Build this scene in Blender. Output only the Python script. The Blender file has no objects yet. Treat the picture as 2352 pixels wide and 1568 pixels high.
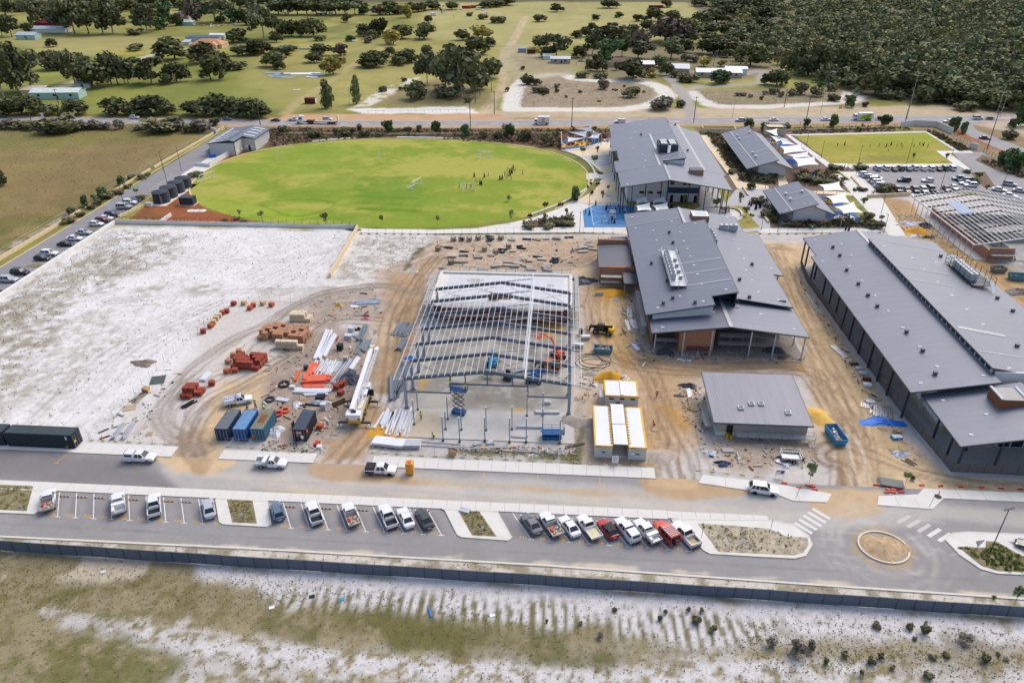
import bpy, math, random
import numpy as np
from mathutils import Vector
from math import sin,cos,pi
R=math.radians
sc=bpy.context.scene
# camera, sky, sun, exposure
CAM_H=80.0;FPX=1680.0;PITCH=R(29.6);YAW=R(3.8)
cam_d=bpy.data.cameras.new('camera');cam=bpy.data.objects.new('camera',cam_d)
sc.collection.objects.link(cam);sc.camera=cam
cam.location=(0,0,CAM_H);cam.rotation_euler=(R(90)-PITCH,0,YAW)
cam_d.sensor_width=36;cam_d.lens=36*FPX/2352;cam_d.clip_end=9000;cam_d.clip_start=1
SUN_AZ=R(38);SUN_EL=R(50)
w=bpy.data.worlds.new('World');sc.world=w;w.use_nodes=True
nt=w.node_tree;bg=nt.nodes['Background']
sky=nt.nodes.new('ShaderNodeTexSky');sky.sky_type='NISHITA';sky.sun_disc=False
sky.sun_elevation=SUN_EL;sky.sun_rotation=SUN_AZ;sky.dust_density=3.8;sky.air_density=1.0;sky.ozone_density=0.6;sky.altitude=50
nt.links.new(sky.outputs[0],bg.inputs[0]);bg.inputs[1].default_value=0.15
sd=bpy.data.lights.new('sun','SUN');sd.energy=.8;sd.angle=R(35);sd.color=(1,0.985,0.96)
sun=bpy.data.objects.new('sun',sd);sc.collection.objects.link(sun)
_d=Vector((sin(SUN_AZ)*cos(SUN_EL),cos(SUN_AZ)*cos(SUN_EL),sin(SUN_EL)))
sun.rotation_euler=_d.to_track_quat('Z','Y').to_euler();sun.location=(60,160,200)
sc.view_settings.view_transform='Standard';sc.view_settings.look='None'
sc.view_settings.exposure=0.63;sc.view_settings.gamma=1;sc.view_settings.use_curve_mapping=False
# helpers
COL=sc.collection.objects
_s,_c=sin(PITCH),cos(PITCH)
def G(x,y,z=0.0):
 a=(x-1176)/FPX;b=(784-y)/FPX
 dx,dy,dz=a,_c+b*_s,-_s+b*_c
 t=(z-CAM_H)/dz;X,Y=dx*t,dy*t
 A=-YAW
 return (X*cos(A)+Y*sin(A),-X*sin(A)+Y*cos(A),z)
def Q(i,j,x,y,z=0.0): return G(588*i+x/4,392*j+y/4,z)
def mpp(x,y):
 return CAM_H/(_s+(y-784)/FPX*_c)/FPX
def lin(c):
 c=c/255.0
 return c/12.92 if c<=.04045 else ((c+.055)/1.055)**2.4
K=0.80
def C(r,g,b,k=None): 
 k=K if k is None else k
 return (lin(r)*k,lin(g)*k,lin(b)*k)
MATS={}
def mat(name,col,rough=.75,metal=0.,var=.10,scale=.6,bump=0.,coat=0.,rnd=0.,spec=.3,stretch=None):
 if name in MATS: return MATS[name]
 m=bpy.data.materials.new(name);m.use_nodes=True;n=m.node_tree;b=n.nodes['Principled BSDF']
 b.inputs['Roughness'].default_value=rough;b.inputs['Metallic'].default_value=metal
 b.inputs['Specular IOR Level'].default_value=spec
 if coat: b.inputs['Coat Weight'].default_value=coat;b.inputs['Coat Roughness'].default_value=.08
 tc=n.nodes.new('ShaderNodeTexCoord');nz=n.nodes.new('ShaderNodeTexNoise')
 nz.inputs['Scale'].default_value=scale;nz.inputs['Detail'].default_value=6;nz.inputs['Roughness'].default_value=.65
 src=tc.outputs['Object']
 if stretch:
  mp=n.nodes.new('ShaderNodeMapping');mp.inputs['Scale'].default_value=stretch;n.links.new(src,mp.inputs[0]);src=mp.outputs[0]
 n.links.new(src,nz.inputs['Vector'])
 mr=n.nodes.new('ShaderNodeMapRange');mr.inputs[1].default_value=.3;mr.inputs[2].default_value=.7
 mr.inputs[3].default_value=1-var;mr.inputs[4].default_value=1+var;n.links.new(nz.outputs[0],mr.inputs[0])
 val=mr.outputs[0]
 if rnd:
  oi=n.nodes.new('ShaderNodeObjectInfo');m2=n.nodes.new('ShaderNodeMapRange')
  m2.inputs[3].default_value=1-rnd;m2.inputs[4].default_value=1+rnd;n.links.new(oi.outputs['Random'],m2.inputs[0])
  mm=n.nodes.new('ShaderNodeMath');mm.operation='MULTIPLY';n.links.new(val,mm.inputs[0]);n.links.new(m2.outputs[0],mm.inputs[1]);val=mm.outputs[0]
 vm=n.nodes.new('ShaderNodeVectorMath');vm.operation='SCALE';vm.inputs[0].default_value=col
 n.links.new(val,vm.inputs['Scale']);n.links.new(vm.outputs[0],b.inputs['Base Color'])
 if bump:
  bp=n.nodes.new('ShaderNodeBump');bp.inputs['Strength'].default_value=.6;bp.inputs['Distance'].default_value=bump
  n.links.new(nz.outputs[0],bp.inputs['Height']);n.links.new(bp.outputs[0],b.inputs['Normal'])
 MATS[name]=m;return m
class M:
 def __init__(s): s.v=[];s.f=[];s.m=[]
 def add(s,vs,fs,mi=0):
  o=len(s.v);s.v+= [tuple(p) for p in vs];s.f+=[tuple(o+i for i in f) for f in fs];s.m+=[mi]*len(fs);return s
 def box(s,x0,x1,y0,y1,z0,z1,mi=0):
  return s.add([(x0,y0,z0),(x1,y0,z0),(x1,y1,z0),(x0,y1,z0),(x0,y0,z1),(x1,y0,z1),(x1,y1,z1),(x0,y1,z1)],
          [(3,2,1,0),(4,5,6,7),(0,1,5,4),(1,2,6,5),(2,3,7,6),(3,0,4,7)],mi)
 def cbox(s,cx,cy,z0,lx,ly,lz,rot=0,mi=0,tilt=0):
  c,n=cos(rot),sin(rot);P=[]
  for z in (0,lz):
   for a,b in ((-1,-1),(1,-1),(1,1),(-1,1)):
    x,y=a*lx/2,b*ly/2;P.append((cx+x*c-y*n,cy+x*n+y*c,z0+z+x*math.tan(tilt)))
  return s.add(P,[(3,2,1,0),(4,5,6,7),(0,1,5,4),(1,2,6,5),(2,3,7,6),(3,0,4,7)],mi)
 def beam(s,p,q,w,h=None,mi=0):
  h=h or w;p,q=Vector(p),Vector(q);d=(q-p).normalized()
  up=Vector((0,0,1)) if abs(d.z)<.95 else Vector((0,1,0))
  sx=d.cross(up).normalized();sy=sx.cross(d).normalized();P=[]
  for o in (p,q):
   for a,b in ((-1,-1),(1,-1),(1,1),(-1,1)): P.append(o+sx*(a*w/2)+sy*(b*h/2))
  return s.add(P,[(3,2,1,0),(4,5,6,7),(0,1,5,4),(1,2,6,5),(2,3,7,6),(3,0,4,7)],mi)
 def tube(s,p,q,r,n=6,r2=None,mi=0,cap=True):
  r2=r if r2 is None else r2;p,q=Vector(p),Vector(q);d=(q-p).normalized()
  up=Vector((0,0,1)) if abs(d.z)<.95 else Vector((0,1,0))
  sx=d.cross(up).normalized();sy=sx.cross(d).normalized();P=[]
  for o,rr in ((p,r),(q,r2)):
   for k in range(n):
    a=2*pi*k/n;P.append(o+sx*(rr*cos(a))+sy*(rr*sin(a)))
  F=[(k,(k+1)%n,n+(k+1)%n,n+k) for k in range(n)]
  if cap: F+=[tuple(range(n-1,-1,-1)),tuple(range(n,2*n))]
  return s.add(P,F,mi)
 def path(s,pts,r,n=5,mi=0):
  for a,b in zip(pts,pts[1:]): s.tube(a,b,r,n,mi=mi)
  return s
 def prism(s,poly,z0,z1,mi=0,mt=None):
  n=len(poly);P=[(p[0],p[1],z0) for p in poly]+[(p[0],p[1],z1) for p in poly]
  s.add(P,[tuple(range(n-1,-1,-1))]+[(k,(k+1)%n,n+(k+1)%n,n+k) for k in range(n)],mi)
  o=len(s.v)-n;s.f.append(tuple(range(o,o+n)));s.m.append(mi if mt is None else mt);return s
 def slab(s,pts,t,mi=0):
  n=len(pts);P=[tuple(p) for p in pts]+[(p[0],p[1],p[2]-t) for p in pts]
  return s.add(P,[tuple(range(n)),tuple(range(2*n-1,n-1,-1))]+[((k+1)%n,k,n+k,n+(k+1)%n) for k in range(n)],mi)
 def lathe(s,prof,n=12,c=(0,0),mi=0):
  P=[];F=[]
  for r,z in prof:
   for k in range(n):
    a=2*pi*k/n;P.append((c[0]+r*cos(a),c[1]+r*sin(a),z))
  for i in range(len(prof)-1):
   for k in range(n): F.append((i*n+k,i*n+(k+1)%n,(i+1)*n+(k+1)%n,(i+1)*n+k))
  F+=[tuple(range(n-1,-1,-1)),tuple(range((len(prof)-1)*n,len(prof)*n))]
  return s.add(P,F,mi)
 def mesh(s,name,mats,smooth=False):
  me=bpy.data.meshes.new(name);me.from_pydata(s.v,[],s.f)
  for m_ in (mats if isinstance(mats,(list,tuple)) else [mats]): me.materials.append(m_)
  if isinstance(mats,(list,tuple)) and len(mats)>1: me.polygons.foreach_set('material_index',s.m)
  if smooth: me.polygons.foreach_set('use_smooth',[True]*len(s.f))
  me.update();return me
def _al(n): return lambda *a,**k:getattr(M(),n)(*a,**k)
Bx,Tu,Bm,Cb,La,Sl,Pr,Ad=[_al(n) for n in ('box','tube','beam','cbox','lathe','slab','prism','add')]
def g(*a): return G(*a)[:2]
def q2(*a): return Q(*a)[:2]
def obj(name,mb,mats=None,parent=None,loc=(0,0,0),rz=0,smooth=False,label=None):
 me=mb.mesh(name,mats,smooth) if isinstance(mb,M) else mb
 o=bpy.data.objects.new(name,me);COL.link(o);o.location=loc;o.rotation_euler=(0,0,rz)
 if parent: o.parent=parent
 if label: o['label']=label
 return o
def tag(o,label,cat,group=None):
 o['label']=label;o['category']=cat
 if group: o['group']=group
 return o
def thing(name,label,cat,loc=(0,0,0),rz=0,group=None):
 o=bpy.data.objects.new(name,None);COL.link(o);o.location=loc;o.rotation_euler=(0,0,rz);o.empty_display_size=.2
 return tag(o,label,cat,group)
def struct(name,mb,mats,parent=None,**k):
 o=obj(name,mb,mats,parent,**k)
 if not parent: o['kind']='structure'
 return o
ORD=['first','second','third','fourth','fifth','sixth','seventh','eighth','ninth','tenth','eleventh','twelfth','thirteenth','fourteenth','fifteenth','sixteenth','seventeenth','eighteenth','nineteenth','twentieth']
def nth(i): 
 if i<20: return ORD[i]
 t=['twenty','thirty','forty','fifty','sixty','seventy'][(i+1)//10-2];u=(i+1)%10
 return t+'-'+ORD[u-1] if u else {'twenty':'twentieth','thirty':'thirtieth','forty':'fortieth','fifty':'fiftieth','sixty':'sixtieth','seventy':'seventieth'}[t]
rnd=random.Random(7);U=rnd.uniform
# numpy noise
def _h(ix,iy,seed):
 h=(ix.astype(np.int64)*374761393+iy.astype(np.int64)*668265263+seed*974634777)&0xffffffff
 h=((h^(h>>13))*1274126177)&0xffffffff
 return ((h^(h>>16))&0xffff)/65535.0
def vn(x,y,seed=0):
 fx,fy=np.floor(x),np.floor(y);u,v=x-fx,y-fy;u=u*u*(3-2*u);v=v*v*(3-2*v)
 a=_h(fx,fy,seed);b=_h(fx+1,fy,seed);c=_h(fx,fy+1,seed);d=_h(fx+1,fy+1,seed)
 return (a*(1-u)+b*u)*(1-v)+(c*(1-u)+d*u)*v
def fbm(x,y,s,o=4,seed=0,r=.55):
 t=0;a=1;n=0
 for k in range(o):
  t=t+a*vn(x/s+17.3*k,y/s-9.1*k,seed+k*13);n+=a;a*=r;s=s/2.03
 return t/n
def sstep(a,b,x):
 t=np.clip((x-a)/(b-a),0,1);return t*t*(3-2*t)
# ground painting (albedo of sand, soil, grass: stays put whatever the light)
class Paint:
 def __init__(s,X,Y):
  s.X,s.Y=X,Y;s.C=np.zeros((X.size,3))
 def sd(s,P):
  X,Y=s.X,s.Y;d=np.full(X.shape,1e18);ins=np.zeros(X.shape,bool);n=len(P)
  for k in range(n):
   ax,ay=P[k][:2];bx,by=P[(k+1)%n][:2];ex,ey=bx-ax,by-ay;wx,wy=X-ax,Y-ay
   t=np.clip((wx*ex+wy*ey)/(ex*ex+ey*ey+1e-12),0,1);d=np.minimum(d,(wx-ex*t)**2+(wy-ey*t)**2)
   c=((ay<=Y)&(by>Y))|((by<=Y)&(ay>Y))
   with np.errstate(divide='ignore',invalid='ignore'):
    xi=ax+(Y-ay)/(by-ay if by!=ay else 1e-12)*ex
   ins^=c&(X<xi)
  return np.where(ins,1,-1)*np.sqrt(d)
 def ld(s,P):
  X,Y=s.X,s.Y;d=np.full(X.shape,1e18)
  for a,b in zip(P,P[1:]):
   ex,ey=b[0]-a[0],b[1]-a[1];wx,wy=X-a[0],Y-a[1]
   t=np.clip((wx*ex+wy*ey)/(ex*ex+ey*ey+1e-12),0,1);d=np.minimum(d,(wx-ex*t)**2+(wy-ey*t)**2)
  return np.sqrt(d)
 def sub(s,P,mar):
  xs=[p[0] for p in P];ys=[p[1] for p in P]
  return np.nonzero((s.X>min(xs)-mar)&(s.X<max(xs)+mar)&(s.Y>min(ys)-mar)&(s.Y<max(ys)+mar))[0]
 def put(s,ix,m,col,var=.12,vs=3.0,seed=5):
  v=1+var*2*(fbm(s.X[ix],s.Y[ix],vs,3,seed)-.5)
  s.C[ix]=s.C[ix]*(1-m[:,None])+np.array(col)[None]*v[:,None]*m[:,None]
 def poly(s,D,col,w=1.0,amp=2.0,ns=5.0,op=1.0,var=.12,vs=3.0,seed=1,patch=None,S=False):
  P=D if S else [G(*p) for p in D];ix=s.sub(P,w+amp)
  if not ix.size: return
  t=Paint(s.X[ix],s.Y[ix]);d=t.sd(P)
  nz=fbm(t.X,t.Y,ns,4,seed)-.5;m=sstep(-w,w,d+nz*2*amp)*op
  if patch: m=m*sstep(patch[0]-patch[2],patch[0]+patch[2],fbm(t.X,t.Y,patch[1],4,seed+50))
  s.put(ix,m,col,var,vs,seed)
 def line(s,D,col,width,soft=.4,op=1.0,amp=.5,ns=4.,var=.1,seed=2,S=False,patch=None):
  P=D if S else [G(*p) for p in D];ix=s.sub(P,width+soft+amp)
  if not ix.size: return
  t=Paint(s.X[ix],s.Y[ix]);d=t.ld(P)+(fbm(t.X,t.Y,ns,3,seed)-.5)*2*amp
  m=(1-sstep(width/2-soft,width/2+soft,d))*op
  if patch: m=m*sstep(patch[0]-patch[2],patch[0]+patch[2],fbm(t.X,t.Y,patch[1],4,seed+50))
  s.put(ix,m,col,var,2.,seed)
 def ruts(s,D,col,op=.6,gauge=.95,rw=.3,n=1,spread=1.2,seed=3,S=False):
  P0=D if S else [G(*p) for p in D];rg=random.Random(seed)
  for k in range(n):
   o=rg.uniform(-spread,spread) if n>1 else 0;o2=rg.uniform(-spread,spread)*.6 if n>1 else 0
   P=[(p[0]+o,p[1]+o2) for p in P0]
   ix=s.sub(P,gauge+1.5)
   if not ix.size: continue
   t=Paint(s.X[ix],s.Y[ix]);d=t.ld(P)+(fbm(t.X,t.Y,5,3,seed+k*5)-.5)*1.1
   m=np.exp(-((d-gauge)/rw)**2)*op*sstep(.3,.55,fbm(t.X,t.Y,9,2,seed+k))
   s.put(ix,m,col,.1,2.,seed)
TAN=C(206,184,152);LTAN=C(218,204,180);GSAND=C(205,198,190);WHITE=C(228,225,222);BRN=C(164,138,108);DBRN=C(132,112,92)
GBRN=C(176,162,146);ORG=C(214,160,66);OLV=C(118,112,66);DOLV=C(92,88,56);YEL=C(214,184,138)
def spl(pts,n=6):
 out=[];P=[pts[0]]+list(pts)+[pts[-1]]
 for k in range(1,len(P)-2):
  a,b,c,d=[np.array(P[k+j][:2],float) for j in (-1,0,1,2)]
  for i in range(n):
   t=i/n;out.append(tuple(.5*((2*b)+(c-a)*t+(2*a-5*b+4*c-d)*t*t+(3*b-a-3*c+d)*t**3)))
 out.append(tuple(pts[-1][:2]));return out
def paint_ground(X,Y):
 p=Paint(X,Y)
 big=fbm(X,Y,70,4,11);med=fbm(X,Y,14,4,12);fine=fbm(X,Y,3.0,3,13)
 g1=np.array(C(133,132,66));g2=np.array(C(162,155,88));g3=np.array(C(104,112,48))
 m=sstep(.35,.65,big*.6+med*.4)[:,None];p.C[:]=g1*(1-m)+g2*m
 m=sstep(.52,.7,fbm(X,Y,40,4,21))[:,None]*.7;p.C[:]=p.C*(1-m)+g3*m
 p.C*=(0.70+.3*fine+.3*med)[:,None]
 # --- far paddocks
 p.poly([(-200,75),(230,75),(500,120),(640,150),(720,200),(600,270),(-200,275)],C(128,136,58),8,14,40,.55,.2,20)
 p.poly([(560,110),(1150,60),(1150,255),(660,262),(560,200)],C(170,160,96),6,12,35,.5,.18,16,4)
 p.poly([(950,6),(1760,6),(1700,60),(1480,90),(1200,110),(1000,90)],C(182,172,116),6,12,40,.6,.12,20,6)
 p.poly([(0,80),(420,85),(380,125),(100,130)],C(186,170,118),5,12,30,.5,.15,14,8)
 p.poly([(210,110),(520,100),(560,125),(300,140)],C(176,166,62),4,14,18,.6,.2,9,31,patch=(.5,16,.1))
 p.poly([(-900,-60),(3300,-60),(3300,7),(-900,7)],C(92,88,60),6,30,120,1,.25,40,3)
 p.poly([(1570,5),(3600,-20),(3600,245),(2080,238),(1960,215),(1830,160),(1700,100),(1660,50)],C(112,106,78),6,12,40,1,.3,12,9)
 p.poly([(1330,110),(1690,95),(1800,170),(1700,185),(1350,180)],C(136,124,98),4,8,20,.8,.2,8,14)
 # scrub block between the white sand tracks
 p.poly([(1176,170),(1500,185),(1540,250),(1160,255)],C(160,143,120),2,4,8,.95,.25,3,15)
 p.poly([(1590,205),(1990,205),(1990,250),(1620,250)],C(150,136,108),2,5,9,.9,.25,4,16)
 p.poly([(1000,255),(2400,240),(2400,268),(1000,272)],C(196,176,146),2,4,9,.9,.18,4,17)
 ring=[(1176,252),(1180,215),(1200,187),(1233,176),(1288,171),(1326,182),(1401,186),(1488,191),(1524,207),(1530,225),(1488,241),(1426,251),(1301,252),(1176,252)]
 p.line([G(*q) for q in spl(ring)],C(226,220,208),9.5,1.5,.95,2,8,.08,3,S=True)
 p.line([G(*q) for q in spl([(1591,212),(1600,225),(1613,232),(1651,244),(1764,245),(1864,240),(1939,234),(1964,222)])],C(224,218,206),8,1.5,.9,2,8,.08,4,S=True)
 p.poly([(1940,210),(1990,222),(1970,238),(1925,236)],C(222,214,204),1.5,3,6,.95)
 p.line([G(*q) for q in spl([(1591,271),(1583,250),(1576,225),(1546,190),(1531,172)])],C(172,165,156),6.5,1.2,.95,1,6,.1,5,S=True)
 p.line([G(*q) for q in spl([(1576,207),(1600,201),(1626,198),(1738,192),(1752,178),(1746,160),(1700,172),(1600,165)])],C(176,168,156),7,2,.85,1.5,6,.1,6,S=True)
 trk=[G(*q) for q in spl([(1108,268),(1122,245),(1138,222),(1158,190),(1152,160),(1160,125),(1176,100),(1191,72),(1208,40)])]
 p.line(trk,C(206,186,158),6,2,.7,1.5,8,.1,7,S=True);p.ruts(trk,C(170,135,100),.6,1.1,.6,S=True)
 p.line([G(*q) for q in spl([(655,262),(700,225),(763,185),(813,150),(883,107),(960,70)])],C(184,168,118),6,2,.7,2,9,.1,8,S=True)
 p.line([G(*q) for q in spl([(95,215),(170,190),(260,160),(330,132),(372,121),(430,112)])],C(206,196,176),4,1,.9,.8,6,.1,9,S=True)
 p.poly([(803,250),(870,212),(913,186),(963,178),(930,200),(890,225),(860,240)],C(224,216,202),1.5,4,7,.95,.08,3,21,patch=(.42,6,.08))
 p.poly([(800,251),(1075,244),(1100,260),(850,263)],C(232,228,222),1.5,2.5,7,.95,.06,3,22)
 p.poly([(860,240),(990,180),(1110,200),(1140,235),(1080,246)],C(142,128,94),3,6,10,.75,.2,4,23)
 p.poly([(1150,110),(1190,100),(1330,170),(1190,190),(1150,150)],C(178,168,136),2,6,10,.7,.2,5,24)
 p.poly([(1176,130),(1290,130),(1340,150),(1300,168),(1190,165)],C(160,145,112),2,5,8,.8,.2,5,25)
 # --- highway verges
 hv=[(-400,262),(0,266),(300,270),(588,272),(800,263),(1000,266),(1150,262),(1176,273),(1600,270),(2100,268),(2700,262),(2700,290),(1764,287),(1176,296),(588,294),(300,290),(0,284),(-400,280)]
 p.poly(hv,C(196,160,122),1.5,2.5,7,.95,.15,4,26)
 p.poly([(660,262),(1110,263),(1176,272),(1176,276),(640,278)],C(204,164,124),1.5,2,8,.9,.12,5,27)
 p.poly([(0,282),(480,284),(480,312),(300,320),(0,312)],C(112,104,66),2,5,9,.9,.25,4,28)
 # left brown paddock
 p.poly([(-700,300),(200,300),(482,308),(350,388),(0,600),(-700,1040)],C(140,124,78),3,3,20,1,.2,8,29)
 p.poly([(-700,300),(430,305),(300,330),(150,340),(-400,360)],C(126,120,66),3,8,15,.75,.2,6,30)
 p.poly([(-300,500),(0,470),(230,430),(330,400),(300,425),(150,500),(0,585),(-400,820)],C(112,108,58),3,7,9,.7,.25,4,31,patch=(.47,9,.1))
 p.poly([(0,430),(250,330),(400,330),(200,450),(0,520)],C(132,110,78),3,8,12,.5,.2,5,32)
 p.line([(0,585),(150,500)],C(186,180,168),3.5,1,.7,1.5,3,patch=(.5,2,.1))
 # --- school gardens (mulch) north of the oval and round the pre-primary blocks
 p.poly([(600,292),(1176,296),(1410,296),(1410,330),(1290,345),(1180,332),(900,316),(700,332),(610,345)],C(112,88,70),1,1.5,5,1,.25,3,33)
 p.poly([(1590,292),(2040,292),(2090,330),(2200,372),(1960,400),(1900,520),(1700,525),(1640,330)],C(126,108,92),1,1,5,1,.2,3,34)
 p.poly([(2040,285),(2100,300),(2190,372),(2352,372),(2600,420),(2600,300),(2300,262)],C(150,128,100),1.5,3,8,.9,.25,4,35)
 p.poly([(2190,290),(2250,305),(2340,340),(2600,370),(2600,430),(2352,365),(2290,345),(2200,310)],C(160,98,66),.8,.8,5,.95,.15,3,36)
 p.poly([(2238,287),(2330,305),(2420,330),(2420,290),(2300,275)],C(205,190,165),2,3,7,.8,.2,3,37)
 # red-brown mulch bed by the tanks
 p.poly([(288,512),(345,462),(440,425),(470,380),(520,350),(612,345),(700,325),(480,380),(445,440),(470,480),(610,516)],C(152,92,58),.6,.6,5,1,.18,2.5,38)
 p.poly([(290,512),(330,480),(380,500),(350,512)],C(120,92,56),1,2,4,.7)
 # building site
 site=[(262,521),(1010,540),(1900,535),(2060,500),(2010,455),(2090,440),(2600,470),(2700,1150),(2352,1170),(1800,1165),(1500,1106),(588,1060),(0,1035),(-300,1030),(-300,830),(22,668)]
 p.poly(site,GSAND,.5,.5,6,1,.08,5,40)
 # white sand lot
 p.poly([(250,520),(828,526),(760,640),(690,668),(540,690),(455,760),(410,830),(340,930),(270,995),(160,1032),(-300,1030),(-300,840),(22,668)],WHITE,4,5,8,1,.09,5,41)
 p.poly([(828,527),(1000,540),(940,600),(860,650),(720,675),(745,645)],C(226,221,214),1.5,3,6,.95,.08,5,42)
 gv=C(150,140,116)
 for D,o,th,sz,sd in (([(262,525),(440,535),(400,600),(180,690),(0,790),(-200,900),(-200,820),(22,672)],.75,.52,3.2,43),
  ([(200,590),(330,560),(300,620),(120,690),(40,690)],.85,.45,2.5,44),([(-200,690),(150,695),(200,720),(110,790),(0,960),(-200,1000)],.9,.47,3,45),
  ([(0,780),(240,700),(300,760),(150,900),(0,960)],.55,.52,2.2,46),([(240,660),(560,655),(760,660),(560,672),(250,668)],.8,.48,3,47),
  ([(830,535),(1000,545),(930,620),(840,650),(770,640)],.7,.50,2.2,48),([(440,535),(800,540),(700,640),(350,650)],.35,.6,1.6,49),
  ([(300,680),(640,680),(450,760),(250,900),(100,960),(100,850)],.35,.58,1.8,50),([(450,850),(250,930),(150,1000),(400,900)],.4,.5,2.5,51)):
  p.poly(D,gv,3,6,6,o*.82,.3,1.2,sd,patch=(th,sz*.62,.16))
 p.poly([(955,570),(1005,558),(1012,582),(980,588),(950,600),(940,620),(925,622),(945,590)],C(78,90,54),.6,1.5,4,.9,.3,1.5,52,patch=(.36,3,.1))
 # working area: warm sand
 p.poly([(1010,548),(1436,545),(1390,600),(1330,625),(1012,618),(930,650),(950,600)],C(204,182,156),2,3,6,.95,.15,4,53)
 p.poly([(1320,600),(1440,650),(1490,800),(1620,830),(1620,1020),(1500,1090),(1330,1060),(1330,640)],C(200,176,146),2,3,7,.95,.15,4,54)
 p.poly([(1480,800),(1860,820),(1860,860),(1600,870),(1560,1000),(1490,1090),(1560,1160),(1480,1130),(1440,1000),(1480,900),(1400,830)],C(196,166,126),2,3,6,.85,.15,4,55)
 p.poly([(1740,560),(1850,560),(1900,700),(2000,900),(2060,1000),(2140,1070),(2352,1110),(2352,1140),(2100,1140),(1960,1160),(1880,1000),(1860,820),(1800,700)],C(212,186,148),1.5,2,8,1,.12,5,56)
 p.poly([(1860,760),(1930,760),(2020,900),(2080,1020),(2050,1080),(2010,980),(1940,860)],C(196,168,128),2,3,6,.5,.15,3,57)
 p.poly([(2010,455),(2090,460),(2200,560),(2352,640),(2500,800),(2352,720),(2200,640),(2080,540)],C(186,152,106),1.5,4,7,.95,.2,4,58)
 p.poly([(2080,530),(2150,555),(2240,600),(2340,690),(2352,740),(2250,680),(2150,600)],C(214,174,112),1,2,5,.9,.12,3,59)
 p.poly([(1620,1000),(1870,1005),(1890,1060),(1680,1080),(1610,1040)],C(182,164,142),2,3,5,.9,.2,3,60)
 p.poly([(900,640),(990,600),(985,660),(960,760),(920,860),(900,940),(880,1000),(830,1050),(740,1060),(750,1010),(810,980),(850,870),(855,780),(870,720)],C(190,160,124),1.5,2.5,7,.95,.14,3,61)
 p.poly([(700,690),(860,650),(900,700),(880,760),(760,760),(650,770),(620,850),(590,930),(640,1000),(760,1000),(800,980),(860,870),(860,790),(880,730),(720,745)],C(178,160,142),2,4,6,.85,.18,2.5,62)
 p.poly([(640,800),(760,760),(860,770),(850,850),(800,985),(720,1020),(620,1020),(600,950)],C(168,150,134),2,3,5,.85,.2,2,63)
 p.poly([(500,880),(620,850),(600,920),(520,1000),(500,1070),(390,1070),(430,1000),(460,960)],C(214,186,144),2,3,6,.95,.12,3,64)
 p.poly([(520,790),(600,770),(640,820),(560,870),(480,900),(440,930),(440,880)],C(216,206,190),3,4,6,.6,.1,3,65)
 p.poly([(1040,1025),(1330,1038),(1330,1060),(1050,1046)],C(108,104,66),.8,1.5,2.5,.95,.3,1.5,66,patch=(.4,2.5,.1))
 p.poly([(600,1020),(740,1028),(740,1046),(600,1036)],C(186,176,158),1,1,4,.8);p.poly([(1380,1055),(1500,1062),(1500,1090),(1370,1075)],C(160,140,118),1,2,4,.8)
 p.poly([(1330,880),(1360,880),(1345,1010),(1300,1030),(1300,960)],C(176,168,154),1.5,3,4,.8,.2,2,67)
 p.poly([(1330,1000),(1345,960),(1325,1080),(1290,1050)],C(96,96,52),.6,2,2.5,.8,.3,1,68)
 p.poly([(860,905),(930,900),(930,935),(880,935)],C(226,222,218),1,2,4,.9,.05)
 # bright fill sand
 for D in ([(1365,690),(1378,662),(1420,655),(1440,680),(1420,700),(1390,702)],[(1500,925),(1540,930),(1590,975),(1600,985),(1565,990),(1540,975)],
  [(850,985),(880,960),(950,975),(950,1005),(900,1020),(840,1015)],[(1360,760),(1440,740),(1450,790),(1440,840),(1420,830)],[(1855,950),(1880,945),(1900,968),(1885,975)],[(1800,838),(1850,845),(1820,852)],[(1390,870),(1420,862),(1430,870),(1400,880)]):
  p.poly(D,ORG,1,2,4,.6,.2,2,70)
 p.poly([(1366,700),(1440,690),(1450,800),(1400,820),(1380,740)],C(214,184,132),2,3,5,.6,.12,3,71)
 p.poly([(1340,860),(1400,850),(1420,900),(1370,910),(1340,900)],C(196,184,168),2,3,4,.6,.15,2)
 # drifts spread under stacked material and along drives
 for D,c in (([(840,740),(900,720),(930,760),(870,800)],C(212,190,156)),([(870,620),(920,600),(940,640),(880,700)],C(186,156,124)),([(1200,560),(1420,550),(1380,590),(1240,600)],C(188,160,132))):
  p.poly(D,c,2,3,5,.6,.15,2,72)
 # wheel tracks
 dk=C(140,116,92);lt=C(232,222,206);gd=C(150,136,122)
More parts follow.
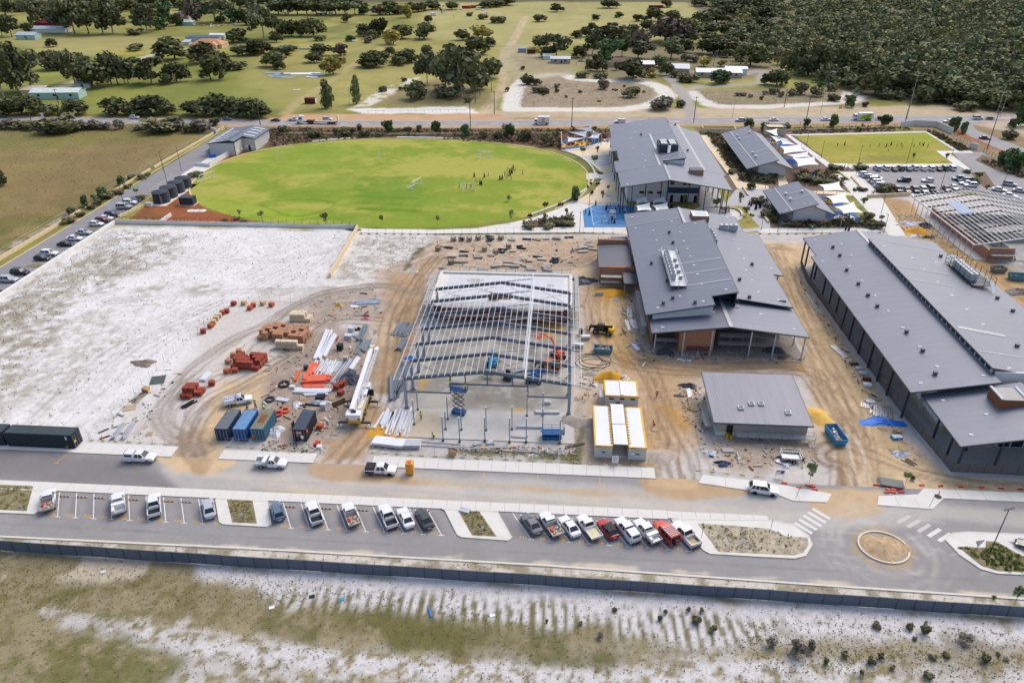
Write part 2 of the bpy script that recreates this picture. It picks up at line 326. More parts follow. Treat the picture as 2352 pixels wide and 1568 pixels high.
 for D,c,o,n,s_ in (([(1120,640),(1010,640),(960,670),(880,655),(760,670),(690,700),(620,745),(560,770),(470,830),(420,880),(385,940),(390,980),(440,1010),(460,1040)],gd,.7,5,1.6),
  ([(880,740),(820,735),(760,735),(720,760),(690,800),(630,840),(560,880),(470,930),(430,1000),(440,1080)],gd,.7,5,1.8),
  ([(640,770),(600,790),(560,830),(470,870),(390,940),(400,985),(450,1030)],gd,.55,4,2.5),
  ([(1000,590),(960,640),(930,690),(910,740),(900,820),(890,900),(860,980),(800,1050),(770,1080)],dk,.6,6,3),
  ([(950,600),(1060,560),(1200,600),(1300,600),(1400,570),(1440,560)],dk,.5,6,4),([(1440,560),(1380,570),(1300,610),(1150,610),(1020,600)],dk,.45,4,3),
  ([(1380,650),(1370,720),(1400,800),(1450,830),(1560,850),(1700,850),(1850,850),(1900,900),(1960,1000)],dk,.5,5,3),
  ([(1450,820),(1490,880),(1520,960),(1560,1050),(1580,1130)],dk,.45,6,4),([(1420,800),(1470,870),(1500,1000),(1500,1080),(1560,1150)],dk,.4,4,4),
  ([(1770,570),(1800,640),(1850,760),(1900,860),(1940,950),(1960,1060),(1960,1160)],dk,.5,8,4.5),
  ([(1960,1150),(1950,1080),(1900,1060),(1890,1035),(1930,1020),(2000,1040),(2100,1080),(2230,1110),(2352,1125)],dk,.55,4,1.5),
  ([(1960,1000),(1990,1100),(1990,1180)],lt,.35,4,3),([(2130,560),(2230,620),(2340,730)],dk,.35,4,2),([(440,1000),(430,1040),(440,1090)],dk,.4,5,3),
  ([(240,690),(500,668),(760,662)],gd,.4,3,2),([(120,960),(300,800),(520,690),(700,600)],gd,.3,5,6),([(300,560),(560,600),(780,560)],gd,.22,4,6),([(1880,850),(1910,880),(1890,900),(1870,880),(1900,860)],dk,.45,3,1.5)):
  p.ruts([G(*q) for q in spl(D)],c,o,.95,.27,n,s_,int(D[0][0]),S=True)
 # slightly damp, scuffed soil everywhere on the working half
 i2=p.sub([G(600,760),G(2352,560),G(2352,1150),G(600,1060)],0)
 n_=fbm(p.X[i2],p.Y[i2],1.6,3,81);p.C[i2]*=(0.74+.36*n_)[:,None]
 # paddock in front of the fence
 fr=[(-300,1244),(588,1299),(1176,1336),(1764,1375),(2352,1414),(2700,1440),(2900,1900),(-800,1900)]
 p.poly(fr,C(150,139,108),.5,.5,5,1,.15,3,90)
 ix=p.sub([G(*q) for q in fr],0);x,y=p.X[ix],p.Y[ix]
 rib=.5*fbm(x*1.5+y*.12,y*.16,1.0,3,91)+.5*(.5+.5*np.sin(x*4.3+y*.4+5*fbm(x,y,9,2,94)));fn=fbm(x,y,1.1,4,92);md=fbm(x,y,6,4,93)
 def band(D,w): 
  t=Paint(x,y);return sstep(-w,w,t.sd([G(*q) for q in D])+(md-.5)*6)
 def lay(m,c,v=.15): p.C[ix]=p.C[ix]*(1-m[:,None])+np.array(c)[None]*(1+v*2*(fn-.5))[:,None]*m[:,None]
 ws=C(212,208,206);ol=C(114,106,68);br=C(142,130,98)
 white=band([(430,1290),(1176,1336),(2352,1414),(2700,1440),(2700,1530),(2300,1490),(1900,1480),(1560,1480),(1300,1440),(1000,1400),(800,1390),(640,1400),(560,1360),(450,1330)],1.2)
 lay(white*sstep(.38,.52,fn*.5+md*.5+.14),ws,.1)
 streak=band([(560,1350),(1000,1370),(1500,1410),(1800,1420),(1760,1500),(1300,1470),(900,1430),(640,1420)],1.5)
 lay(streak*sstep(.48,.62,rib+(fn-.5)*.6)*.95,C(116,110,74),.35)
 lay(band([(400,1480),(2352,1490),(2500,1700),(200,1700)],3)*sstep(.4,.6,fn)*.65,ws,.1)
 og=band([(-300,1270),(300,1290),(520,1350),(700,1400),(1000,1440),(1300,1475),(1540,1503),(1500,1525),(1000,1495),(700,1460),(400,1435),(0,1400),(-300,1390)],2)
 lay(og*sstep(.36,.60,fn*.55+md*.45),ol,.28);lay(og*sstep(.54,.62,md)*.6,C(102,102,56),.25)
 lay(band([(-300,1250),(400,1292),(300,1330),(-300,1330)],1.5)*sstep(.45,.58,md)*.8,C(206,192,172),.1)
 lay(band([(300,1400),(560,1440),(640,1500),(300,1480)],1.5)*sstep(.5,.6,md*.6+fn*.4)*.8,C(212,205,194),.1)
 t=Paint(x,y)
 for D,wd,o in (([(150,1430),(330,1462),(588,1495),(900,1520),(1200,1545),(1500,1570)],1.0,.75),([(200,1445),(420,1490),(700,1522),(1000,1545),(1300,1570)],.8,.7),
  ([(100,1400),(300,1440),(520,1462),(700,1490)],.8,.6),([(1500,1560),(1800,1535),(2100,1545),(2352,1560)],1.5,.7),([(600,1500),(900,1530),(1300,1552),(1700,1565)],1.6,.55),([(1600,1530),(1800,1545),(2000,1565)],1.2,.6)):
  d=t.ld([G(*q) for q in spl(D)]);lay((1-sstep(wd*.5,wd*1.4,d+(fn-.5)*2.2))*o*sstep(.33,.5,fn),ws,.08)
 lay(band([(-300,1450),(200,1450),(420,1520),(200,1700),(-300,1700)],2)*sstep(.42,.6,md*.5+fn*.5)*.9,C(108,106,60),.3)
 sc_=band([(1740,1440),(2352,1470),(2500,1540),(2352,1545),(1800,1520)],2)
 lay(sc_*sstep(.46,.56,fn*.5+md*.5)*.8,C(138,128,104),.25)
 p.C[ix]*=(.90+.2*fbm(x,y,.9,2,97))[:,None]
 # strip between fence and kerb
 p.poly([(-125,77.5),(110,77.5),(110,69.8),(63.6,70.8),(-4.8,72.1),(-41.7,72.6),(-80.6,73.3),(-125,74.2)],C(210,202,188),.2,.3,4,1,.1,2,98,S=True)
 p.poly([(-125,77),(110,77),(110,69.8),(-4.8,72.1),(-125,74.2)],C(134,124,90),.4,.8,2,.75,.25,1.2,99,patch=(.52,1.8,.1),S=True)
 return np.clip(p.C,.004,.9)
def Dr(name,rough=.95,bump=.05,s1=1.2,s2=6.0,v=.2):
 m=bpy.data.materials.new(name);m.use_nodes=True;n=m.node_tree;b=n.nodes['Principled BSDF'];b.inputs['Roughness'].default_value=rough;b.inputs['Specular IOR Level'].default_value=.15
 at=n.nodes.new('ShaderNodeVertexColor');at.layer_name='Col'
 ge=n.nodes.new('ShaderNodeNewGeometry');vals=[]
 for s_ in (s1,s2):
  z=n.nodes.new('ShaderNodeTexNoise');z.inputs['Scale'].default_value=s_;z.inputs['Detail'].default_value=5;z.inputs['Roughness'].default_value=.7
  n.links.new(ge.outputs['Position'],z.inputs['Vector']);vals.append(z)
 ad=n.nodes.new('ShaderNodeMath');ad.operation='ADD';n.links.new(vals[0].outputs[0],ad.inputs[0]);n.links.new(vals[1].outputs[0],ad.inputs[1])
 mr=n.nodes.new('ShaderNodeMapRange');mr.inputs[1].default_value=.75;mr.inputs[2].default_value=1.25;mr.inputs[3].default_value=1-v;mr.inputs[4].default_value=1+v
 n.links.new(ad.outputs[0],mr.inputs[0])
 vm=n.nodes.new('ShaderNodeVectorMath');vm.operation='SCALE';n.links.new(at.outputs[0],vm.inputs[0]);n.links.new(mr.outputs[0],vm.inputs['Scale'])
 n.links.new(vm.outputs[0],b.inputs['Base Color'])
 bp=n.nodes.new('ShaderNodeBump');bp.inputs['Strength'].default_value=.7;bp.inputs['Distance'].default_value=bump
 n.links.new(ad.outputs[0],bp.inputs['Height']);n.links.new(bp.outputs[0],b.inputs['Normal'])
 return m
def Dv(name,xs,ys,paint,material,z=0.0,keep=None):
 nx,ny=len(xs),len(ys);X,Y=np.meshgrid(xs,ys);X=X.ravel();Y=Y.ravel()
 Cc=paint(X,Y)
 a=(np.arange(ny-1)[:,None]*nx+np.arange(nx-1)[None]).ravel()
 F=np.stack([a,a+1,a+nx+1,a+nx],1)
 if keep is not None:
  cx=(X[F[:,0]]+X[F[:,2]])/2;cy=(Y[F[:,0]]+Y[F[:,2]])/2;F=F[keep(cx,cy)]
 me=bpy.data.meshes.new(name);me.vertices.add(X.size);co=np.zeros((X.size,3),np.float32);co[:,0]=X;co[:,1]=Y;co[:,2]=z
 me.vertices.foreach_set('co',co.ravel());me.loops.add(F.size);me.loops.foreach_set('vertex_index',F.ravel().astype(np.int32))
 me.polygons.add(len(F));me.polygons.foreach_set('loop_start',np.arange(0,F.size,4,dtype=np.int32));me.polygons.foreach_set('loop_total',np.full(len(F),4,np.int32))
 me.update(calc_edges=True)
 ca=me.color_attributes.new('Col','FLOAT_COLOR','POINT');cc=np.ones((X.size,4),np.float32);cc[:,:3]=Cc;ca.data.foreach_set('color',cc.ravel())
 me.materials.append(material);return me
def geo(a,b,s0,k):
 out=[];x=a;s=s0
 while x<b: out.append(x);x+=s;s*=k
 out.append(b);return out
xs=np.array([-x for x in geo(162,5000,.6,1.045)][::-1]+list(np.arange(-161.5,141,.42))+geo(141.5,5000,.6,1.045))
ys=np.array([-300,-150,-50,0,25,38]+list(np.arange(44,216,.5))+geo(216,420,.9,1.004)+geo(422,8000,2.5,1.028))
GROUND_MAT=Dr('ground_soil_and_grass')
ground=obj('ground',Dv('ground',xs,ys,paint_ground,GROUND_MAT));ground['kind']='structure'
# materials
Ag=mat('pale_concrete',C(226,222,214),.85,var=.07,scale=.35,bump=.01)
Ah=mat('grey_concrete',C(186,182,176),.85,var=.12,scale=.3,bump=.01)
Dk=mat('kerb_concrete',C(222,216,202),.85,var=.08,scale=.8)
Dm=mat('slab_joint',C(150,144,134),.9)
Bn=mat('cream_paving',C(232,212,178),.85,var=.06,scale=.4)
Dn=mat('grey_paving',C(186,186,188),.85,var=.08,scale=.4)
Dd=mat('asphalt',C(158,155,154),.9,var=.10,scale=.15,bump=.005)
m_asph2=mat('dark_asphalt',C(146,143,144),.9,var=.10,scale=.15)
Bv=mat('road_paint',C(240,238,232),.7,var=.06)
m_yel=mat('yellow_road_paint',C(222,172,92),.7,var=.1)
Aq=mat('limestone',C(228,206,164),.85,var=.10,scale=1.2,bump=.02)
Bt=mat('white_block_wall',C(232,230,226),.8,var=.06,scale=.6)
m_court=mat('blue_court',C(62,132,188),.7,var=.08,scale=.3)
m_soil=mat('island_soil',C(176,164,142),.95,var=.45,scale=1.0,bump=.05)
m_grass=mat('verge_grass',C(138,128,92),.95,var=.45,scale=1.2,bump=.05)
Db=mat('bark_mulch',C(120,98,80),.95,var=.3,scale=1.5,bump=.05)
Af=mat('black_steel',C(40,42,46),.5,.3)
Ae=mat('dark_grey_steel',C(66,70,78),.5,.3)
Ab=mat('galvanised_steel',C(196,200,204),.4,.5,var=.1,scale=2)
Aa=mat('white_paint',C(240,240,240),.5,var=.03)
Bd=mat('tyre_rubber',C(30,30,32),.85)
Aj=mat('dark_glass',C(28,34,42),.12,0,var=.1,spec=.6)
m_blue=mat('blue_plastic',C(40,120,210),.5);Az=mat('red_plastic',C(206,52,44),.5);Ba=mat('orange_plastic',C(236,100,40),.5)
def flat(name,D,material,z,S=False,parent=None,t=.06):
 P=[(p[0],p[1]) for p in D] if S else [g(*p) for p in D]
 if sum(a[0]*b[1]-b[0]*a[1] for a,b in zip(P,P[1:]+P[:1]))<0: P=P[::-1]
 return struct(name,Pr(P,z-t,z),material,parent)
def strip(m,pts,w,z0,z1,mi=0,closed=False):
 P=[Vector((p[0],p[1])) for p in pts];n=len(P);Lf=[];Rt=[]
 for k in range(n):
  a=P[k-1] if (k or closed) else P[k];b=P[(k+1)%n] if (k<n-1 or closed) else P[k]
  d=(b-a).normalized();nrm=Vector((-d.y,d.x))*w/2;Lf.append(P[k]+nrm);Rt.append(P[k]-nrm)
 for k in range(n if closed else n-1):
  j=(k+1)%n;q=[Rt[k],Rt[j],Lf[j],Lf[k]];m.prism([(v.x,v.y) for v in q],z0,z1,mi)
 return m
# front road, car park aisle and roundabout: one painted asphalt sheet
def paint_road(X,Y):
 p=Paint(X,Y);p.C[:]=np.array(C(154,151,149));p.C*=(.9+.2*fbm(X,Y,7,4,201))[:,None]
 p.poly([(-200,1020),(330,1060),(400,1120),(-200,1110)],C(126,122,121),2,3,9,.7,.1,4,202)
 ds=C(196,187,174)
 p.poly([(360,1060),(588,1062),(1176,1095),(1560,1125),(2352,1165),(2500,1200),(2352,1215),(2140,1200),(1860,1222),(1600,1188),(1176,1163),(588,1130),(420,1118)],C(186,180,172),1,1.5,9,.9,.08,5,203)
 p.poly([(380,1080),(700,1090),(1176,1125),(1600,1150),(1900,1180),(1800,1200),(1176,1150),(588,1115)],C(206,196,180),1,1.6,6,.55,.1,2,204)
 p.line([(760,1088),(1000,1108),(1300,1128),(1560,1142)],C(196,172,138),1.1,.5,.8,.8,6)
 p.line([(600,1122),(1176,1158),(1550,1180)],C(206,190,160),.9,.5,.6,.6,5)
 p.line([(420,1100),(700,1108),(1100,1140),(1500,1170)],C(176,172,168),.5,.3,.6,.4,5)
 for D,c in (([(340,1040),(540,1045),(548,1062),(500,1082),(470,1090),(420,1085),(365,1062)],C(214,186,146)),([(420,1045),(490,1045),(470,1092),(440,1082)],C(186,158,124)),
  ([(700,1070),(740,1045),(860,1050),(880,1085),(950,1104),(980,1112),(900,1108),(760,1105),(715,1090)],C(188,160,126)),
  ([(1470,1105),(1510,1085),(1560,1090),(1640,1110),(1725,1120),(1722,1132),(1640,1145),(1560,1150),(1480,1128)],C(190,160,122)),
  ([(1850,1125),(2030,1125),(2030,1180),(1960,1190),(1860,1178)],C(204,176,136)),([(1490,1080),(1620,1085),(1600,1125),(1490,1115)],C(200,172,134))):
  p.poly(D,c,.5,.9,3,.9,.12,1.5,int(D[0][0]))
 # roundabout scrub marks
 cx,cy=49.5,82.6;r=np.hypot(X-cx,Y-cy);an=np.arctan2(Y-cy,X-cx)
 for rr,wd,o in ((5.6,.5,.5),(7.0,.4,.35),(7.6,.3,.3),(8.6,.35,.3),(9.5,.3,.25)):
  m=np.exp(-((r-rr+.3*np.sin(an*2+rr))/wd)**2)*o*sstep(.35,.6,fbm(X,Y,4,3,int(rr*10)));ix=np.arange(X.size);p.put(ix,m,C(198,190,178),.1,2,int(rr*7))
 ring=sstep(5.0,4.0,r+(fbm(X,Y,3,3,9)-.5)*2)*.85;p.put(np.arange(X.size),ring,C(178,158,130),.18,2,77)
 for k in range(26):
  a=U(38,62);b=U(77.5,91);q=U(-.6,.6);l=U(2,5)
  p.line([(a,b),(a+l*cos(q),b+l*sin(q))],C(214,208,198),.25,.2,.35,.1,S=True)
 # sand blown along the lower kerb, dark patches in the bays
 p.poly([(-200,1232),(588,1259),(1176,1291),(1764,1333),(2352,1374),(2352,1366),(1764,1326),(1500,1302),(1176,1284),(588,1255),(-200,1230)],C(214,200,176),.3,.7,4,.85,.1,1.5,210,patch=(.45,5,.12))
 for x in np.arange(-80,22,2.9):
  p.poly([(x-.6,80.9),(x+1.0,80.9),(x-1.6,85.5),(x-3,85.5)],C(124,121,122),.5,.6,2,.45,.1,2,int(x*7)%97,S=True)
 p.line([(-90,78.7),(-20,78.3),(30,77.6),(60,77)],C(134,131,130),.25,.2,.6,.3,S=True)
 p.C*=(.95+.1*fbm(X,Y,1.2,3,212))[:,None]
 return np.clip(p.C,.01,.9)
ROADM=Dr('dusty_asphalt',.9,.008,1.5,9,.07)
site_road=obj('road',Dv('road',np.arange(-118,104,.33),np.arange(72.8,96.3,.33),paint_road,ROADM,z=.015,keep=lambda x,y:y>np.interp(x,[-118,-40,0,40,104],[75.9,76.1,75.7,74.6,73.2])-.15));site_road['kind']='structure'
kb=M();strip(kb,[(-118,75.9),(-40,76.1),(0,75.7),(40,74.6),(104,73.2)],.35,0,.13)
struct('kerb',kb,Dk)
# footpaths: a joint-coloured bed with separate slabs
def slabs(name,x0,x1,y0,y1,step=2.3,z=.13,skew=0):
 bed=struct(name,Bx(x0,x1,y0,y1,.0,z-.035),Dm);n=max(1,round((x1-x0)/step));dx=(x1-x0)/n
 me=Bx(.02,dx-.02,.02,y1-y0-.02,0,.035).mesh('paving_slab',Ag)
 for k in range(n):
  o=obj('paving_slab',me,parent=bed,loc=(x0+k*dx,y0,z-.035+U(-.004,.004)))
 return bed
slabs('footpath',-83,-65.5,96.1,99.0);slabs('footpath',-57.2,-40.5,96.1,98.7);slabs('footpath',-30.5,17.6,95.9,98.7)
slabs('footpath',-118,-83,96.2,97.0);slabs('footpath',-118,18.5,86.35,88.35);slabs('footpath',18.5,34,86.6,88.2)
def pad(name,S,mat_=None,z=.13): return flat(name,S,mat_ or Ag,z,S=True,t=z)
pad('footpath',[(24.6,95.3),(36.8,93.2),(38.9,91.9),(44.3,91.9),(45.6,94.0),(36,96.2),(25.5,97.4)])
pad('footpath',[(52.0,91.8),(60.4,91.4),(63.2,94.1),(104,94.1),(104,96.4),(61,96.3),(59.5,94.8),(53,94.0)])
for k,(x,y) in enumerate(((29,95.9),(33,95.0),(40,93.0),(55.5,92.9),(58.5,92.8),(66,95.2),(70,95.2),(74,95.2),(78,95.2))): struct('slab_joint',Cb(x,y,.127,.05,2.2,.006,R(-8 if x<40 else 0)),Dm)
# planted islands in the car park
def island(S,soil,grassy=True):
 o=pad('traffic_island',S)
 obj('kerb_edge',strip(M(),S,.22,0,.155,closed=True),Dk,parent=o)
 obj('soil_bed',Pr(soil,.10,.148),m_grass if grassy else m_soil,parent=o);return o
island([(-118,86.3),(-82.2,86.3),(-79.9,81.6),(-80.3,81.0),(-118,80.9)],[(-118,87.2),(-84.5,87.2),(-81.8,81.5),(-118,81.4)])
island([(-54.6,86.3),(-53.4,86.3),(-50.6,81.2),(-49.9,80.8),(-43,80.7),(-42.5,81.2),(-44.9,86.3)],[(-51.5,86.2),(-47.3,86.2),(-44.7,81.2),(-48.6,81.2)])
island([(-16.9,86.3),(-16.2,86.0),(-13.6,80.9),(-12.9,80.5),(-5.9,80.3),(-5.4,80.8),(-8.0,86.2)],[(-14.2,86.1),(-10.9,86.1),(-7.7,80.9),(-11.4,80.9)])
isl=[(19.0,86.4),(19.2,85.9),(22.1,82.0),(23.0,80.2),(23.8,79.6),(32.1,79.5),(35.9,79.5),(37.6,80.1),(39.2,82.4),(39.2,84.2),(37.6,86.4),(34,87.2)]
island(isl,[(22.9,85.7),(27.8,85.6),(33.5,85.3),(35.9,83.8),(38.9,83.8),(38.7,82.3),(37.4,80.6),(35.9,80.0),(25.1,80.0)],False)
island([(59.5,84.6),(60.2,85.6),(61.3,86.2),(63.7,86.6),(104,86.6),(104,77.6),(67.7,78.5),(63.8,78.5),(61.9,79.2),(60.2,81.8)],[(60.6,83.4),(64.6,83.4),(65.3,84.8),(66.9,84.8),(70.4,80.4),(70.2,78.9),(64.2,78.9),(62.3,79.7)])
struct('road',Pr([(68.6,84.9),(70.6,82.6),(104,82.6),(104,84.9)],.12,.16),Dd)
# roundabout island: kerb ring and sand mound
ro=thing('roundabout_island','sandy mound ringed by a pale kerb in the middle of the roundabout','traffic island',(49.6,82.6,0))
obj('kerb_ring',strip(M(),[(3.5*cos(a),3.2*sin(a)) for a in np.linspace(.2,6.0,30)],.25,0,.22),Dk,ro)
def mound(name,rx,ry,h,material,parent=None,loc=(0,0,0),seed=0,n=22,rings=9,rough=.18,label=None):
 m=M();rg=random.Random(seed);V=[];F=[];ph=[rg.uniform(0,6.3) for _ in range(4)]
 for i in range(rings+1):
  t=i/rings
  for k in range(n):
   a=2*pi*k/n;w_=1+rough*(sin(2*a+ph[0])+.6*sin(3*a+ph[1])+.4*sin(5*a+ph[2]))
   z=h*(1-t**1.25)*(1+rough*.8*sin(3*a+ph[3]+5*t)*t)+rg.uniform(-.02,.02)*h
   V.append((rx*t*w_*cos(a),ry*t*w_*sin(a),max(z,0) if i<rings else -.02))
 for i in range(rings):
  for k in range(n): F.append((i*n+k,(i+1)*n+k,(i+1)*n+(k+1)%n,i*n+(k+1)%n))
 m.add(V,F);return obj(name,m,material,parent,loc,smooth=True,label=label)
m_tansand=mat('tan_sand',C(206,182,142),.95,var=.18,scale=.9,bump=.08);By=mat('yellow_fill_sand',C(216,158,54),.95,var=.15,scale=.8,bump=.06)
m_gsand=mat('grey_soil',C(178,166,152),.95,var=.2,scale=1,bump=.1)
mound('sand_mound',3.3,3.1,.6,mat('brown_sand',C(186,160,126),.95,var=.35,scale=1.4,bump=.12),ro,seed=4)
# parking bay lines, wheel stops and numbers
def Dt(s,size,material,ext=0.0,bold=False):
 cu=bpy.data.curves.new('lettering','FONT');cu.body=s;cu.size=size;cu.align_x='CENTER';cu.align_y='CENTER';cu.extrude=ext
 if bold: cu.offset=size*.012
 o=bpy.data.objects.new('lettering',cu);COL.link(o);dg=bpy.context.evaluated_depsgraph_get()
 me=bpy.data.meshes.new_from_object(o.evaluated_get(dg));bpy.data.objects.remove(o);bpy.data.curves.remove(cu);me.materials.clear();me.materials.append(material);return me
bays=[(-76.3+2.9*k,f'F{30-k}') for k in range(9)]+[(-39.2+2.9*k,f'F{20-k}') for k in range(9)]+[(-2.5+2.9*k,f'F{10-k}') for k in range(9)]
mk=thing('bay_markings','white angled bay lines painted along the front car park','road marking')
lbm=Ad([(-.07,0,0),(.07,0,0),(.07-3.12,5.5,0),(-.07-3.12,5.5,0)],[(0,1,2,3)]);lbm.box(-.45,.45,-.06,.06,-.001,.001);lme=lbm.mesh('bay_line',Bv)
stop=M();
for k in range(6): stop.cbox(-.75+.3*k,0,0,.3,.14,.11,0,k%2)
stm=stop.mesh('wheel_stop',[Af,m_yel])
for k,(x,t) in enumerate(bays):
 y=80.7 if x<0 else 80.7-.035*(x+2)
 obj('bay_line',lme,parent=mk,loc=(x,y,.022))
 o=obj('bay_number',Dt(t,.85,m_yel,bold=True),parent=mk,loc=(x-1.15,y+.35,.024),rz=R(0))
for x in (-49.6+0.4,-11.8,23.2): obj('bay_number',Dt({-49.2:'F21',-11.8:'F11',23.2:'F1'}[round(x,1)],.85,m_yel,bold=True),parent=mk,loc=(x-1.6,80.9,.024))
for x0 in (-79.4,-76.5,-73.6,-67.9,-62.1,-59.2,-42.3,-36.5,-30.6,-16.6+.2,-4.4+1.1):
 s=obj('wheel_stop',stm,loc=(x0+1.55,85.2,.017),rz=R(0));tag(s,'black and yellow wheel stop in an empty parking bay, #n','wheel stop','wheel stops in the front car park')
# zebra stripes
for nm,(x,y),a,n,st in (('left approach',(38.9,85.9),R(-46),5,(.92,.85)),('right approach',(59.6,85.3),R(35),5,(-1.15,.9))):
 z=thing('zebra_crossing',f'worn white crossing bars on the {nm} to the roundabout','crossing',(x,y,0))
 zm=Ad([(-1.5,-.3,0),(1.5,-.3,0),(1.5,.3,0),(-1.5,.3,0)],[(0,1,2,3)]);zw=zm.mesh('crossing_bar',mat('faded_paint',C(204,199,192),.8,var=.1));zm=zm.mesh('crossing_bar',mat('worn_paint',C(226,223,218),.8,var=.12))
 for k in range(n): obj('crossing_bar',zm if k<2 or a<0 else zw,parent=z,loc=(st[0]*k,st[1]*k,.024),rz=a)
# kerbside bay ticks on the upper side of the front road
tk=Bx(-.06,.06,0,2.3,0,.002).box(-.6,.6,-.05,.05,0,.0025).mesh('bay_tick',m_yel)
kt=thing('kerbside_bay_ticks','faded orange bay ticks along the upper kerb of the dusty road','road marking',(0,93.3,.022))
for x in (-84.5,-70.2,-55.8,-22.9,-11,-2,8.3): obj('bay_tick',tk,parent=kt,loc=(x,0,0),rz=R(-12 if x<-60 else 0))
# highway
top=[(-900,270),(-400,266),(0,268.5),(300,272.5),(588,276.5),(880,277.5),(1176,276.5),(1500,271.5),(1764,268),(2060,266),(2352,264.5),(3000,262)]
bot=[(-900,283),(-400,277),(0,279),(300,283),(588,287.5),(880,289.5),(1176,289),(1500,286),(1764,283),(2060,281.5),(2352,281),(3000,281)]
tp=[G(*q) for q in top];bt=[G(*q) for q in bot]
hm=M();
for k in range(len(tp)-1): hm.add([(bt[k][0],bt[k][1],.03),(bt[k+1][0],bt[k+1][1],.03),(tp[k+1][0],tp[k+1][1],.03),(tp[k][0],tp[k][1],.03)],[(0,1,2,3)])
struct('highway',hm,Dd)
def hline(f,w,dash=None,z=.036,mt=Bv,name='lane_line'):
 P=[(b[0]*(1-f)+t[0]*f,b[1]*(1-f)+t[1]*f) for t,b in zip(tp,bt)];m=M()
 if not dash: strip(m,P,w,.031,z)
 else:
  for a,b in zip(P,P[1:]):
   L_=math.dist(a,b);n=int(L_/dash)
   for k in range(n):
    q0=k/n;q1=q0+.35/n;strip(m,[(a[0]+(b[0]-a[0])*q0,a[1]+(b[1]-a[1])*q0),(a[0]+(b[0]-a[0])*q1,a[1]+(b[1]-a[1])*q1)],w,.031,z)
 return struct(name,m,mt)
hline(.06,.22);hline(.93,.22);hline(.50,.22,9);hline(.30,.16,9)
mp=mat('pink_median',C(216,176,160),.8)
flat('median',[(1360,281.5),(1440,279.5),(1560,278.5),(1575,280),(1440,282.5)],mp,.07);flat('median',[(1648,276.5),(1700,275.2),(1764,275),(1764,277),(1700,278)],mp,.07);flat('median',[(2230,272.5),(2300,270),(2600,268),(2600,271.5),(2300,273.5)],mp,.07)
flat('side_road',[(2190,281),(2250,280.5),(2234,288),(2243,299),(2352,341),(2560,410),(2560,440),(2352,362),(2296,343),(2222,311),(2204,296)],Dd,.026)
flat('school_driveway',[(2190,350),(2258,350),(2292,372),(2352,398),(2480,450),(2480,520),(2352,480),(2262,442),(2225,400)],Dd,.03)
# left access road
flat('access_road',[(-149.3,100),(-138.3,100),(-138.3,205.5),(-138.6,265),(-139.5,330),(-150.5,330)],m_asph2,.02,S=True,t=.02)
kb=M();strip(kb,[(-149.4,100),(-149.6,220),(-151.5,262),(-152,326)],.3,0,.12);strip(kb,[(-138.2,206.5),(-138.4,236)],.3,0,.14);struct('kerb',kb,Aq)
al=thing('bay_markings','white bay lines along the left access road','road marking',(0,0,0))
alm=Bx(-143.4,-138.5,-.06,.06,.0,.003).mesh('bay_line',Bv)
for k in range(14): obj('bay_line',alm,parent=al,loc=(0,161.5+2.72*k,.024))
for k in range(4): obj('bay_line',alm,parent=al,loc=(0,206.3+2.72*k,.024))
for k in range(9): obj('bay_line',alm,parent=al,loc=(0,234.6+2.62*k,.024))
for y in (172.3,199.5): flat('verge',[(-143,y),(-138.6,y),(-138.6,y+2.6),(-142.2,y+2.4)],m_grass,.12,S=True,t=.12)
flat('verge',[(-143,227.3),(-138.6,226),(-138.6,233),(-143,233.6)],m_grass,.12,S=True,t=.12)
flat('footpath',[(-138.2,238),(-133.5,238),(-132.5,262),(-133.4,283),(-139,291),(-139.5,258)],Ag,.06,S=True)
# oval
OC=(-61,260.8);OA,OB=71.6,53.4
def oval_pt(a,s=1.0,e=2.25):
 c_,s2=cos(a),sin(a);return (OC[0]+OA*s*math.copysign(abs(c_)**(2/e),c_),max(OC[1]+OB*s*math.copysign(abs(s2)**(2/e),s2),207.3))
def inoval(x,y,s=1.0,e=2.25): return (np.abs((x-OC[0])/(OA*s))**e+np.abs((y-OC[1])/(OB*s))**e<1)&(y>207.3)
def paint_lawn(X,Y):
 p=Paint(X,Y);n1=fbm(X*.35,Y,14,4,301);n2=fbm(X,Y,5,4,302);m=sstep(.42,.62,n1*.6+n2*.4)[:,None]
 p.C[:]=np.array(C(170,168,76))*(1-m)+np.array(C(134,152,50))*m
 p.poly([(600,420),(800,400),(1000,420),(1000,500),(800,515),(640,500)],C(118,146,44),4,9,9,.6,.15,5,303,patch=(.46,9,.08))
 p.poly([(820,410),(960,405),(990,455),(830,465)],C(110,142,42),2,5,7,.7,.12,4,304,patch=(.42,6,.08))
 p.poly([(1080,330),(1290,360),(1330,410),(1200,360),(1060,345)],C(118,150,46),3,5,9,.6,.12,5,305)
 p.poly([(600,345),(760,335),(840,380),(700,395),(600,385)],C(134,156,52),3,7,9,.65,.15,5,306)
 p.poly([(460,450),(640,470),(800,500),(640,515),(500,490)],C(138,168,40),3,6,9,.5,.12,5,307)
 for D in ([(595,470),(640,487),(600,466),(700,459),(770,470),(690,497),(640,490)],[(688,505),(760,500),(785,512),(700,515)]): p.line([G(*q) for q in spl(D)],C(92,132,20),1.2,.5,.6,.5,S=True)
 for y0 in (470,455,484,482): p.line([(820,y0-4),(960,y0+2)],C(90,128,20),1.6,.8,.5,1.2,7)
 p.line([(1180,408),(1330,412)],C(110,120,40),.3,.2,.5,.1);p.line([(1060,452),(1176,457),(1290,452)],C(110,120,40),.3,.2,.5,.1)
 p.C*=(.92+.16*fbm(X,Y,1.3,3,309))[:,None];return np.clip(p.C,.005,.9)
LAWNM=Dr('mown_lawn',.95,.04,.8,5,.12)
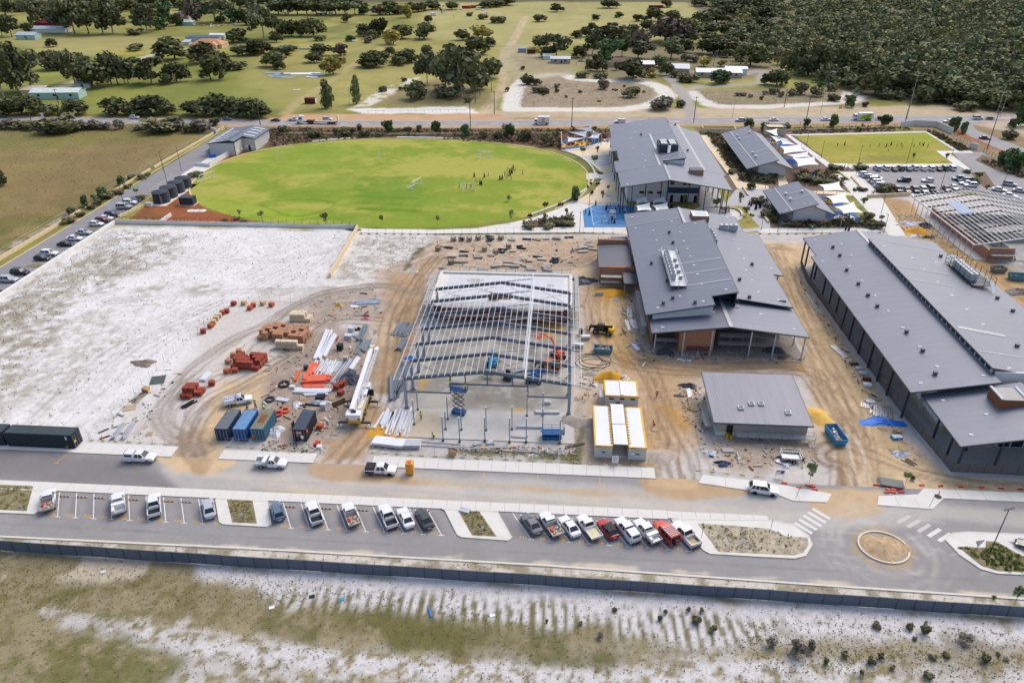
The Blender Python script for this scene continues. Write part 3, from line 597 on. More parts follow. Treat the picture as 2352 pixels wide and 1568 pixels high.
lawn=obj('oval_lawn',Dv('oval_lawn',np.arange(-134,13,.7),np.arange(206.6,316,.7),paint_lawn,LAWNM,z=.05,keep=lambda x,y:inoval(x,y,1.005)));lawn['kind']='structure'
ed=M();strip(ed,[oval_pt(a) for a in np.linspace(-.62,3.66,90)],.5,0,.22);struct('oval_kerb',ed,Aq)
for a0,a1,nm in ((1.36,1.68,'oval_kerb'),(1.92,2.2,'oval_kerb')): struct('terrace_step',strip(M(),[(oval_pt(a)[0],oval_pt(a)[1]+1.3) for a in np.linspace(a0,a1,12)],.9,0,.5),Ag)
# curved path and plaza
flat('plaza',[(829,525.5),(1000,528),(1090,525),(1176,511.5),(1226,499.5),(1283,479.5),(1336,454.5),(1366,437),(1383,409),(1376,392),(1357,374),(1332,358),(1300,346.5),(1296,340),(1322,333),(1380,320),(1402,320),(1414,400),(1440,470),(1470,540),(1340,534),(1180,535),(1000,536.5),(829,535)],Ag,.07)
for D,mm in (([(1300,346),(1398,331),(1400,352),(1334,359),(1318,352)],Bn),([(1376,384),(1404,384),(1407,397),(1382,402),(1380,392)],Bn),([(1334,458),(1366,437.5),(1383,415),(1415,415),(1420,455),(1400,466),(1330,466)],Bn),([(1337,359),(1400,356),(1402,381),(1375,384),(1360,374)],Dn),([(1330,466.5),(1420,466),(1424,473),(1360,473)],Dn)):
 flat('paving_band',D,mm,.078,t=.012)
tr=[(1290,347),(1318,355),(1345,370),(1360,386),(1366,402),(1360,420),(1340,440),(1310,458),(1275,474),(1240,487),(1212,497)]
struct('seat_wall',strip(M(),[g(*q) for q in spl(tr,5)],.6,0,.45),Ag)
tr2=[(1296,346),(1330,358),(1358,375),(1378,394),(1384,408),(1366,437),(1336,454.5),(1283,479.5),(1230,498),(1212,497),(1240,487),(1275,474),(1310,458),(1340,440),(1360,420),(1366,402),(1360,386),(1345,370),(1318,355)]
flat('grass_terrace',tr2,mat('terrace_grass',C(140,136,66),.95,var=.25,scale=.6,bump=.04),.11)
flat('steps',[(1346,400),(1384,397),(1386,411),(1347,414)],Ag,.2)
# blue court
ct=thing('basketball_court','blue painted court with white lines between the school blocks','court',G(1400,500))
cx,cy=ct.location[:2]
def loc_poly(D): return [(G(*q)[0]-cx,G(*q)[1]-cy) for q in D]
obj('surface',Pr(loc_poly([(1338.5,484.5),(1342,523),(1462,522),(1458,473),(1361,473)]),.02,.086),m_court,ct)
cl=M()
for a,b in (((1357,477.5),(1436,477.5)),((1436,477.5),(1447,518)),((1363,518),(1447,518)),((1357,477.5),(1363,518)),((1360,497.5),(1441,497))): strip(cl,loc_poly([a,b]),.12,.087,.092)
for c0,f in ((loc_poly([(1396,477.5)])[0],-1),(loc_poly([(1405,518)])[0],1)): strip(cl,[(c0[0]+5.6*cos(t),c0[1]+f*4.2*sin(t)) for t in np.linspace(0,pi,20)],.12,.087,.092)
c0=loc_poly([(1400,497.3)])[0];strip(cl,[(c0[0]+1.8*cos(t),c0[1]+1.8*sin(t)) for t in np.linspace(0,6.28,24)],.12,.087,.092)
obj('court_lines',cl,Bv,ct)
flat('verge',[(1196,521),(1218,512),(1316,493.5),(1319,522),(1196,523)],Db,.12,t=.06)
# paths east
flat('footpath',[(1606,311),(1627,311),(1706,419),(1764,427),(1764,434),(1694,434),(1672,400)],Bn,.07)
flat('plaza',[(1440,474),(1660,474),(1690,436),(1764,427),(1790,470),(1765,480),(1770,530),(1700,535),(1440,535)],Dn,.06)
flat('grass_terrace',[(1560,475),(1640,472),(1710,474),(1725,500),(1746,522),(1714,526),(1560,520)],mat('park_grass',C(158,148,72),.95,var=.2,scale=.5),.09)
struct('seat_wall',strip(M(),[g(*q) for q in spl([(1592,486),(1615,478.5),(1650,476.5),(1690,481),(1704,492),(1702,503),(1690,510)],5)],.6,0,.5),Ag)
flat('paving_band',[(1596,486),(1616,480),(1650,478),(1688,482.5),(1700,492),(1698,503),(1640,505)],Ag,.098,t=.03)
flat('footpath',[(1740,528),(1764,524.5),(2030,524.5),(2036,532),(1764,536),(1745,535)],Ag,.07)
flat('footpath',[(1904,376),(1946,376),(1972,400),(2020,446),(2080,542),(2045,545),(2010,505),(1960,450),(1918,400)],Ag,.075)
flat('footpath',[(1815,311),(1908,376.5),(1914,383),(1898,383),(1806,311)],Ag,.07)
flat('footpath',[(1800,309.5),(2128,302),(2206,349.5),(2198,350),(2126,304.5),(1828,312)],Ag,.072)
flat('footpath',[(1905,377.5),(2190,376.5),(2150,347),(2230,347),(2236,352),(2180,352),(2232,392),(2222,392),(2200,381),(1910,385)],Ag,.074)
flat('footpath',[(1984,446),(2020,446),(2150,444),(2150,452),(2000,453)],Ag,.073)
flat('footpath',[(1762,437),(1920,440),(1985,447),(1985,452),(1900,446),(1762,443)],Bn,.071)
flat('footpath',[(1784,392),(1796,392),(1812,426),(1800,436),(1790,436)],Bn,.0705)
flat('footpath',[(1873,505),(1888,505),(1904,524),(1886,524)],Ag,.071)
def paint_lawn2(X,Y):
 p=Paint(X,Y);m=sstep(.35,.65,fbm(X,Y,12,4,401))[:,None];p.C[:]=np.array(C(168,158,74))*(1-m)+np.array(C(150,150,54))*m
 p.poly([(1980,305),(2130,305),(2170,335),(2020,325)],C(150,160,50),3,5,8,.6);p.poly([(1990,360),(2090,358),(2100,372),(1990,372)],C(140,126,64),2,3,5,.6);p.C*=(.9+.2*fbm(X,Y,1.5,3,402))[:,None];return p.C
sl=[g(*q) for q in ((1829,312),(2126,304.5),(2186,346.5),(2150,346.5),(2189,376),(1911,376.5))]
_t=lambda x,y:Paint(np.asarray(x,float),np.asarray(y,float)).sd(sl)>-.3
lw=obj('playing_field',Dv('playing_field',np.arange(95,175,.7),np.arange(278,345,.7),paint_lawn2,LAWNM,z=.055,keep=_t));lw['kind']='structure'
flat('car_park',[(1955,386),(2100,381),(2205,380),(2240,398),(2268,438),(2150,447),(2010,447.5),(1984,420)],Dd,.033)
flat('verge',[(1905,386),(1950,385),(1965,395),(1920,395)],Db,.1);flat('verge',[(2010,433),(2048,433),(2050,442),(2013,444)],Db,.1);flat('verge',[(2230,398),(2262,395),(2285,428),(2262,432)],Db,.1)
flat('verge',[(2240,368),(2258,356),(2352,395),(2352,410),(2290,392)],Db,.1)
# limestone and white walls
def wall(label,P,w,h,material,cat='wall',name='retaining_wall',step=None):
 r=thing(name,label,cat,(P[0][0],P[0][1],0));o=P[0]
 Q_=[(p[0]-o[0],p[1]-o[1]) for p in P]
 if step:
  for a,b in zip(Q_,Q_[1:]):
   L_=math.dist(a,b);n=max(1,round(L_/step));
   me=strip(M(),[(0,0),((b[0]-a[0])/n*.985,(b[1]-a[1])/n*.985)],w,0,h).mesh('wall_block',material)
   for k in range(n): obj('wall_block',me,parent=r,loc=(a[0]+(b[0]-a[0])*k/n,a[1]+(b[1]-a[1])*k/n,U(-.02,.02)))
 else: obj('wall_body',strip(M(),Q_,w,0,h),material,r)
 return r
wall('cream limestone wall running back through the white sand lot',[(-59.0,171),(-60.6,206.3)],.45,1.3,Aq,step=1.9)
wall('white retaining wall between the access road and the sand lot',[(-137,100),(-137.0,158),(-136.6,205.6)],.9,1.0,Bt,step=3.0)
wall('white block wall along the back edge of the sand lot',[(-136.4,206),(-92.2,206.3),(-60.7,206.7)],.35,1.2,Bt,step=3.0)
wall('yellowish limestone wall on the outer side of the access road',[(-152.6,165),(-153.1,215)],.45,1.0,Aq,step=2.4)
wall('stepped limestone wall among shrubs beside the access road',[(-153.2,218),(-154,262)],.45,.7,Aq,step=2.4)
wall('low limestone wall beside the access road near the gate',[(-153.5,264),(-153.2,328)],.45,.9,Aq,step=3)
wall('limestone wall under the railing beside the water tanks',[(-138.2,211),(-135.4,222)],.4,.9,Aq,step=2)
wall('pale block wall below the railing in front of the mulch bed',[(-136.2,207.6),(-122.8,207.4)],.3,.8,Aq)
wall('short white post wall on the mulch bed',[(-122.6,207),(-122.4,213.5)],.4,1.1,Bt)
# buildings
def roofmat(name,col,rib=.76,ax=1):
 m=mat(name,col,.45,.15,var=.11,scale=.6,spec=.4,stretch=(.12,1.6,1) if ax else (1.6,.12,1));n=m.node_tree;b=n.nodes['Principled BSDF']
 tc=n.nodes.new('ShaderNodeTexCoord');wv=n.nodes.new('ShaderNodeTexWave');wv.bands_direction='Y' if ax else 'X';wv.inputs['Scale'].default_value=1.1;wv.inputs['Distortion'].default_value=0
 n.links.new(tc.outputs['Object'],wv.inputs['Vector']);bp=n.nodes.new('ShaderNodeBump');bp.inputs['Strength'].default_value=.3;bp.inputs['Distance'].default_value=.05
 n.links.new(wv.outputs[0],bp.inputs['Height']);n.links.new(bp.outputs[0],b.inputs['Normal']);return m
Be=roofmat('grey_sheet_roof',C(110,116,130));m_roof2=roofmat('violet_grey_sheet_roof',C(118,120,132),ax=0);Bk=mat('roof_flashing',C(172,172,176),.5,.2)
Bj=mat('charcoal_fascia',C(74,80,88),.5);Bh=mat('light_grey_panel',C(206,208,212),.6,var=.04)
def Eb(name,c1,c2,sc_=1.0):
 m=mat(name,c1,.85,var=.1);n=m.node_tree;b=n.nodes['Principled BSDF'];tc=n.nodes.new('ShaderNodeTexCoord');bt_=n.nodes.new('ShaderNodeTexBrick')
 bt_.inputs['Color1'].default_value=(*c1,1);bt_.inputs['Color2'].default_value=(*[x*.72 for x in c1],1);bt_.inputs['Mortar'].default_value=(*c2,1);bt_.inputs['Scale'].default_value=1.0
 bt_.inputs['Brick Width'].default_value=.35*sc_;bt_.inputs['Row Height'].default_value=.12*sc_;bt_.inputs['Mortar Size'].default_value=.012
 mp_=n.nodes.new('ShaderNodeMapping');mp_.inputs['Rotation'].default_value=(R(90),0,0);n.links.new(tc.outputs['Object'],mp_.inputs[0]);n.links.new(mp_.outputs[0],bt_.inputs['Vector']);n.links.new(bt_.outputs[0],b.inputs['Base Color']);return m
Ap=Eb('orange_brick',C(196,128,92),C(190,170,150));m_rbrick=Eb('red_brick',C(140,62,48),C(150,120,110));Bf=mat('white_render',C(236,236,238),.7,var=.04,scale=.4)
Bq=mat('beige_block',C(206,188,152),.85,var=.1,scale=1);Bg=mat('grey_block',C(176,174,168),.85,var=.12,scale=.8);Br=mat('navy_cladding',C(40,66,98),.5);An=mat('timber',C(206,170,120),.8,var=.2,scale=2)
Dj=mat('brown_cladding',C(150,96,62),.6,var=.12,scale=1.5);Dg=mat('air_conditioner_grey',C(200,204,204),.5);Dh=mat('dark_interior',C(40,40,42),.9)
class Bld:
 def __init__(s,name,label,cat,x,y,z=0,group=None): s.r=thing(name,label,cat,(x,y,z),0,group);s.x,s.y,s.z=x,y,z
 def p(s,name,mb,mt,parent=None,label=None):
  if parent is None: return obj(name,mb,mt,s.r,loc=(-s.x,-s.y,-s.z),label=label)
  return obj(name,mb,mt,parent,label=label)
def onp(pl,x,y):
 return pl[1]+pl[2]*(x-pl[0])
def roof(b,pts,name='roof',t=.22,mt=None):
 o=b.p(name,Sl(pts,t),mt or Be);fm=M()
 for k in range(len(pts)):
  p,q=Vector(pts[k]),Vector(pts[(k+1)%len(pts)]);d=Vector((0,0,-.12));fm.beam(p+d,q+d,.14,.26)
 b.p('fascia',fm,Bj,o);return o
VENT=Bx(-.45,.45,-.4,.4,0,.08,1).box(-.3,.3,-.28,.28,.08,.5).box(-.38,.38,-.34,.34,.5,.62,2).mesh('roof_vent',[Bj,Bk,Ae])
ANCH=Bx(-.32,.32,-.16,.16,0,.08).mesh('roof_anchor',Aa)
HATCH=Bx(-.5,.5,-.5,.5,0,.3,0).box(-.4,.4,-.4,.4,.3,.32,1).mesh('skylight',[Aa,Aj])
def put(name,me,ro,x,y,z,rz=0):
 o=obj(name,me,parent=ro,loc=(x,y,z),rz=rz);return o
def solve(Dx,Dy,pl):
 z=pl[1]
 for _ in range(12):
  p=G(Dx,Dy,z);z=onp(pl,p[0],p[1])
 return p[0],p[1],z
def vents(ro,L,pl,kind='v'):
 for (i,j,x,y) in L:
  X,Y,Zz=solve(588*i+x/4,392*j+y/4,pl)
  put('roof_vent' if kind=='v' else 'roof_anchor' if kind=='a' else 'skylight',VENT if kind=='v' else ANCH if kind=='a' else HATCH,ro,X,Y,Zz-.02)
def flash(ro,pl,L,w=.45):
 for a,b_ in L:
  p=Vector(solve(588*a[0]+a[2]/4,392*a[1]+a[3]/4,pl));q=Vector(solve(588*b_[0]+b_[2]/4,392*b_[1]+b_[3]/4,pl));p.z+=.03;q.z+=.03
  obj('flashing',Bm(p,q,w,.06),Bk,ro)
def cols(b,L,z0=0,w=.28,mt=None,parent=None):
 for x,y,z1 in L: b.p('column',Bx(x-w/2,x+w/2,y-w/2,y+w/2,z0,z1),mt or Ae,parent)
def acs(b,ro,x,y,z,n,dx,dy,rz=0,size=(1.1,1.0,1.5)):
 for k in range(n):
  u=obj('air_conditioner',Cb(0,0,0,*size),Dg,ro,loc=(x+dx*k,y+dy*k,z),rz=rz)
  obj('fan_grille',La([(.38,size[2]),(.38,size[2]+.06),(.05,size[2]+.08)],10),Ae,u)
def cage(ro,x0,x1,y0,y1,z0,h,post=1.6,mt=None):
 m=M();mt=mt or Ab
 obj('platform_deck',Bx(x0,x1,y0,y1,z0,z0+.12),mt,ro)
 for a,b_ in (((x0,y0),(x1,y0)),((x1,y0),(x1,y1)),((x1,y1),(x0,y1)),((x0,y1),(x0,y0))):
  for hh in (.55,1): m.beam((*a,z0+h*hh),(*b_,z0+h*hh),.07)
  n=max(1,int(math.dist(a,b_)/post))
  for k in range(n): p=(a[0]+(b_[0]-a[0])*k/n,a[1]+(b_[1]-a[1])*k/n);m.beam((*p,z0-.8),(*p,z0+h),.09)
 obj('guard_rail',m,mt,ro)
# ---- school block nearest the steel frame (under construction)
b2=Bld('school_building','unfinished brick school block with stepped grey roof beside the steel frame','building',36,170)
pa=(19.6,7.2,.203);za=lambda x:onp(pa,x,0);pb=(34.6,9.2,-.146);zb=lambda x:onp(pb,x,0)
ra=roof(b2,[(19.5,141.4,za(19.5)),(33.8,141.4,za(33.8)),(33.8,145.6,za(33.8)),(39.4,145.6,za(39.4)),(39.4,190.6,za(39.4)),(32.9,190.6,za(32.9)),(32.9,194.4,za(32.9)),(19.2,194.4,za(19.2))])
rb=roof(b2,[(34.6,148.2,zb(34.6)),(52.5,148.2,zb(52.5)),(52.5,166,zb(52.5)),(54.9,166,zb(54.9)),(54.9,193.2,zb(54.9)),(51,193.2,zb(51)),(51,205.6,zb(51)),(34.65,205.6,zb(34.6))])
roof(b2,[(19.1,188,6.75),(34.6,188,8.95),(34.6,205.6,9.18),(19.1,205.6,6.85)])
rc=roof(b2,[(20.4,136,5.7),(36.5,136,7.75),(36.5,151,7.75),(20.4,151,5.7)]);rd=roof(b2,[(36.5,136,7.75),(52.8,136,5.85),(52.8,151,5.85),(36.5,151,7.75)])
obj('ridge_cap',Bm((36.5,135.9,7.82),(36.5,150.5,7.82),.8,.06),Bk,rc);obj('ridge_cap',Bm((34.6,191.5,9.28),(34.6,205.6,9.28),.8,.06),Bk,rb)
cw=b2.p('clerestory_wall',Bx(39.0,39.25,145.8,190.4,7.5,11.0),Ae);
for k in range(15): b2.p('clerestory_window',Bx(39.25,39.3,146.4+2.95*k,148.8+2.95*k,9.0,10.6),Aj,cw)
b2.p('gable_infill',Ad([(21,141.7,6.0),(33.6,141.7,7.6),(33.6,141.7,9.8),(21,141.7,7.2)],[(0,1,2,3)]).add([(21,141.8,6.0),(33.6,141.8,7.6),(33.6,141.8,9.8),(21,141.8,7.2)],[(3,2,1,0)]),Bh)
b2.p('end_wall',Bx(21.5,51.5,150.4,150.8,0,7),Dh);b2.p('side_wall',Bx(21.2,21.6,142,203,0,6.6),Ap);b2.p('side_wall',Bx(51.0,51.4,150,203,0,6.2),Ap);b2.p('rear_wall',Bx(21.2,51.2,203,203.4,0,6.6),Ap)  # end wall is pale block; canopy shade is put into its near-black colour
bw=b2.p('brick_room',Bx(26.8,34.2,138.9,150.3,0,6.3),Ap,label='orange brick room at the front under the canopy');b2.p('patch',Bx(28.5,33.5,138.86,138.9,0,1.3),m_rbrick,bw)
b2.p('floor_slab',Bx(21,53,137,150.3,0,.12),mat('site_dust_slab',C(150,142,134),.9,var=.2))
for (x,y) in ((21.4,137.2),(27.2,136.2),(33.1,136.6),(41.2,136.8),(46.1,136.6),(52.3,136.8),(52.3,143),(21.2,143)): cols(b2,[(x,y,6.6-.05*abs(x-36.5))],w=.26,mt=Ab)
for k in range(12): cols(b2,[(20.4,146+5*k,7.0)],w=.2,mt=Ab)
cols(b2,[(54.3,168,6.1),(54.3,175,6.1),(54.3,182,6.1),(54.3,190,6.1)],w=.2,mt=Ae)
fl=pa
vents(ra,[(2,1,1443,572),(2,1,1478,665),(2,1,1520,765),(2,1,1280,855),(2,1,1425,1015),(2,1,1475,1175),(2,1,1388,1225),(2,1,1680,1218)],pa)
vents(ra,[(2,1,1104,425),(2,1,1137,527),(2,1,1298,548),(2,1,1466,465),(2,1,1328,640),(2,1,1580,647),(2,1,1357,732),(2,1,1608,716),(2,1,1638,788),(2,1,1394,843),(2,1,1672,868),(2,1,1428,945),(2,1,1705,950),(2,1,1465,1058),(2,1,1742,1040),(2,1,1543,1152),(2,1,1757,1198),(2,1,1966,1090),(2,1,1338,1258),(2,1,1548,568),(2,1,1682,487)],pa,'a')
vents(rb,[(2,1,2205,866),(2,1,2090,1005),(2,1,2180,1168)],pb);vents(rb,[(2,1,2035,632),(2,1,2086,720),(2,1,2137,808),(2,1,2154,912),(2,1,2208,1008),(2,1,2267,1115),(2,1,2192,596),(2,1,1830,462),(2,1,1980,425),(3,1,32,896),(3,1,95,1188)],pb,'a')
vents(rc,[(2,1,1384,1436),(2,1,1850,1298)],(20.4,5.7,.127),'a');vents(rd,[(2,1,2290,1315),(3,1,240,1453)],(36.5,7.75,-.117),'a')
flash(ra,pa,[((2,1,1545,858),(2,1,1920,800)),((2,1,1590,948),(2,1,1965,895)),((2,1,1600,1058),(2,1,2015,995))]);flash(ra,pa,[((2,1,1040,510),(2,1,1530,432))],.3)
flash(rb,pb,[((2,1,1785,520),(2,1,1945,535)),((2,1,2040,548),(2,1,2125,556))],.3)
hx,hy,hz=solve(1176+1470/4,392+920/4,pa);cage(ra,hx-1.6,hx+2.0,hy-10,hy+10.5,hz+.7,1.1);acs(b2,ra,hx-.7,hy-6.5,hz+.85,8,0,1.9)
for k in range(4): obj('ductwork',Cb(hx+1.1,hy-6+3.4*k,hz+.8,.7,.9,.8),Ab,ra)
X,Y,Zz=solve(1176+1830/4,392+610/4,pb);acs(b2,rb,X,Y-5,Zz,4,0,2.2);X,Y,Zz=solve(1176+1995/4,392+545/4,pb);acs(b2,rb,X-1.6,Y,Zz,2,2.6,0,size=(2.2,1.2,1.6))
X,Y,Zz=solve(1176+1720/4,392+440/4,pb);ch=b2.p('roof_box',Cb(0,0,0,4.6,4.4,2.4),Ap,label='square brick box with a sunken white top');ch.location=(X-36,Y-170,Zz-1.0);obj('roof_box_top',Cb(0,0,2.4,4.4,4.2,.1).cbox(0,0,2.5,3.2,3.0,.02,mi=1),[Aa,Dg],ch)
X,Y,Zz=solve(1176+2060/4,392+1250/4,(36.5,7.75,-.117));sk=obj('skylight',HATCH,parent=rd,loc=(X,Y,Zz));obj('tripod',Bm((X-.8,Y+.6,Zz),(X,Y+.8,Zz+1.6),.06).beam((X+.9,Y+.6,Zz),(X,Y+.8,Zz+1.6),.06).beam((X,Y+1.6,Zz),(X,Y+.8,Zz+1.6),.06),Ab,rd)
# scaffold
m_scaf=mat('scaffold_tube',C(150,152,154),.5,.5)
def scaffold(label,x0,x1,y0,y1,levels=2,bay=2.4,lift=2.0,wood=True,rz=0):
 s=thing('scaffold',label,'scaffold',((x0+x1)/2,(y0+y1)/2,0),rz);ox,oy=s.location[0],s.location[1]
 n=max(1,round(max(x1-x0,y1-y0)/bay));alongx=(x1-x0)>=(y1-y0)
 P=[(x0+(x1-x0)*k/n,y0) if alongx else (x0,y0+(y1-y0)*k/n) for k in range(n+1)];off=(0,y1-y0) if alongx else (x1-x0,0)
 H_=levels*lift+.9
 for p in P:
  for q in (p,(p[0]+off[0],p[1]+off[1])): obj('upright',Tu((q[0]-ox,q[1]-oy,0),(q[0]-ox,q[1]-oy,H_),.035,5),m_scaf,s)
 for l in range(1,levels+1):
  z=l*lift;mm=M()
  for q in (0,1):
   a=(P[0][0]+off[0]*q-ox,P[0][1]+off[1]*q-oy);b_=(P[-1][0]+off[0]*q-ox,P[-1][1]+off[1]*q-oy)
   mm.tube((*a,z),(*b_,z),.03,5).tube((*a,z+.9),(*b_,z+.9),.03,5)
  for p in P: mm.tube((p[0]-ox,p[1]-oy,z),(p[0]+off[0]-ox,p[1]+off[1]-oy,z),.03,5)
  obj('ledger',mm,m_scaf,s)
  if wood: 
   w_=abs(off[0]+off[1])
   for k in range(3): obj('plank',(Bx(P[0][0]-ox,P[-1][0]-ox,y0-oy+.1+k*w_*.3,y0-oy+.1+k*w_*.3+w_*.26,z+.02,z+.07) if alongx else Bx(x0-ox+.1+k*w_*.3,x0-ox+.1+k*w_*.3+w_*.26,P[0][1]-oy,P[-1][1]-oy,z+.02,z+.07)),Ah,s)
 for a,b_ in zip(P[::2],P[1::2]): obj('brace',Tu((a[0]-ox,a[1]-oy,.2),(b_[0]-ox,b_[1]-oy,H_-.9),.03,5),m_scaf,s)
 return s
scaffold('scaffold with plank decks under the front canopy of the unfinished block',35.2,47.5,138.5,140.0,2)
scaffold('low scaffold at the left front corner of the unfinished brick block',21.8,26.5,139.2,140.6,1)
scaffold('scaffold along the left side of the unfinished brick block',18.9,20.0,142,160,2)
# ---- low annexe left of it
an=Bld('annexe','low brick annexe with dark roof on the left of the unfinished block','building',15,180)
roof(an,[(10.8,172.6,4.3),(19.2,172.6,4.7),(19.2,188.5,4.7),(10.8,188.5,4.3)],mt=roofmat('dark_sheet_roof',C(92,94,102)))
an.p('front_wall',Bx(11.6,17.6,171.6,172.2,0,4.9),Ap);an.p('wall',Bx(11,19,172.4,188,0,4.1),Ap);an.p('parapet',Bx(11.0,19.3,188.3,189.0,3.5,5.6),Ap);an.p('front_parapet',Bx(17.6,19.6,171.7,172.1,3.4,5.0),Ap)
roof(an,[(16.7,164.8,3.6),(20.6,164.8,3.6),(20.6,171.5,3.9),(16.7,171.5,3.9)],name='porch_roof',mt=MATS['dark_sheet_roof']);cols(an,[(16.9,165.1,3.5),(20.3,165.1,3.5)],w=.14,mt=Ab)
roof(an,[(14.9,190.5,4.4),(19.3,190.5,4.6),(19.3,193.5,4.6),(14.9,193.5,4.4)],name='rear_roof',mt=MATS['dark_sheet_roof'])
scaffold('scaffold with yellow edge boards in front of the low brick annexe',11.2,16.4,168.8,170.4,2,2.4,1.6)
# ---- two-storey school block at the back
b1=Bld('school_building','two storey white and navy school block with grey roof beside the oval','building',36,262)
p1=(18.8,9.0,.148);z1=lambda x:onp(p1,x,0);p1b=(36,10.6,-.115);z1b=lambda x:onp(p1b,x,0)
r1=roof(b1,[(18.6,240,z1(18.6)),(34.3,240,z1(34.3)),(34.3,246.5,z1(34.3)),(42,246.5,z1(42)),(42,306,z1(42)),(19.4,306,z1(19.4)),(19.4,286,z1(19.4)),(18.6,286,z1(18.6)),(18.6,266,z1(18.6)),(20.4,266,z1(20.4)),(20.4,253,z1(20.4)),(18.6,253,z1(18.6))])
r1b=roof(b1,[(36,240,z1b(36)),(54.6,240,z1b(54.6)),(54.6,299,z1b(54.6)),(50,302,z1b(50)),(42.1,312,z1b(42)),(36,312,z1b(36))])
r1c=roof(b1,[(19.2,224.2,9.0),(34.3,224.2,11.6),(34.3,241,11.6),(19.2,241,9.0)]);r1d=roof(b1,[(34.3,224.2,11.6),(53.6,224.2,8.7),(53.6,241,8.7),(34.3,241,11.6)])
b1.p('clerestory_wall',Bx(41.6,41.8,247,305.5,9,12.2),Bh);b1.p('gable_infill',Bx(34.5,41.5,246.8,247,9.5,11.6),Aa)
obj('ridge_cap',Bm((34.3,224.2,11.66),(34.3,241,11.66),.7,.06),Bk,r1c)
w1=b1.p('wall',Bx(22.6,46,237.6,303,0,9.2),Bf);ww=[]
for x in (27.3,30.2,33.1):
 for z in (7.4,3.2): b1.p('window',Bx(x-.8,x+.8,237.5,237.58,z-.35,z+.35),Aj,w1)
nb=b1.p('navy_band',Bx(35.6,45.9,237.3,237.58,0.1,9.6),Br)
b1.p('balcony_panel',Bx(35.9,45.6,237.2,237.29,5.2,7.6),Bh,nb);b1.p('lower_panel',Bx(35.9,45.6,237.2,237.29,.3,3.2),Bh,nb)
for x in (37,41,42.5,45.2): b1.p('window',Bx(x-.6,x+.6,237.12,237.2,6.0,7.5),Aj,nb)
for x in (37.2,40.6,41.8,45.0): b1.p('door',Bx(x-.5,x+.5,237.12,237.2,.3,2.6),Aj,nb)
b1.p('brick_wall',Bx(46,46.4,237.8,252,0,8.6),Ap);b1.p('porch_floor',Bx(46.4,55,226,262,.0,.12),Dn)
for k in range(7): cols(b1,[(19.6,226+11*k,8.9),(20.6,228+11*k,8.9)],w=.25)
cols(b1,[(23,226,9.4),(28.5,237.2,9.6),(33.6,237.2,11),(40.6,226,10.3),(46,227,9.6)],w=.22)
for y in (226,232,240,248): cols(b1,[(52.8,y,8.5),(51.2,y+1,8.6)],w=.25)
flash(r1,p1,[((2,0,1195,1245),(2,0,1450,1205)),((2,0,1380,1440),(2,0,1560,1395)),((2,0,1440,1370),(2,0,1530,1355))]);flash(r1,p1,[((2,0,1265,1230),(2,0,1335,1400)),((2,0,1310,1400),(2,0,1380,1568))],.9);flash(r1b,p1b,[((2,0,1520,1145),(2,0,1770,1568))],.9)
vents(r1,[(2,0,1185,1240)],p1);vents(r1b,[(2,0,1500,1150),(2,0,1612,1388),(2,0,1430,1128)],p1b);vents(r1,[(2,0,1175,1150),(2,0,1090,1273),(2,0,1130,1215),(2,0,1118,1358),(2,0,1200,1415),(2,0,1225,1475),(2,0,1215,1540)],p1,'a');vents(r1c,[(2,1,1060,125)],(19.2,9,.172),'a')
X,Y,Zz=solve(1176+1425/4,1370/4,p1);eq=obj('plant_enclosure',Bx(X-3.3,X+3.3,Y-3.5,Y+3.5,Zz,Zz+2.3,1).box(X-3.1,X+3.1,Y-3.3,Y+3.3,Zz+2.3,Zz+2.32),[Dh,Bj],r1)
for dx in (-1.5,1.5):
 for k in range(4): obj('air_conditioner',Bx(X+dx-1.1,X+dx+1.1,Y-3+1.6*k,Y-1.7+1.6*k,Zz+2.3,Zz+2.7),Dg,eq)
obj('access_stair',Bm((X+.3,Y-3.6,Zz+2.2),(X-.2,Y-6,Zz+.2),.9,.1).beam((X+.8,Y-3.6,Zz+3.1),(X+.3,Y-6,Zz+1.1),.06).beam((X-.2,Y-3.6,Zz+3.1),(X-.7,Y-6,Zz+1.1),.06),Aa,r1)
X,Y,Zz=solve(1176+1690/4,392+25/4,(34.3,11.6,-.15));ch=obj('roof_box',Cb(0,0,0,4.2,3.2,2.6),Ap,r1d,loc=(X,Y,Zz-1.2));obj('roof_box_top',Cb(0,0,2.6,4.3,3.3,.08),Bj,ch)
# ---- large block on the right
b3=Bld('school_building','large long grey roofed school block with charcoal posts on the right','building',84,150)
p3=(64.5,7.0,.187);z3=lambda x:onp(p3,x,0);p3b=(78.8,10.9,-.165);z3b=lambda x:onp(p3b,x,0)
r3=roof(b3,[(64.4,114.5,z3(64.4)),(79.3,114.5,z3(79.3)),(79.3,189,z3(79.3)),(65.7,189,z3(65.7)),(65.7,176.8,z3(65.7)),(64.4,176.8,z3(64.4))])
r3c=roof(b3,[(79.3,176,9.7),(99.8,176,7.0),(99.8,189,7.0),(79.3,189,9.7)])
r3b=roof(b3,[(78.8,117.5,z3b(78.8)),(103,117.5,z3b(103)),(103,168,z3b(103)),(101,180,z3b(101)),(78.8,180,z3b(78.8))])
obj('ridge_cap',Bm((79.4,176,9.8),(79.4,189,9.8),.9,.06),Bk,r3c)
cw=b3.p('clerestory_wall',Bx(79.0,79.25,117.8,179.8,9.3,10.7),Bh)
for k in range(31): b3.p('clerestory_window',Bx(78.93,79.0,118.3+1.98*k,119.8+1.98*k,9.85,10.6),Aj,cw)
r3d=roof(b3,[(66.9,100.2,6.0),(83.5,100.2,9.3),(83.5,115.6,9.3),(66.9,115.6,6.0)]);roof(b3,[(83.5,100.2,9.3),(104,100.2,6.6),(104,115.6,6.6),(83.5,115.6,9.3)])
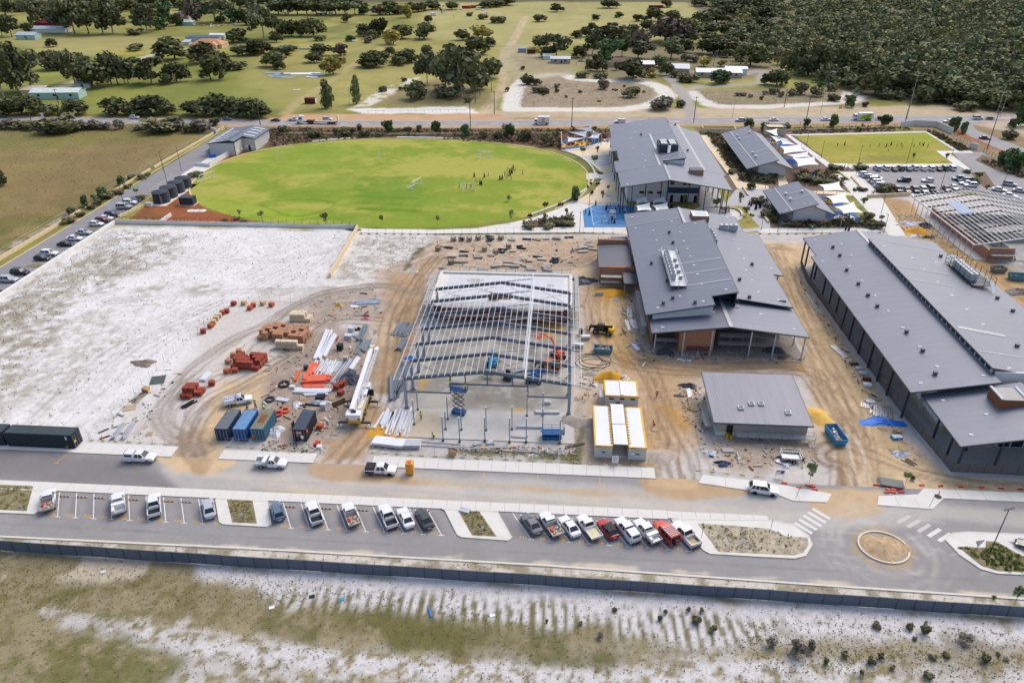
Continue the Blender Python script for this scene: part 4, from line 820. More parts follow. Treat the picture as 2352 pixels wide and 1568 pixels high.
wl=b3.p('side_wall',Bx(69.8,70.2,118.5,188,1.5,7.6),Bf);b3.p('dado',Bx(69.7,70.3,118.4,188,0,1.5),Bq);
for k in range(20):
 b3.p('wall_panel',Bx(69.6,69.78,119+3.4*k,120.3+3.4*k,1.6,6.8),Bq if k%2 else Bg,wl);b3.p('window',Bx(69.68,69.78,120.5+3.4*k,122.1+3.4*k,3.2,5.2),Aj,wl)
b3.p('front_room',Bx(70,74.6,112.6,119,1.3,6.2),Bf);b3.p('front_room_dado',Bx(69.95,74.65,112.5,119,0,1.3),Bq);b3.p('window',Bx(69.9,69.98,115,116.2,3.2,4.1),Aj)
b3.p('end_wall',Bx(79.5,103,117.2,117.5,7.5,10.2),Aa);b3.p('entry_wall',Bx(78.2,104,108.5,109,0,6.5),Bh);
for k in range(5): b3.p('entry_window',Bx(78.6+2.2*k,80.4+2.2*k,108.38,108.5,.3,3.6),Aj)
b3.p('paving',Bx(66.2,104,100.6,119,0,.1),mat('grey_pavers',C(196,190,184),.85,var=.15,scale=2));b3.p('side_paving',Bx(66,69.7,119,188,0,.1),MATS['grey_pavers'])
cols(b3,[(66.4,188.6,7.1),(66.9,186.6,7.1),(66.8,178,7.0)]+[(65.2,y,6.9) for y in (176,166.2,161,156.1,151,146,140,134.2,129,123.9,116.5)],w=.34)
cols(b3,[(68.2,y,6.0) for y in (110,104.8,101.2)]+[(74.1,101.2,7.2),(79.5,101.2,8.1),(72.5,107,7)],w=.3)
vents(r3,[(3,1,595,708),(3,1,658,783),(3,1,721,918),(3,1,828,1045),(3,1,917,1150),(3,1,1002,1250),(3,1,1270,1488),(3,2,1418,92),(3,2,1533,304)],p3);vents(r3,[(3,1,433,636),(3,1,674,675),(3,1,503,834),(3,1,766,779),(3,1,748,877),(3,1,862,1009),(3,1,981,1146),(3,1,1104,1287),(3,1,1238,1440),(3,2,1392,47),(3,2,1551,230),(3,2,1400,381),(3,2,1975,311)],p3,'a')
vents(r3b,[(3,1,1585,792),(3,1,2105,1177),(3,1,2247,1295),(3,2,2285,50)],p3b);vents(r3b,[(3,1,1068,694),(3,1,1326,804),(3,1,1440,909),(3,1,1548,842),(3,1,1560,1022),(3,1,1656,790),(3,1,1690,1142),(3,1,1830,1273),(3,1,1978,1412),(3,2,2215,246)],p3b,'a');vents(r3d,[(3,2,1608,539),(3,2,2005,667),(3,2,1866,856)],(66.9,6,.199),'a')
flash(r3b,p3b,[((3,1,1165,872),(3,1,1660,955)),((3,1,1290,995),(3,1,1750,1075))],.35);flash(r3b,p3b,[((3,1,1740,1435),(3,1,2180,1520))],1.0);flash(r3b,p3b,[((3,2,1940,88),(3,2,2351,150))],.35)
X,Y,Zz=solve(1764+1830/4,392+970/4,p3b);cage(r3b,X-2.2,X+2.6,Y-7,Y+7,Zz+.7,2.0,2.2,Ae);acs(b3,r3b,X-1,Y-4,Zz+.85,7,0,1.3,size=(1.6,1.1,1.7));obj('access_ladder',Bm((X+1.5,Y-7.2,Zz+2),(X+1.5,Y-9.5,Zz+.1),.8,.08),Aa,r3b)
X,Y,Zz=solve(1764+2190/4,784+545/4,(66.9,6,.199));ch=obj('roof_box',Bx(-2.2,2.2,-2.0,2.0,0,2.6),Dj,r3d,loc=(X,Y,Zz-1.2));obj('roof_box_top',Bx(-2.2,2.2,-2.0,2.0,2.6,2.66,1).box(-2.3,-1.9,-2.1,2.1,2.66,2.9).box(1.9,2.3,-2.1,2.1,2.66,2.9),[Bh,Ah],ch)
# dark mesh fence round it
m_mesh=mat('dark_shade_mesh',C(112,108,104),.8,var=.15,scale=2)
fe=thing('mesh_fence','dark shadecloth fence round the large block on the right','fence',(66,101,0))
FP=[(65.6,186),(64.6,176),(65.9,118),(67.4,101.0),(104,100.2)]
for a,b_ in zip(FP,FP[1:]):
 L_=math.dist(a,b_);n=max(1,round(L_/2.6))
 for k in range(n):
  p=(a[0]+(b_[0]-a[0])*k/n-66,a[1]+(b_[1]-a[1])*k/n-101);q=(a[0]+(b_[0]-a[0])*(k+1)/n-66,a[1]+(b_[1]-a[1])*(k+1)/n-101)
  obj('fence_post',Tu((*p,0),(*p,2.0),.04,5),Ae,fe);obj('mesh_panel',Bm((p[0],p[1],1.0),(q[0],q[1],1.0),.02,1.8),m_mesh,fe)
fp=M();strip(fp,[(64.9,187),(64.0,176),(65.3,118),(66.8,100.4),(104,99.5)],.7,0,.12);struct('footing_strip',fp,Ah)
# ---- small rendered block
b4=Bld('toilet_block','small rendered block with violet grey skillion roof among the sand tracks','building',38,115)
r4=roof(b4,[(28.7,107.7,3.55),(46.0,107.7,3.55),(46.0,122.8,4.75),(28.7,122.8,4.75)],mt=m_roof2)
w4=b4.p('wall',Bx(29.8,45.6,108.9,121.6,.8,3.6),mat('grey_render',C(176,172,164),.85,var=.1,scale=.5));b4.p('plinth',Bx(29.7,45.7,108.8,121.7,0,.8),Ag);b4.p('door',Bx(31.4,32.5,108.7,108.8,0,2.3),Dh,w4)
for zx,zy in ((2105,600),(2200,565),(2288,566)):
 X,Y,Zz=G(1176+zx/4,784+zy/4,4.2);Zz=3.55+.0795*(Y-107.7);put('skylight',HATCH,r4,X,Y,Zz)
X,Y,Zz=G(1764+185/4,784+650/4,4.0);put('skylight',HATCH,r4,X,Y,3.55+.0795*(Y-107.7))
scaffold('low plank scaffold along the front of the small rendered block',32.8,46.5,106.8,108.0,1,2.0,1.2)
scaffold('low plank scaffold at the left wall of the small rendered block',27.6,28.9,109.5,113.5,1,2.0,1.4)
# ---- two pre-primary blocks
def preprimary(label,y0,y1,L1,Lf,an_):
 b=Bld('preprimary_building',label,'building',75,(y0+y1)/2);plr=(78.2,6.9,0.318);zl=lambda x:3.5+.318*(x-67.5)
 r=roof(b,[(67.5,y0,3.5),(78.3,y0,zl(78.3)),(78.3,y1,zl(78.3)),(67.5,y1,3.5)]);r2=roof(b,[(78.0,y0,5.9),(84,y0,3.75),(84,y1-1,3.75),(78.0,y1-1,5.9)])
 w=b.p('end_wall',Ad([(72.4,y0+2.6,0),(82,y0+2.6,0),(82,y0+2.6,4.3),(78.2,y0+2.6,5.6),(78.2,y0+2.6,6.6),(72.4,y0+2.6,4.8)],[(0,1,2,3,4,5)]).box(72.4,82,y0+2.62,y1-1,0,4.2),Bf);b.p('dado',Bx(72.35,82.05,y0+2.5,y0+2.59,0,.9),Bq,w)
 cols(b,[(68.2,y0+1+6*k,3.5) for k in range(int((y1-y0)/6)+1)],w=.14);b.p('veranda_floor',Bx(68,72.4,y0+.5,y1,0,.12),Ah)
 pl_=(67.5,3.5,.318)
 for i,j,x,y in L1: 
  X,Y,Zz=solve(588*i+x/4,392*j+y/4,pl_);obj('roof_vent',La([(.3,0),(.3,.35),(.45,.4),(.45,.65),(.2,.75)],8),Aa,r,loc=(X,Y,Zz))
 flash(r,pl_,Lf);vents(r,an_,pl_,'a');xr=71.0;obj('flashing',Bm((xr,y0,3.5+.318*(xr-67.5)+.03),(xr,y1,3.5+.318*(xr-67.5)+.03),.35,.06),Bk,r);return b
preprimary('long grey roofed pre-primary block with white gable beside the playing field',266,317.5,[(2,0,2065,1250),(2,0,2180,1222),(2,0,2088,1282),(2,0,2207,1410),(2,0,2237,1445)],[((2,0,2075,1250),(2,0,2180,1222)),((2,0,2100,1282),(2,0,2230,1240)),((2,0,2215,1405),(2,0,2340,1360)),((2,0,2245,1440),(2,0,2351,1405))],[(2,0,2030,1225),(2,0,2140,1190)])
preprimary('shorter grey roofed pre-primary block with white gable nearer the site',218.2,241,[(3,1,160,220),(3,1,310,198),(3,1,203,270)],[((3,1,170,218),(3,1,345,175)),((3,1,215,268),(3,1,385,220))],[(3,1,195,147),(3,1,340,308),(3,1,30,180),(3,1,168,364)])
# ---- maintenance shed by the oval
sh=Bld('maintenance_shed','L-shaped pale metal shed with grey roof at the far left of the oval','shed',-132,294)
wm=mat('pale_metal_wall',C(208,206,206),.6,.1,var=.05,scale=1)
s1=roof(sh,[(-140.3,282.6,4.7),(-131.2,282.6,6.2),(-131.2,308,6.2),(-140.3,308,4.7)]);s2=roof(sh,[(-131.2,282.6,6.2),(-129,282.6,5.85),(-129,291,5.85),(-123.7,291,4.95),(-123.7,308,4.95),(-131.2,308,6.2)])
sh.p('wall',Pr([(-139.8,283),(-129.4,283),(-129.4,291.4),(-124.3,291.4),(-124.3,307.6),(-139.8,307.6)],0,4.9),wm);sh.p('corner_trim',Bx(-129.5,-129.25,282.9,283.1,0,5.8),Bj)
for y,x0,x1 in ((285,-139.5,-134.5),(289.5,-139,-134),(294,-138.6,-133.6),(298.5,-138.4,-133.4)): obj('skylight_strip',Bm((x0,y,4.7+.165*(x0+140.3)+.05),(x1,y,4.7+.165*(x1+140.3)+.05),.8,.06),Aa,s1)
for y in (294,298,302,305.5): obj('skylight_strip',Bm((-129.5,y,5.98),(-125,y,5.24),.8,.06),Aa,s2)
for y,x in ((285.5,-129.3),(289,-129.3)): sh.p('window',Bx(x-.02,x+.02,y-1,y+1,.8,1.8),Aa)
for x in (-128,-126): sh.p('window',Bx(x-.7,x+.7,291.32,291.38,1,2.2),Aa)
sh.p('door',Bx(-127.3,-126.4,291.3,291.37,0,2.1),Br)
bs=Bld('bin_store','white walled bin store beside the maintenance shed','wall',-136,279)
strp=lambda P,h: strip(M(),P,.3,0,h)
bs.p('wall_side',strp([(-141.3,281.5),(-141.3,289)],2.2),Bt);bs.p('wall_side',strp([(-133.2,267),(-132,283)],2.0),Bt);bs.p('wall_front',strp([(-139.5,268.5),(-133.2,267)],1.3),Bt)
for k in range(3): 
 o=obj('wheelie_bin',Bx(-.3,.3,-.35,.35,0,1.0).box(-.34,.34,-.4,.4,1.0,1.1),m_blue,loc=(-138.5+.8*k,279.5+.4*k,.06));tag(o,f'blue wheelie bin in the white bin store, {nth(k)} from the left','bin','blue wheelie bins in the bin store')
# ---- substation and beige box
su=Bld('pump_house','small flat roofed beige pump house behind the shade sails','building',104,330);x,y,_=G(1778,309);su.r.location=(x,y,0);su.x,su.y=x,y
su.p('wall',Bx(x-4,x+4,y-2.5,y+3.5,0,3.6),Aq);su.p('roof',Bx(x-3.4,x+3.4,y-1.9,y+2.9,3.5,3.55).box(x-4.2,x+4.2,y-2.7,y-2.1,3.3,3.8).box(x-4.2,x-3.6,y-2.1,y+3.1,3.3,3.8).box(x+3.6,x+4.2,y-2.1,y+3.1,3.3,3.8).box(x-4.2,x+4.2,y+3.1,y+3.7,3.3,3.8),Bj);su.p('door',Bx(x+2,x+3.6,y-2.55,y-2.5,0,2.4),Bh)
x,y,_=G(1652,308);bx_=Bld('bin_enclosure','roofless beige block enclosure behind the two storey block','wall',x,y)
for a in (((-7,0),(7,0)),((7,0),(7,5)),((-7,5),(7,5)),((-7,0),(-7,5))): bx_.p('wall',strip(M(),[(x+a[0][0],y+a[0][1]),(x+a[1][0],y+a[1][1])],.35,0,2.4),Aq)
# ---- roof frame on the right
fb=Bld('roof_frame_building','open galvanised roof frame on brick walls beside the school car park','building',128,212)
zf=lambda x:5+.187*(x-112.2) if x<128 else 7.95-.17*(x-128)
for k in range(9):
 y=192.3+5.1*k;fb.p('rafter',Bm((112.2,y,zf(112.2)),(128,y,zf(128)),.16,.4).beam((128,y,zf(128)),(146,y,zf(146)),.16,.4),Ae)
for k in range(28):
 x=112.2+1.26*k;fb.p('purlin',Bm((x,191.8,zf(x)+.28),(x,234,zf(x)+.28),.14,.2),Ab)
fb.p('edge_beam',Bm((112.1,191.8,5.25),(112.1,234,5.25),.2,.35).beam((112.1,191.8,5.25),(128,191.8,8.2),.15,.3),Ab)
for k in range(13): fb.p('strut',Bm((112.4,193+3.2*k,0),(112.4,193+3.2*k,5),.14),Ab)
m_deckb=mat('pale_blue_sheet',C(150,170,196),.5);p_=[(118,213,6.6),(121.3,213,7.2),(121.3,223,7.2),(118,223,6.6)];fb.p('plant_deck',Sl(p_,.15),m_deckb)
fb.p('floor_slab',Bx(114,146,194,233,0,.2),Ah);fb.p('brick_wall',Bx(118,124.5,194.2,194.6,0,3.6),Ap);fb.p('brick_wall',Bx(117.7,118,194.2,230,0,3.0),Ap);fb.p('brick_wall',Bx(124.5,124.8,194.2,222,0,2.8),Bg);fb.p('brick_wall',Bx(118,146,224,224.3,0,2.8),Bg);fb.p('brick_wall',Bx(118,146,208,208.3,0,3),Bg)
scaffold('scaffold in front of the brick wall under the open roof frame',118,124,192.4,193.8,1);scaffold('grey scaffold bay beside the rubble skips on the right',126.5,136,189,192,1)
# steel portal frame
def paint_slab(X,Y):
 p=Paint(X,Y);p.C[:]=np.array(C(204,200,192));p.C*=(.86+.28*fbm(X,Y,5,4,501))[:,None]
 p.poly([(-30,113.4),(5,113.8),(5,160),(-30,160)],C(186,180,168),.1,.1,5,.85,.18,4,502,S=True)
 p.poly([(-27,116),(3,118),(3,150),(-27,150)],C(150,143,132),2,5,5,.7,.2,3,503,patch=(.50,4.5,.06),S=True)
 p.poly([(-22,114),(-3,114),(-4,121),(-20,122)],C(146,140,128),1,3,3,.7,.15,2,504,patch=(.45,3,.06),S=True)
 for D in ([(952,872),(985,868),(990,885),(960,888)],[(955,886),(975,884),(975,896),(958,896)],[(1230,745),(1290,740),(1310,770),(1240,780)],[(1180,940),(1200,938),(1205,948),(1185,948)]): p.poly(D,C(218,172,84),.6,1.2,3,.75,.1,2,505)
 p.poly([(-27,104),(-20,104),(-21,113),(-27,113)],C(208,184,144),1,2,4,.6,.1,3,506,S=True)
 return p.C
SLM=Dr('stained_floor_slab',.8,.006,1.2,7,.07)
sf=Bld('steel_frame_shed','open steel portal frame with white purlins over a concrete slab','building',-12,130)
m_st=mat('primed_steel',C(100,112,126),.5,.2,var=.06);m_pur=mat('white_purlin',C(222,224,226),.45,.2);m_stl=mat('light_primed_steel',C(158,170,182),.5,.2)
sl_=sf.p('floor_slab',Bx(-28.4,4.2,104.4,153,0,.15),Ah);me=Dv('slab_surface',np.arange(-28.4,4.3,.4),np.arange(104.4,153.1,.4),paint_slab,SLM,z=.158);o=bpy.data.objects.new('slab_surface',me);COL.link(o);o.parent=sl_
FY=[113.4+6.43*k for k in range(7)];XL,XR,XA=-27.6,3.15,-12.3;zl=lambda x:6.75+.14*(x-XL);ZA=zl(XA);zr=lambda x:ZA-.14*(x-XA)
for y in FY:
 for x in (XL,XR): 
  c=sf.p('column',Bx(x-.28,x+.28,y-.2,y+.2,.15,6.6),m_stl);sf.p('base_plate',Bx(x-.45,x+.45,y-.35,y+.35,.15,.2),Ae,c)
 sf.p('rafter',Bm((XL-.1,y,zl(XL)),(XA,y,ZA),.4,.66).beam((XA,y,ZA),(XR+.1,y,zr(XR)),.4,.66),m_st)
 sf.p('outrigger',Bm((XL,y,zl(XL)-.1),(-29.6,y,zl(-29.6)+.1),.12,.2).beam((XR,y,zr(XR)),(5.5,y,zr(5.5)+.1),.12,.2),Ab)
 sf.p('upper_rafter',Bm((XA,y,ZA+.2),(-5.4,y,zl(-5.4)+.2),.1,.22),Ab);sf.p('stub_post',Bx(-5.55,-5.35,y-.1,y+.1,zr(-5.4),zl(-5.4)+.25),Ab)
for k in range(21):
 x=-29.5+1.2*k;sf.p('purlin',Bm((x,112.4,zl(x)+.44),(x,154.5,zl(x)+.44),.07,.18),m_pur)
for k in range(9):
 x=-4.9+1.27*k;sf.p('purlin',Bm((x,112.4,zr(x)+.44),(x,154.5,zr(x)+.44),.07,.18),m_pur)
sf.p('high_edge_beam',Bm((-5.3,112.4,zl(-5.3)+.4),(-5.3,155,zl(-5.3)+.4),.2,.28),Ab);sf.p('low_edge_beam',Bm((-5.1,112.4,zr(-5.1)+.5),(-5.1,155,zr(-5.1)+.5),.2,.25),m_pur)
for k in range(6):
 for f in (.5,):
  y=FY[k]+6.43*f;sf.p('purlin_bridging',Bm((-29.4,y,zl(-29.4)+.42),(-5.5,y,zl(-5.5)+.42),.05),Ab);sf.p('purlin_bridging',Bm((-4.9,y,zr(-4.9)+.42),(5.3,y,zr(5.3)+.42),.05),Ab)
for a,b_ in ((5,6),(0,1)):
 for x0,x1 in ((XL,-20),(-20,XA),(XA,-4.6),(-4.6,XR)):
  z=lambda x: zl(x) if x<=XA else zr(x)
  sf.p('rod_brace',Tu((x0,FY[a],z(x0)),(x1,FY[b_],z(x1)),.035,5).tube((x1,FY[a],z(x1)),(x0,FY[b_],z(x0)),.035,5),Ae)
y0=113.4
sf.p('header_beam',Bm((-18.9,y0,6.0),(-4.7,y0,6.0),.2,.32),m_st);sf.p('header_beam',Bm((XL,y0,3.9),(-19.1,y0,3.9),.18,.26),m_st);sf.p('header_beam',Bm((-4.6,y0,3.8),(XR,y0,3.8),.18,.26),m_st)
for x,a,b_ in ((-19,3.8,7.7),(-4.6,3.7,7.5),(-16.2,6.1,8.0),(-12.1,6.1,8.6),(-7.4,6.1,8.1)): sf.p('hanger_post',Bx(x-.1,x+.1,y0-.1,y0+.1,a,b_),m_st)
POSTS=[(1,2,1720,915,5.4),(1,2,1872,925,5.4),(1,2,2103,920,5.4),(1,2,2330,930,5.4),(2,2,130,930,5.3),(2,2,437,940,5.3),(1,2,1455,768,5.6),(1,2,1743,813,4.2),(1,2,1888,818,5.0),(1,2,2115,822,5.2),(2,2,0,815,5.2),(2,2,137,690,5.2),(2,2,280,830,5.2),(1,2,1763,720,5.2),(1,2,1487,632,5.0),(2,2,281,690,5.4)]
for i,j,x,y,h in POSTS:
 X,Y,_=Q(i,j,x,y);c=sf.p('veranda_post',Bx(X-.09,X+.09,Y-.09,Y+.09,.1,h),m_stl);sf.p('post_foot',Bx(X-.2,X+.2,Y-.2,Y+.2,.1,.35),Ae,c);sf.p('post_cap',Bx(X-.12,X+.12,Y-.12,Y+.12,h,h+.05),Aa,c)
# mezzanine
mz=sf.p('mezzanine_deck',Bx(-29,3.8,149.2,167.4,3.75,4.0),Ag);sf.p('deck_screed',Bx(-26.6,1.9,150.2,165.6,4.0,4.03),mat('white_screed',C(208,209,212),.7,var=.05,scale=.3),mz)
for (x,y,rx,ry) in ((-20,163,2.2,1.4),(-1.3,161.5,.9,.9),(-23,154,1.6,.8),(-8,152.5,1,.6),(-16,157,1,.5)): sf.p('damp_patch',Pr([(x+rx*cos(a)*(1+.3*sin(3*a)),y+ry*sin(a)) for a in np.linspace(0,6,14)],4.03,4.034),Ah,mz)
sf.p('parapet',Bx(-29.1,3.9,166.9,167.5,4.0,4.45).box(-29.1,-28.4,149.2,166.9,4.0,4.4).box(3.2,3.9,149.2,166.9,4.0,4.4),Ag,mz)
sf.p('brick_wall',Bx(-27,2.8,149.6,150.0,.15,3.75),m_rbrick);sf.p('brick_wall',Bx(-28.6,-28.2,150,167,0,3.75),m_rbrick);sf.p('stairwell',Bx(-15.5,-10.5,153,156.5,4.03,4.06),m_rbrick,mz);sf.p('stair_opening',Bx(-14.3,-12.2,153.2,156.3,4.06,4.08),Dh,mz);sf.p('stair_wall',Bx(-15.6,-13.2,152.6,153.0,4.0,4.9),m_rbrick,mz)
scaffold('scaffold tubes along the front of the red brick wall under the steel frame',-26,2,147.6,148.8,2,2.4,2.1);scaffold('scaffold along the back edge of the white deck of the steel frame',-29,3.6,168.2,169.3,2,2.4,2.0);scaffold('scaffold along the left edge of the white deck',-30.6,-29.5,149,167,2,2.4,2.0);scaffold('scaffold along the right edge of the white deck',4.4,5.5,148,167,2,2.4,2.0)
# site offices
At=mat('site_yellow',C(240,186,40),.5);De=mat('cabin_grey',C(206,206,204),.6,var=.04)
def ribbed(x0,x1,y0,y1,z,step=.35,along='y'):
 m=M();m.box(x0,x1,y0,y1,z-.05,z)
 n=int((x1-x0)/step) if along=='y' else int((y1-y0)/step)
 for k in range(n):
  if along=='y': m.box(x0+step*k,x0+step*k+step*.35,y0,y1,z+.001,z+.04)
  else: m.box(x0,x1,y0+step*k,y0+step*k+step*.35,z+.001,z+.04)
 return m
Bz=mat('white_roof_sheet',C(236,238,240),.5,var=.03)
def cabin(label,x0,x1,y0,y1,h=2.75,sign=True,ac=True):
 b=Bld('site_cabin',label,'site office',(x0+x1)/2,(y0+y1)/2);w=b.p('wall',Bx(x0,x1,y0,y1,.1,h-.15),De)
 b.p('roof',ribbed(x0+.25,x1-.25,y0+.1,y1-.1,h),Bz);f=b.p('fascia',Bx(x0-.05,x1+.05,y0-.05,y0+.1,h-.3,h+.05).box(x0-.05,x1+.05,y1-.1,y1+.05,h-.3,h+.05).box(x0-.05,x0+.25,y0+.1,y1-.1,h-.3,h+.05).box(x1-.25,x1+.05,y0+.1,y1-.1,h-.3,h+.05),At)
 b.p('bearer',Bx(x0+.1,x1-.1,y0+.1,y1-.1,0,.1),Dh)
 if sign: o=obj('lettering',Dt('ATCO',.3,Af,.01,True),parent=b.r,loc=(x0+.75-b.x,y0-.07-b.y,h-.13));o.rotation_euler=(R(90),0,0)
 if ac: 
  a=b.p('air_conditioner',Bx((x0+x1)/2-.35,(x0+x1)/2+.35,y0-.4,y0-.01,1.5,2.1),Dg);b.p('grille',Bx((x0+x1)/2-.3,(x0+x1)/2+.3,y0-.42,y0-.4,1.55,1.85),Ae,a)
 return b
cabin('left yellow trimmed site cabin of the pair joined by a white canopy',7.55,10.55,100.75,112.7);cr=cabin('right yellow trimmed site cabin of the pair joined by a white canopy',13.3,16.35,100.6,112.6)
cr.p('notice',Bx(13.7,14.3,100.52,100.57,1.2,1.7),Aa)
cp=Bld('canopy_roof','pale blue white sheet canopy spanning between the two site cabins','canopy',11.9,106.7)
cp.p('roof_sheet',ribbed(10.75,13.15,101.0,106.8,3.0),Bz);cp.p('roof_sheet',ribbed(10.75,13.1,106.85,113,3.08),Bz)
for k in range(15): 
 y=101.6+.78*k;cp.p('bearer',Bm((10.2,y,2.85),(13.7,y,2.85),.08),Ae)
cp.p('paving',Bx(10.6,13.25,101,112.5,0,.05),Ah)
ab=cabin('small white ablution cabin with yellow edges behind the two joined cabins',9.95,16.25,116.3,121.6,2.75,True,False)
for x in (11.2,13.2,15.2): ab.p('window',Bx(x-.4,x+.4,116.22,116.29,1.9,2.25),Aj)
ab.p('ridge_vent',Bx(12.9,13.4,116.4,121.5,2.79,2.95),Aa);ab.p('notice',Bx(12,12.9,116.23,116.29,1.0,1.3),Ae);ab.p('water_tank',Bx(9.0,9.9,117,119.5,0,1.9),De)
x,y,_=Q(2,2,998,435);o=obj('access_pit_cover',La([(.95,0),(.95,.35),(.9,.4)],8),Ab,loc=(x,y,0));tag(o,'grey octagonal tank lid behind the small ablution cabin','tank')
# shipping containers
def container(label,x,y,L_,ax,m_side,m_top,h=2.6,group=None,rust=None):
 rz=0 if ax=='x' else R(90);c=thing('shipping_container',label,'container',(x,y,0),rz,group);W=2.44;m=M()
 hx,hy=L_/2,W/2
 for s in (-1,1):
  n=int(L_/.28);P=[(-hx+.1+(L_-.2)*k/n, s*(hy-(.06 if (k//2)%2 else .0))) for k in range(n+1)]
  for a,b_ in zip(P,P[1:]): m.add([(a[0],a[1],.12),(b_[0],b_[1],.12),(b_[0],b_[1],h-.1),(a[0],a[1],h-.1)],[(0,1,2,3) if s<0 else (3,2,1,0)])
  n=8;P=[(s*(hx-(.05 if (k//2)%2 else 0)),-hy+.1+(W-.2)*k/n) for k in range(n+1)]
  if s>0:
   for a,b_ in zip(P,P[1:]): m.add([(a[0],a[1],.12),(b_[0],b_[1],.12),(b_[0],b_[1],h-.1),(a[0],a[1],h-.1)],[(0,1,2,3)])
 m.box(-hx+.06,hx-.06,-hy+.08,hy-.08,.1,h-.12);obj('body',m,m_side,c)
 f=M()
 for sx in (-1,1):
  for sy in (-1,1): f.box(sx*hx-.08*(sx+1),sx*hx+.08*(1-sx),sy*hy-.08*(sy+1),sy*hy+.08*(1-sy),0,h)
 for sy in (-1,1):
  for z in (.02,h-.1): f.box(-hx+.16,hx-.16,sy*hy-.06*(sy+1),sy*hy+.06*(1-sy),z,z+.1)
 for sx in (-1,1):
  for z in (.02,h-.1): f.box(sx*hx-.06*(sx+1),sx*hx+.06*(1-sx),-hy+.16,hy-.16,z,z+.1)
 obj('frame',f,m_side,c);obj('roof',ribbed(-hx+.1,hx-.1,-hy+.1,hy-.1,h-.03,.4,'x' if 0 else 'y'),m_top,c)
 for s in (-1,1):
  d=obj('door',Bx(-hx-.02,-hx+.05,s*hy/2-hy/2+.06,s*hy/2+hy/2-.06,.15,h-.12),m_side,c);b_=M()
  for q in (-.3,.3): b_.tube((-hx-.06,s*hy/2+q,.15),(-hx-.06,s*hy/2+q,h-.15),.025,5)
  obj('lock_bar',b_,Ab,d)
 return c
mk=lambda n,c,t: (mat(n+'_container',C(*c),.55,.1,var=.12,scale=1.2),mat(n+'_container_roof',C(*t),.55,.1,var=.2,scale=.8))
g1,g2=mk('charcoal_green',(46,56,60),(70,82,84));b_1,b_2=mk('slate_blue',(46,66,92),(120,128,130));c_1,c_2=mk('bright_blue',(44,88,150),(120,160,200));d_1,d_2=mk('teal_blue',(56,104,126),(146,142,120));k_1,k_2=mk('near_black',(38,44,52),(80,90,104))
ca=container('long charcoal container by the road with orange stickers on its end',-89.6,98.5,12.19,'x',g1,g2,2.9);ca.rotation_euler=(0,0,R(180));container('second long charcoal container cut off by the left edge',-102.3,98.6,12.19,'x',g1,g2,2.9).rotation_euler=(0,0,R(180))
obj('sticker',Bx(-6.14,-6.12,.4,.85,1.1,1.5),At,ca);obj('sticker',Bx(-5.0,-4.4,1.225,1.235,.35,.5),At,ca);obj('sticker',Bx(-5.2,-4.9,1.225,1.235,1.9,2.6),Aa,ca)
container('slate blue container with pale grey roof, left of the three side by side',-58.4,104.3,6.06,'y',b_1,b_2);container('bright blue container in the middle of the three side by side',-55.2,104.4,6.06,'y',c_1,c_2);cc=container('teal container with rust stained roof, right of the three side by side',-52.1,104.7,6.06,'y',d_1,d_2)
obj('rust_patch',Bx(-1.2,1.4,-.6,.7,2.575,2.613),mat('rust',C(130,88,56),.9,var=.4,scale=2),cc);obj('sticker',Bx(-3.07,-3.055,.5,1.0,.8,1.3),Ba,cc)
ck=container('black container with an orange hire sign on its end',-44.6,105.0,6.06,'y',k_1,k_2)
sg=obj('sign_panel',Bx(-3.075,-3.055,-.5,.55,1.6,2.25),Ba,ck);o=obj('lettering',Dt('SCF',.5,Aa,.005,True),parent=sg,loc=(-3.085,.02,1.95));o.rotation_euler=(R(90),0,R(-90));o=obj('lettering',Dt('131 322',.34,Aa,.005,True),parent=ck,loc=(-3.085,0,1.3));o.rotation_euler=(R(90),0,R(-90));obj('sign_panel',Bx(-2.6,-2.0,-1.235,-1.222,1.5,2.3),Ba,ck)
# brick packs
def packs(cols_):
 out={}
 for n,c in cols_.items():
  m_=mat(n+'_brick_pack',C(*c),.85,var=.18,scale=3,rnd=.08);out[n]=m_
 return out
PK=packs({'brown':(186,138,106),'red':(158,72,56),'cream':(224,208,176),'sandy':(214,184,140),'orange':(190,98,66)})
pkme={n:(Bx(-.56,-.02,-.5,.5,.1,.98).mesh('brick_bundle',m_),Bx(.02,.56,-.5,.5,.1,.98).mesh('brick_bundle',m_)) for n,m_ in PK.items()}
plt=M();
for k in range(5): plt.box(-.58,.58,-.5+.22*k,-.5+.22*k+.12,.08,.1)
for k in range(3): plt.box(-.58+.53*k,-.48+.53*k,-.5,.5,0,.08)
m_pal=mat('pallet_timber',C(196,172,136),.85,var=.2,scale=2,rnd=.15);PALM=plt.mesh('pallet',m_pal)
holes=Bx(-.40,-.32,-.512,-.5,.25,.4).box(-.25,-.17,-.512,-.5,.25,.4).box(.18,.26,-.512,-.5,.25,.4).box(.33,.41,-.512,-.5,.25,.4).mesh('fork_slot',Dh)
def pack(kind,x,y,z,rz,label,group):
 t=thing('brick_pack',label,'bricks',(x,y,z),rz,group)
 a=obj('brick_bundle',pkme[kind][0],parent=t);b_=obj('brick_bundle',pkme[kind][1],parent=t);obj('fork_slots',holes,parent=t)['kind']='stuff';obj('pallet',PALM,parent=t);return t
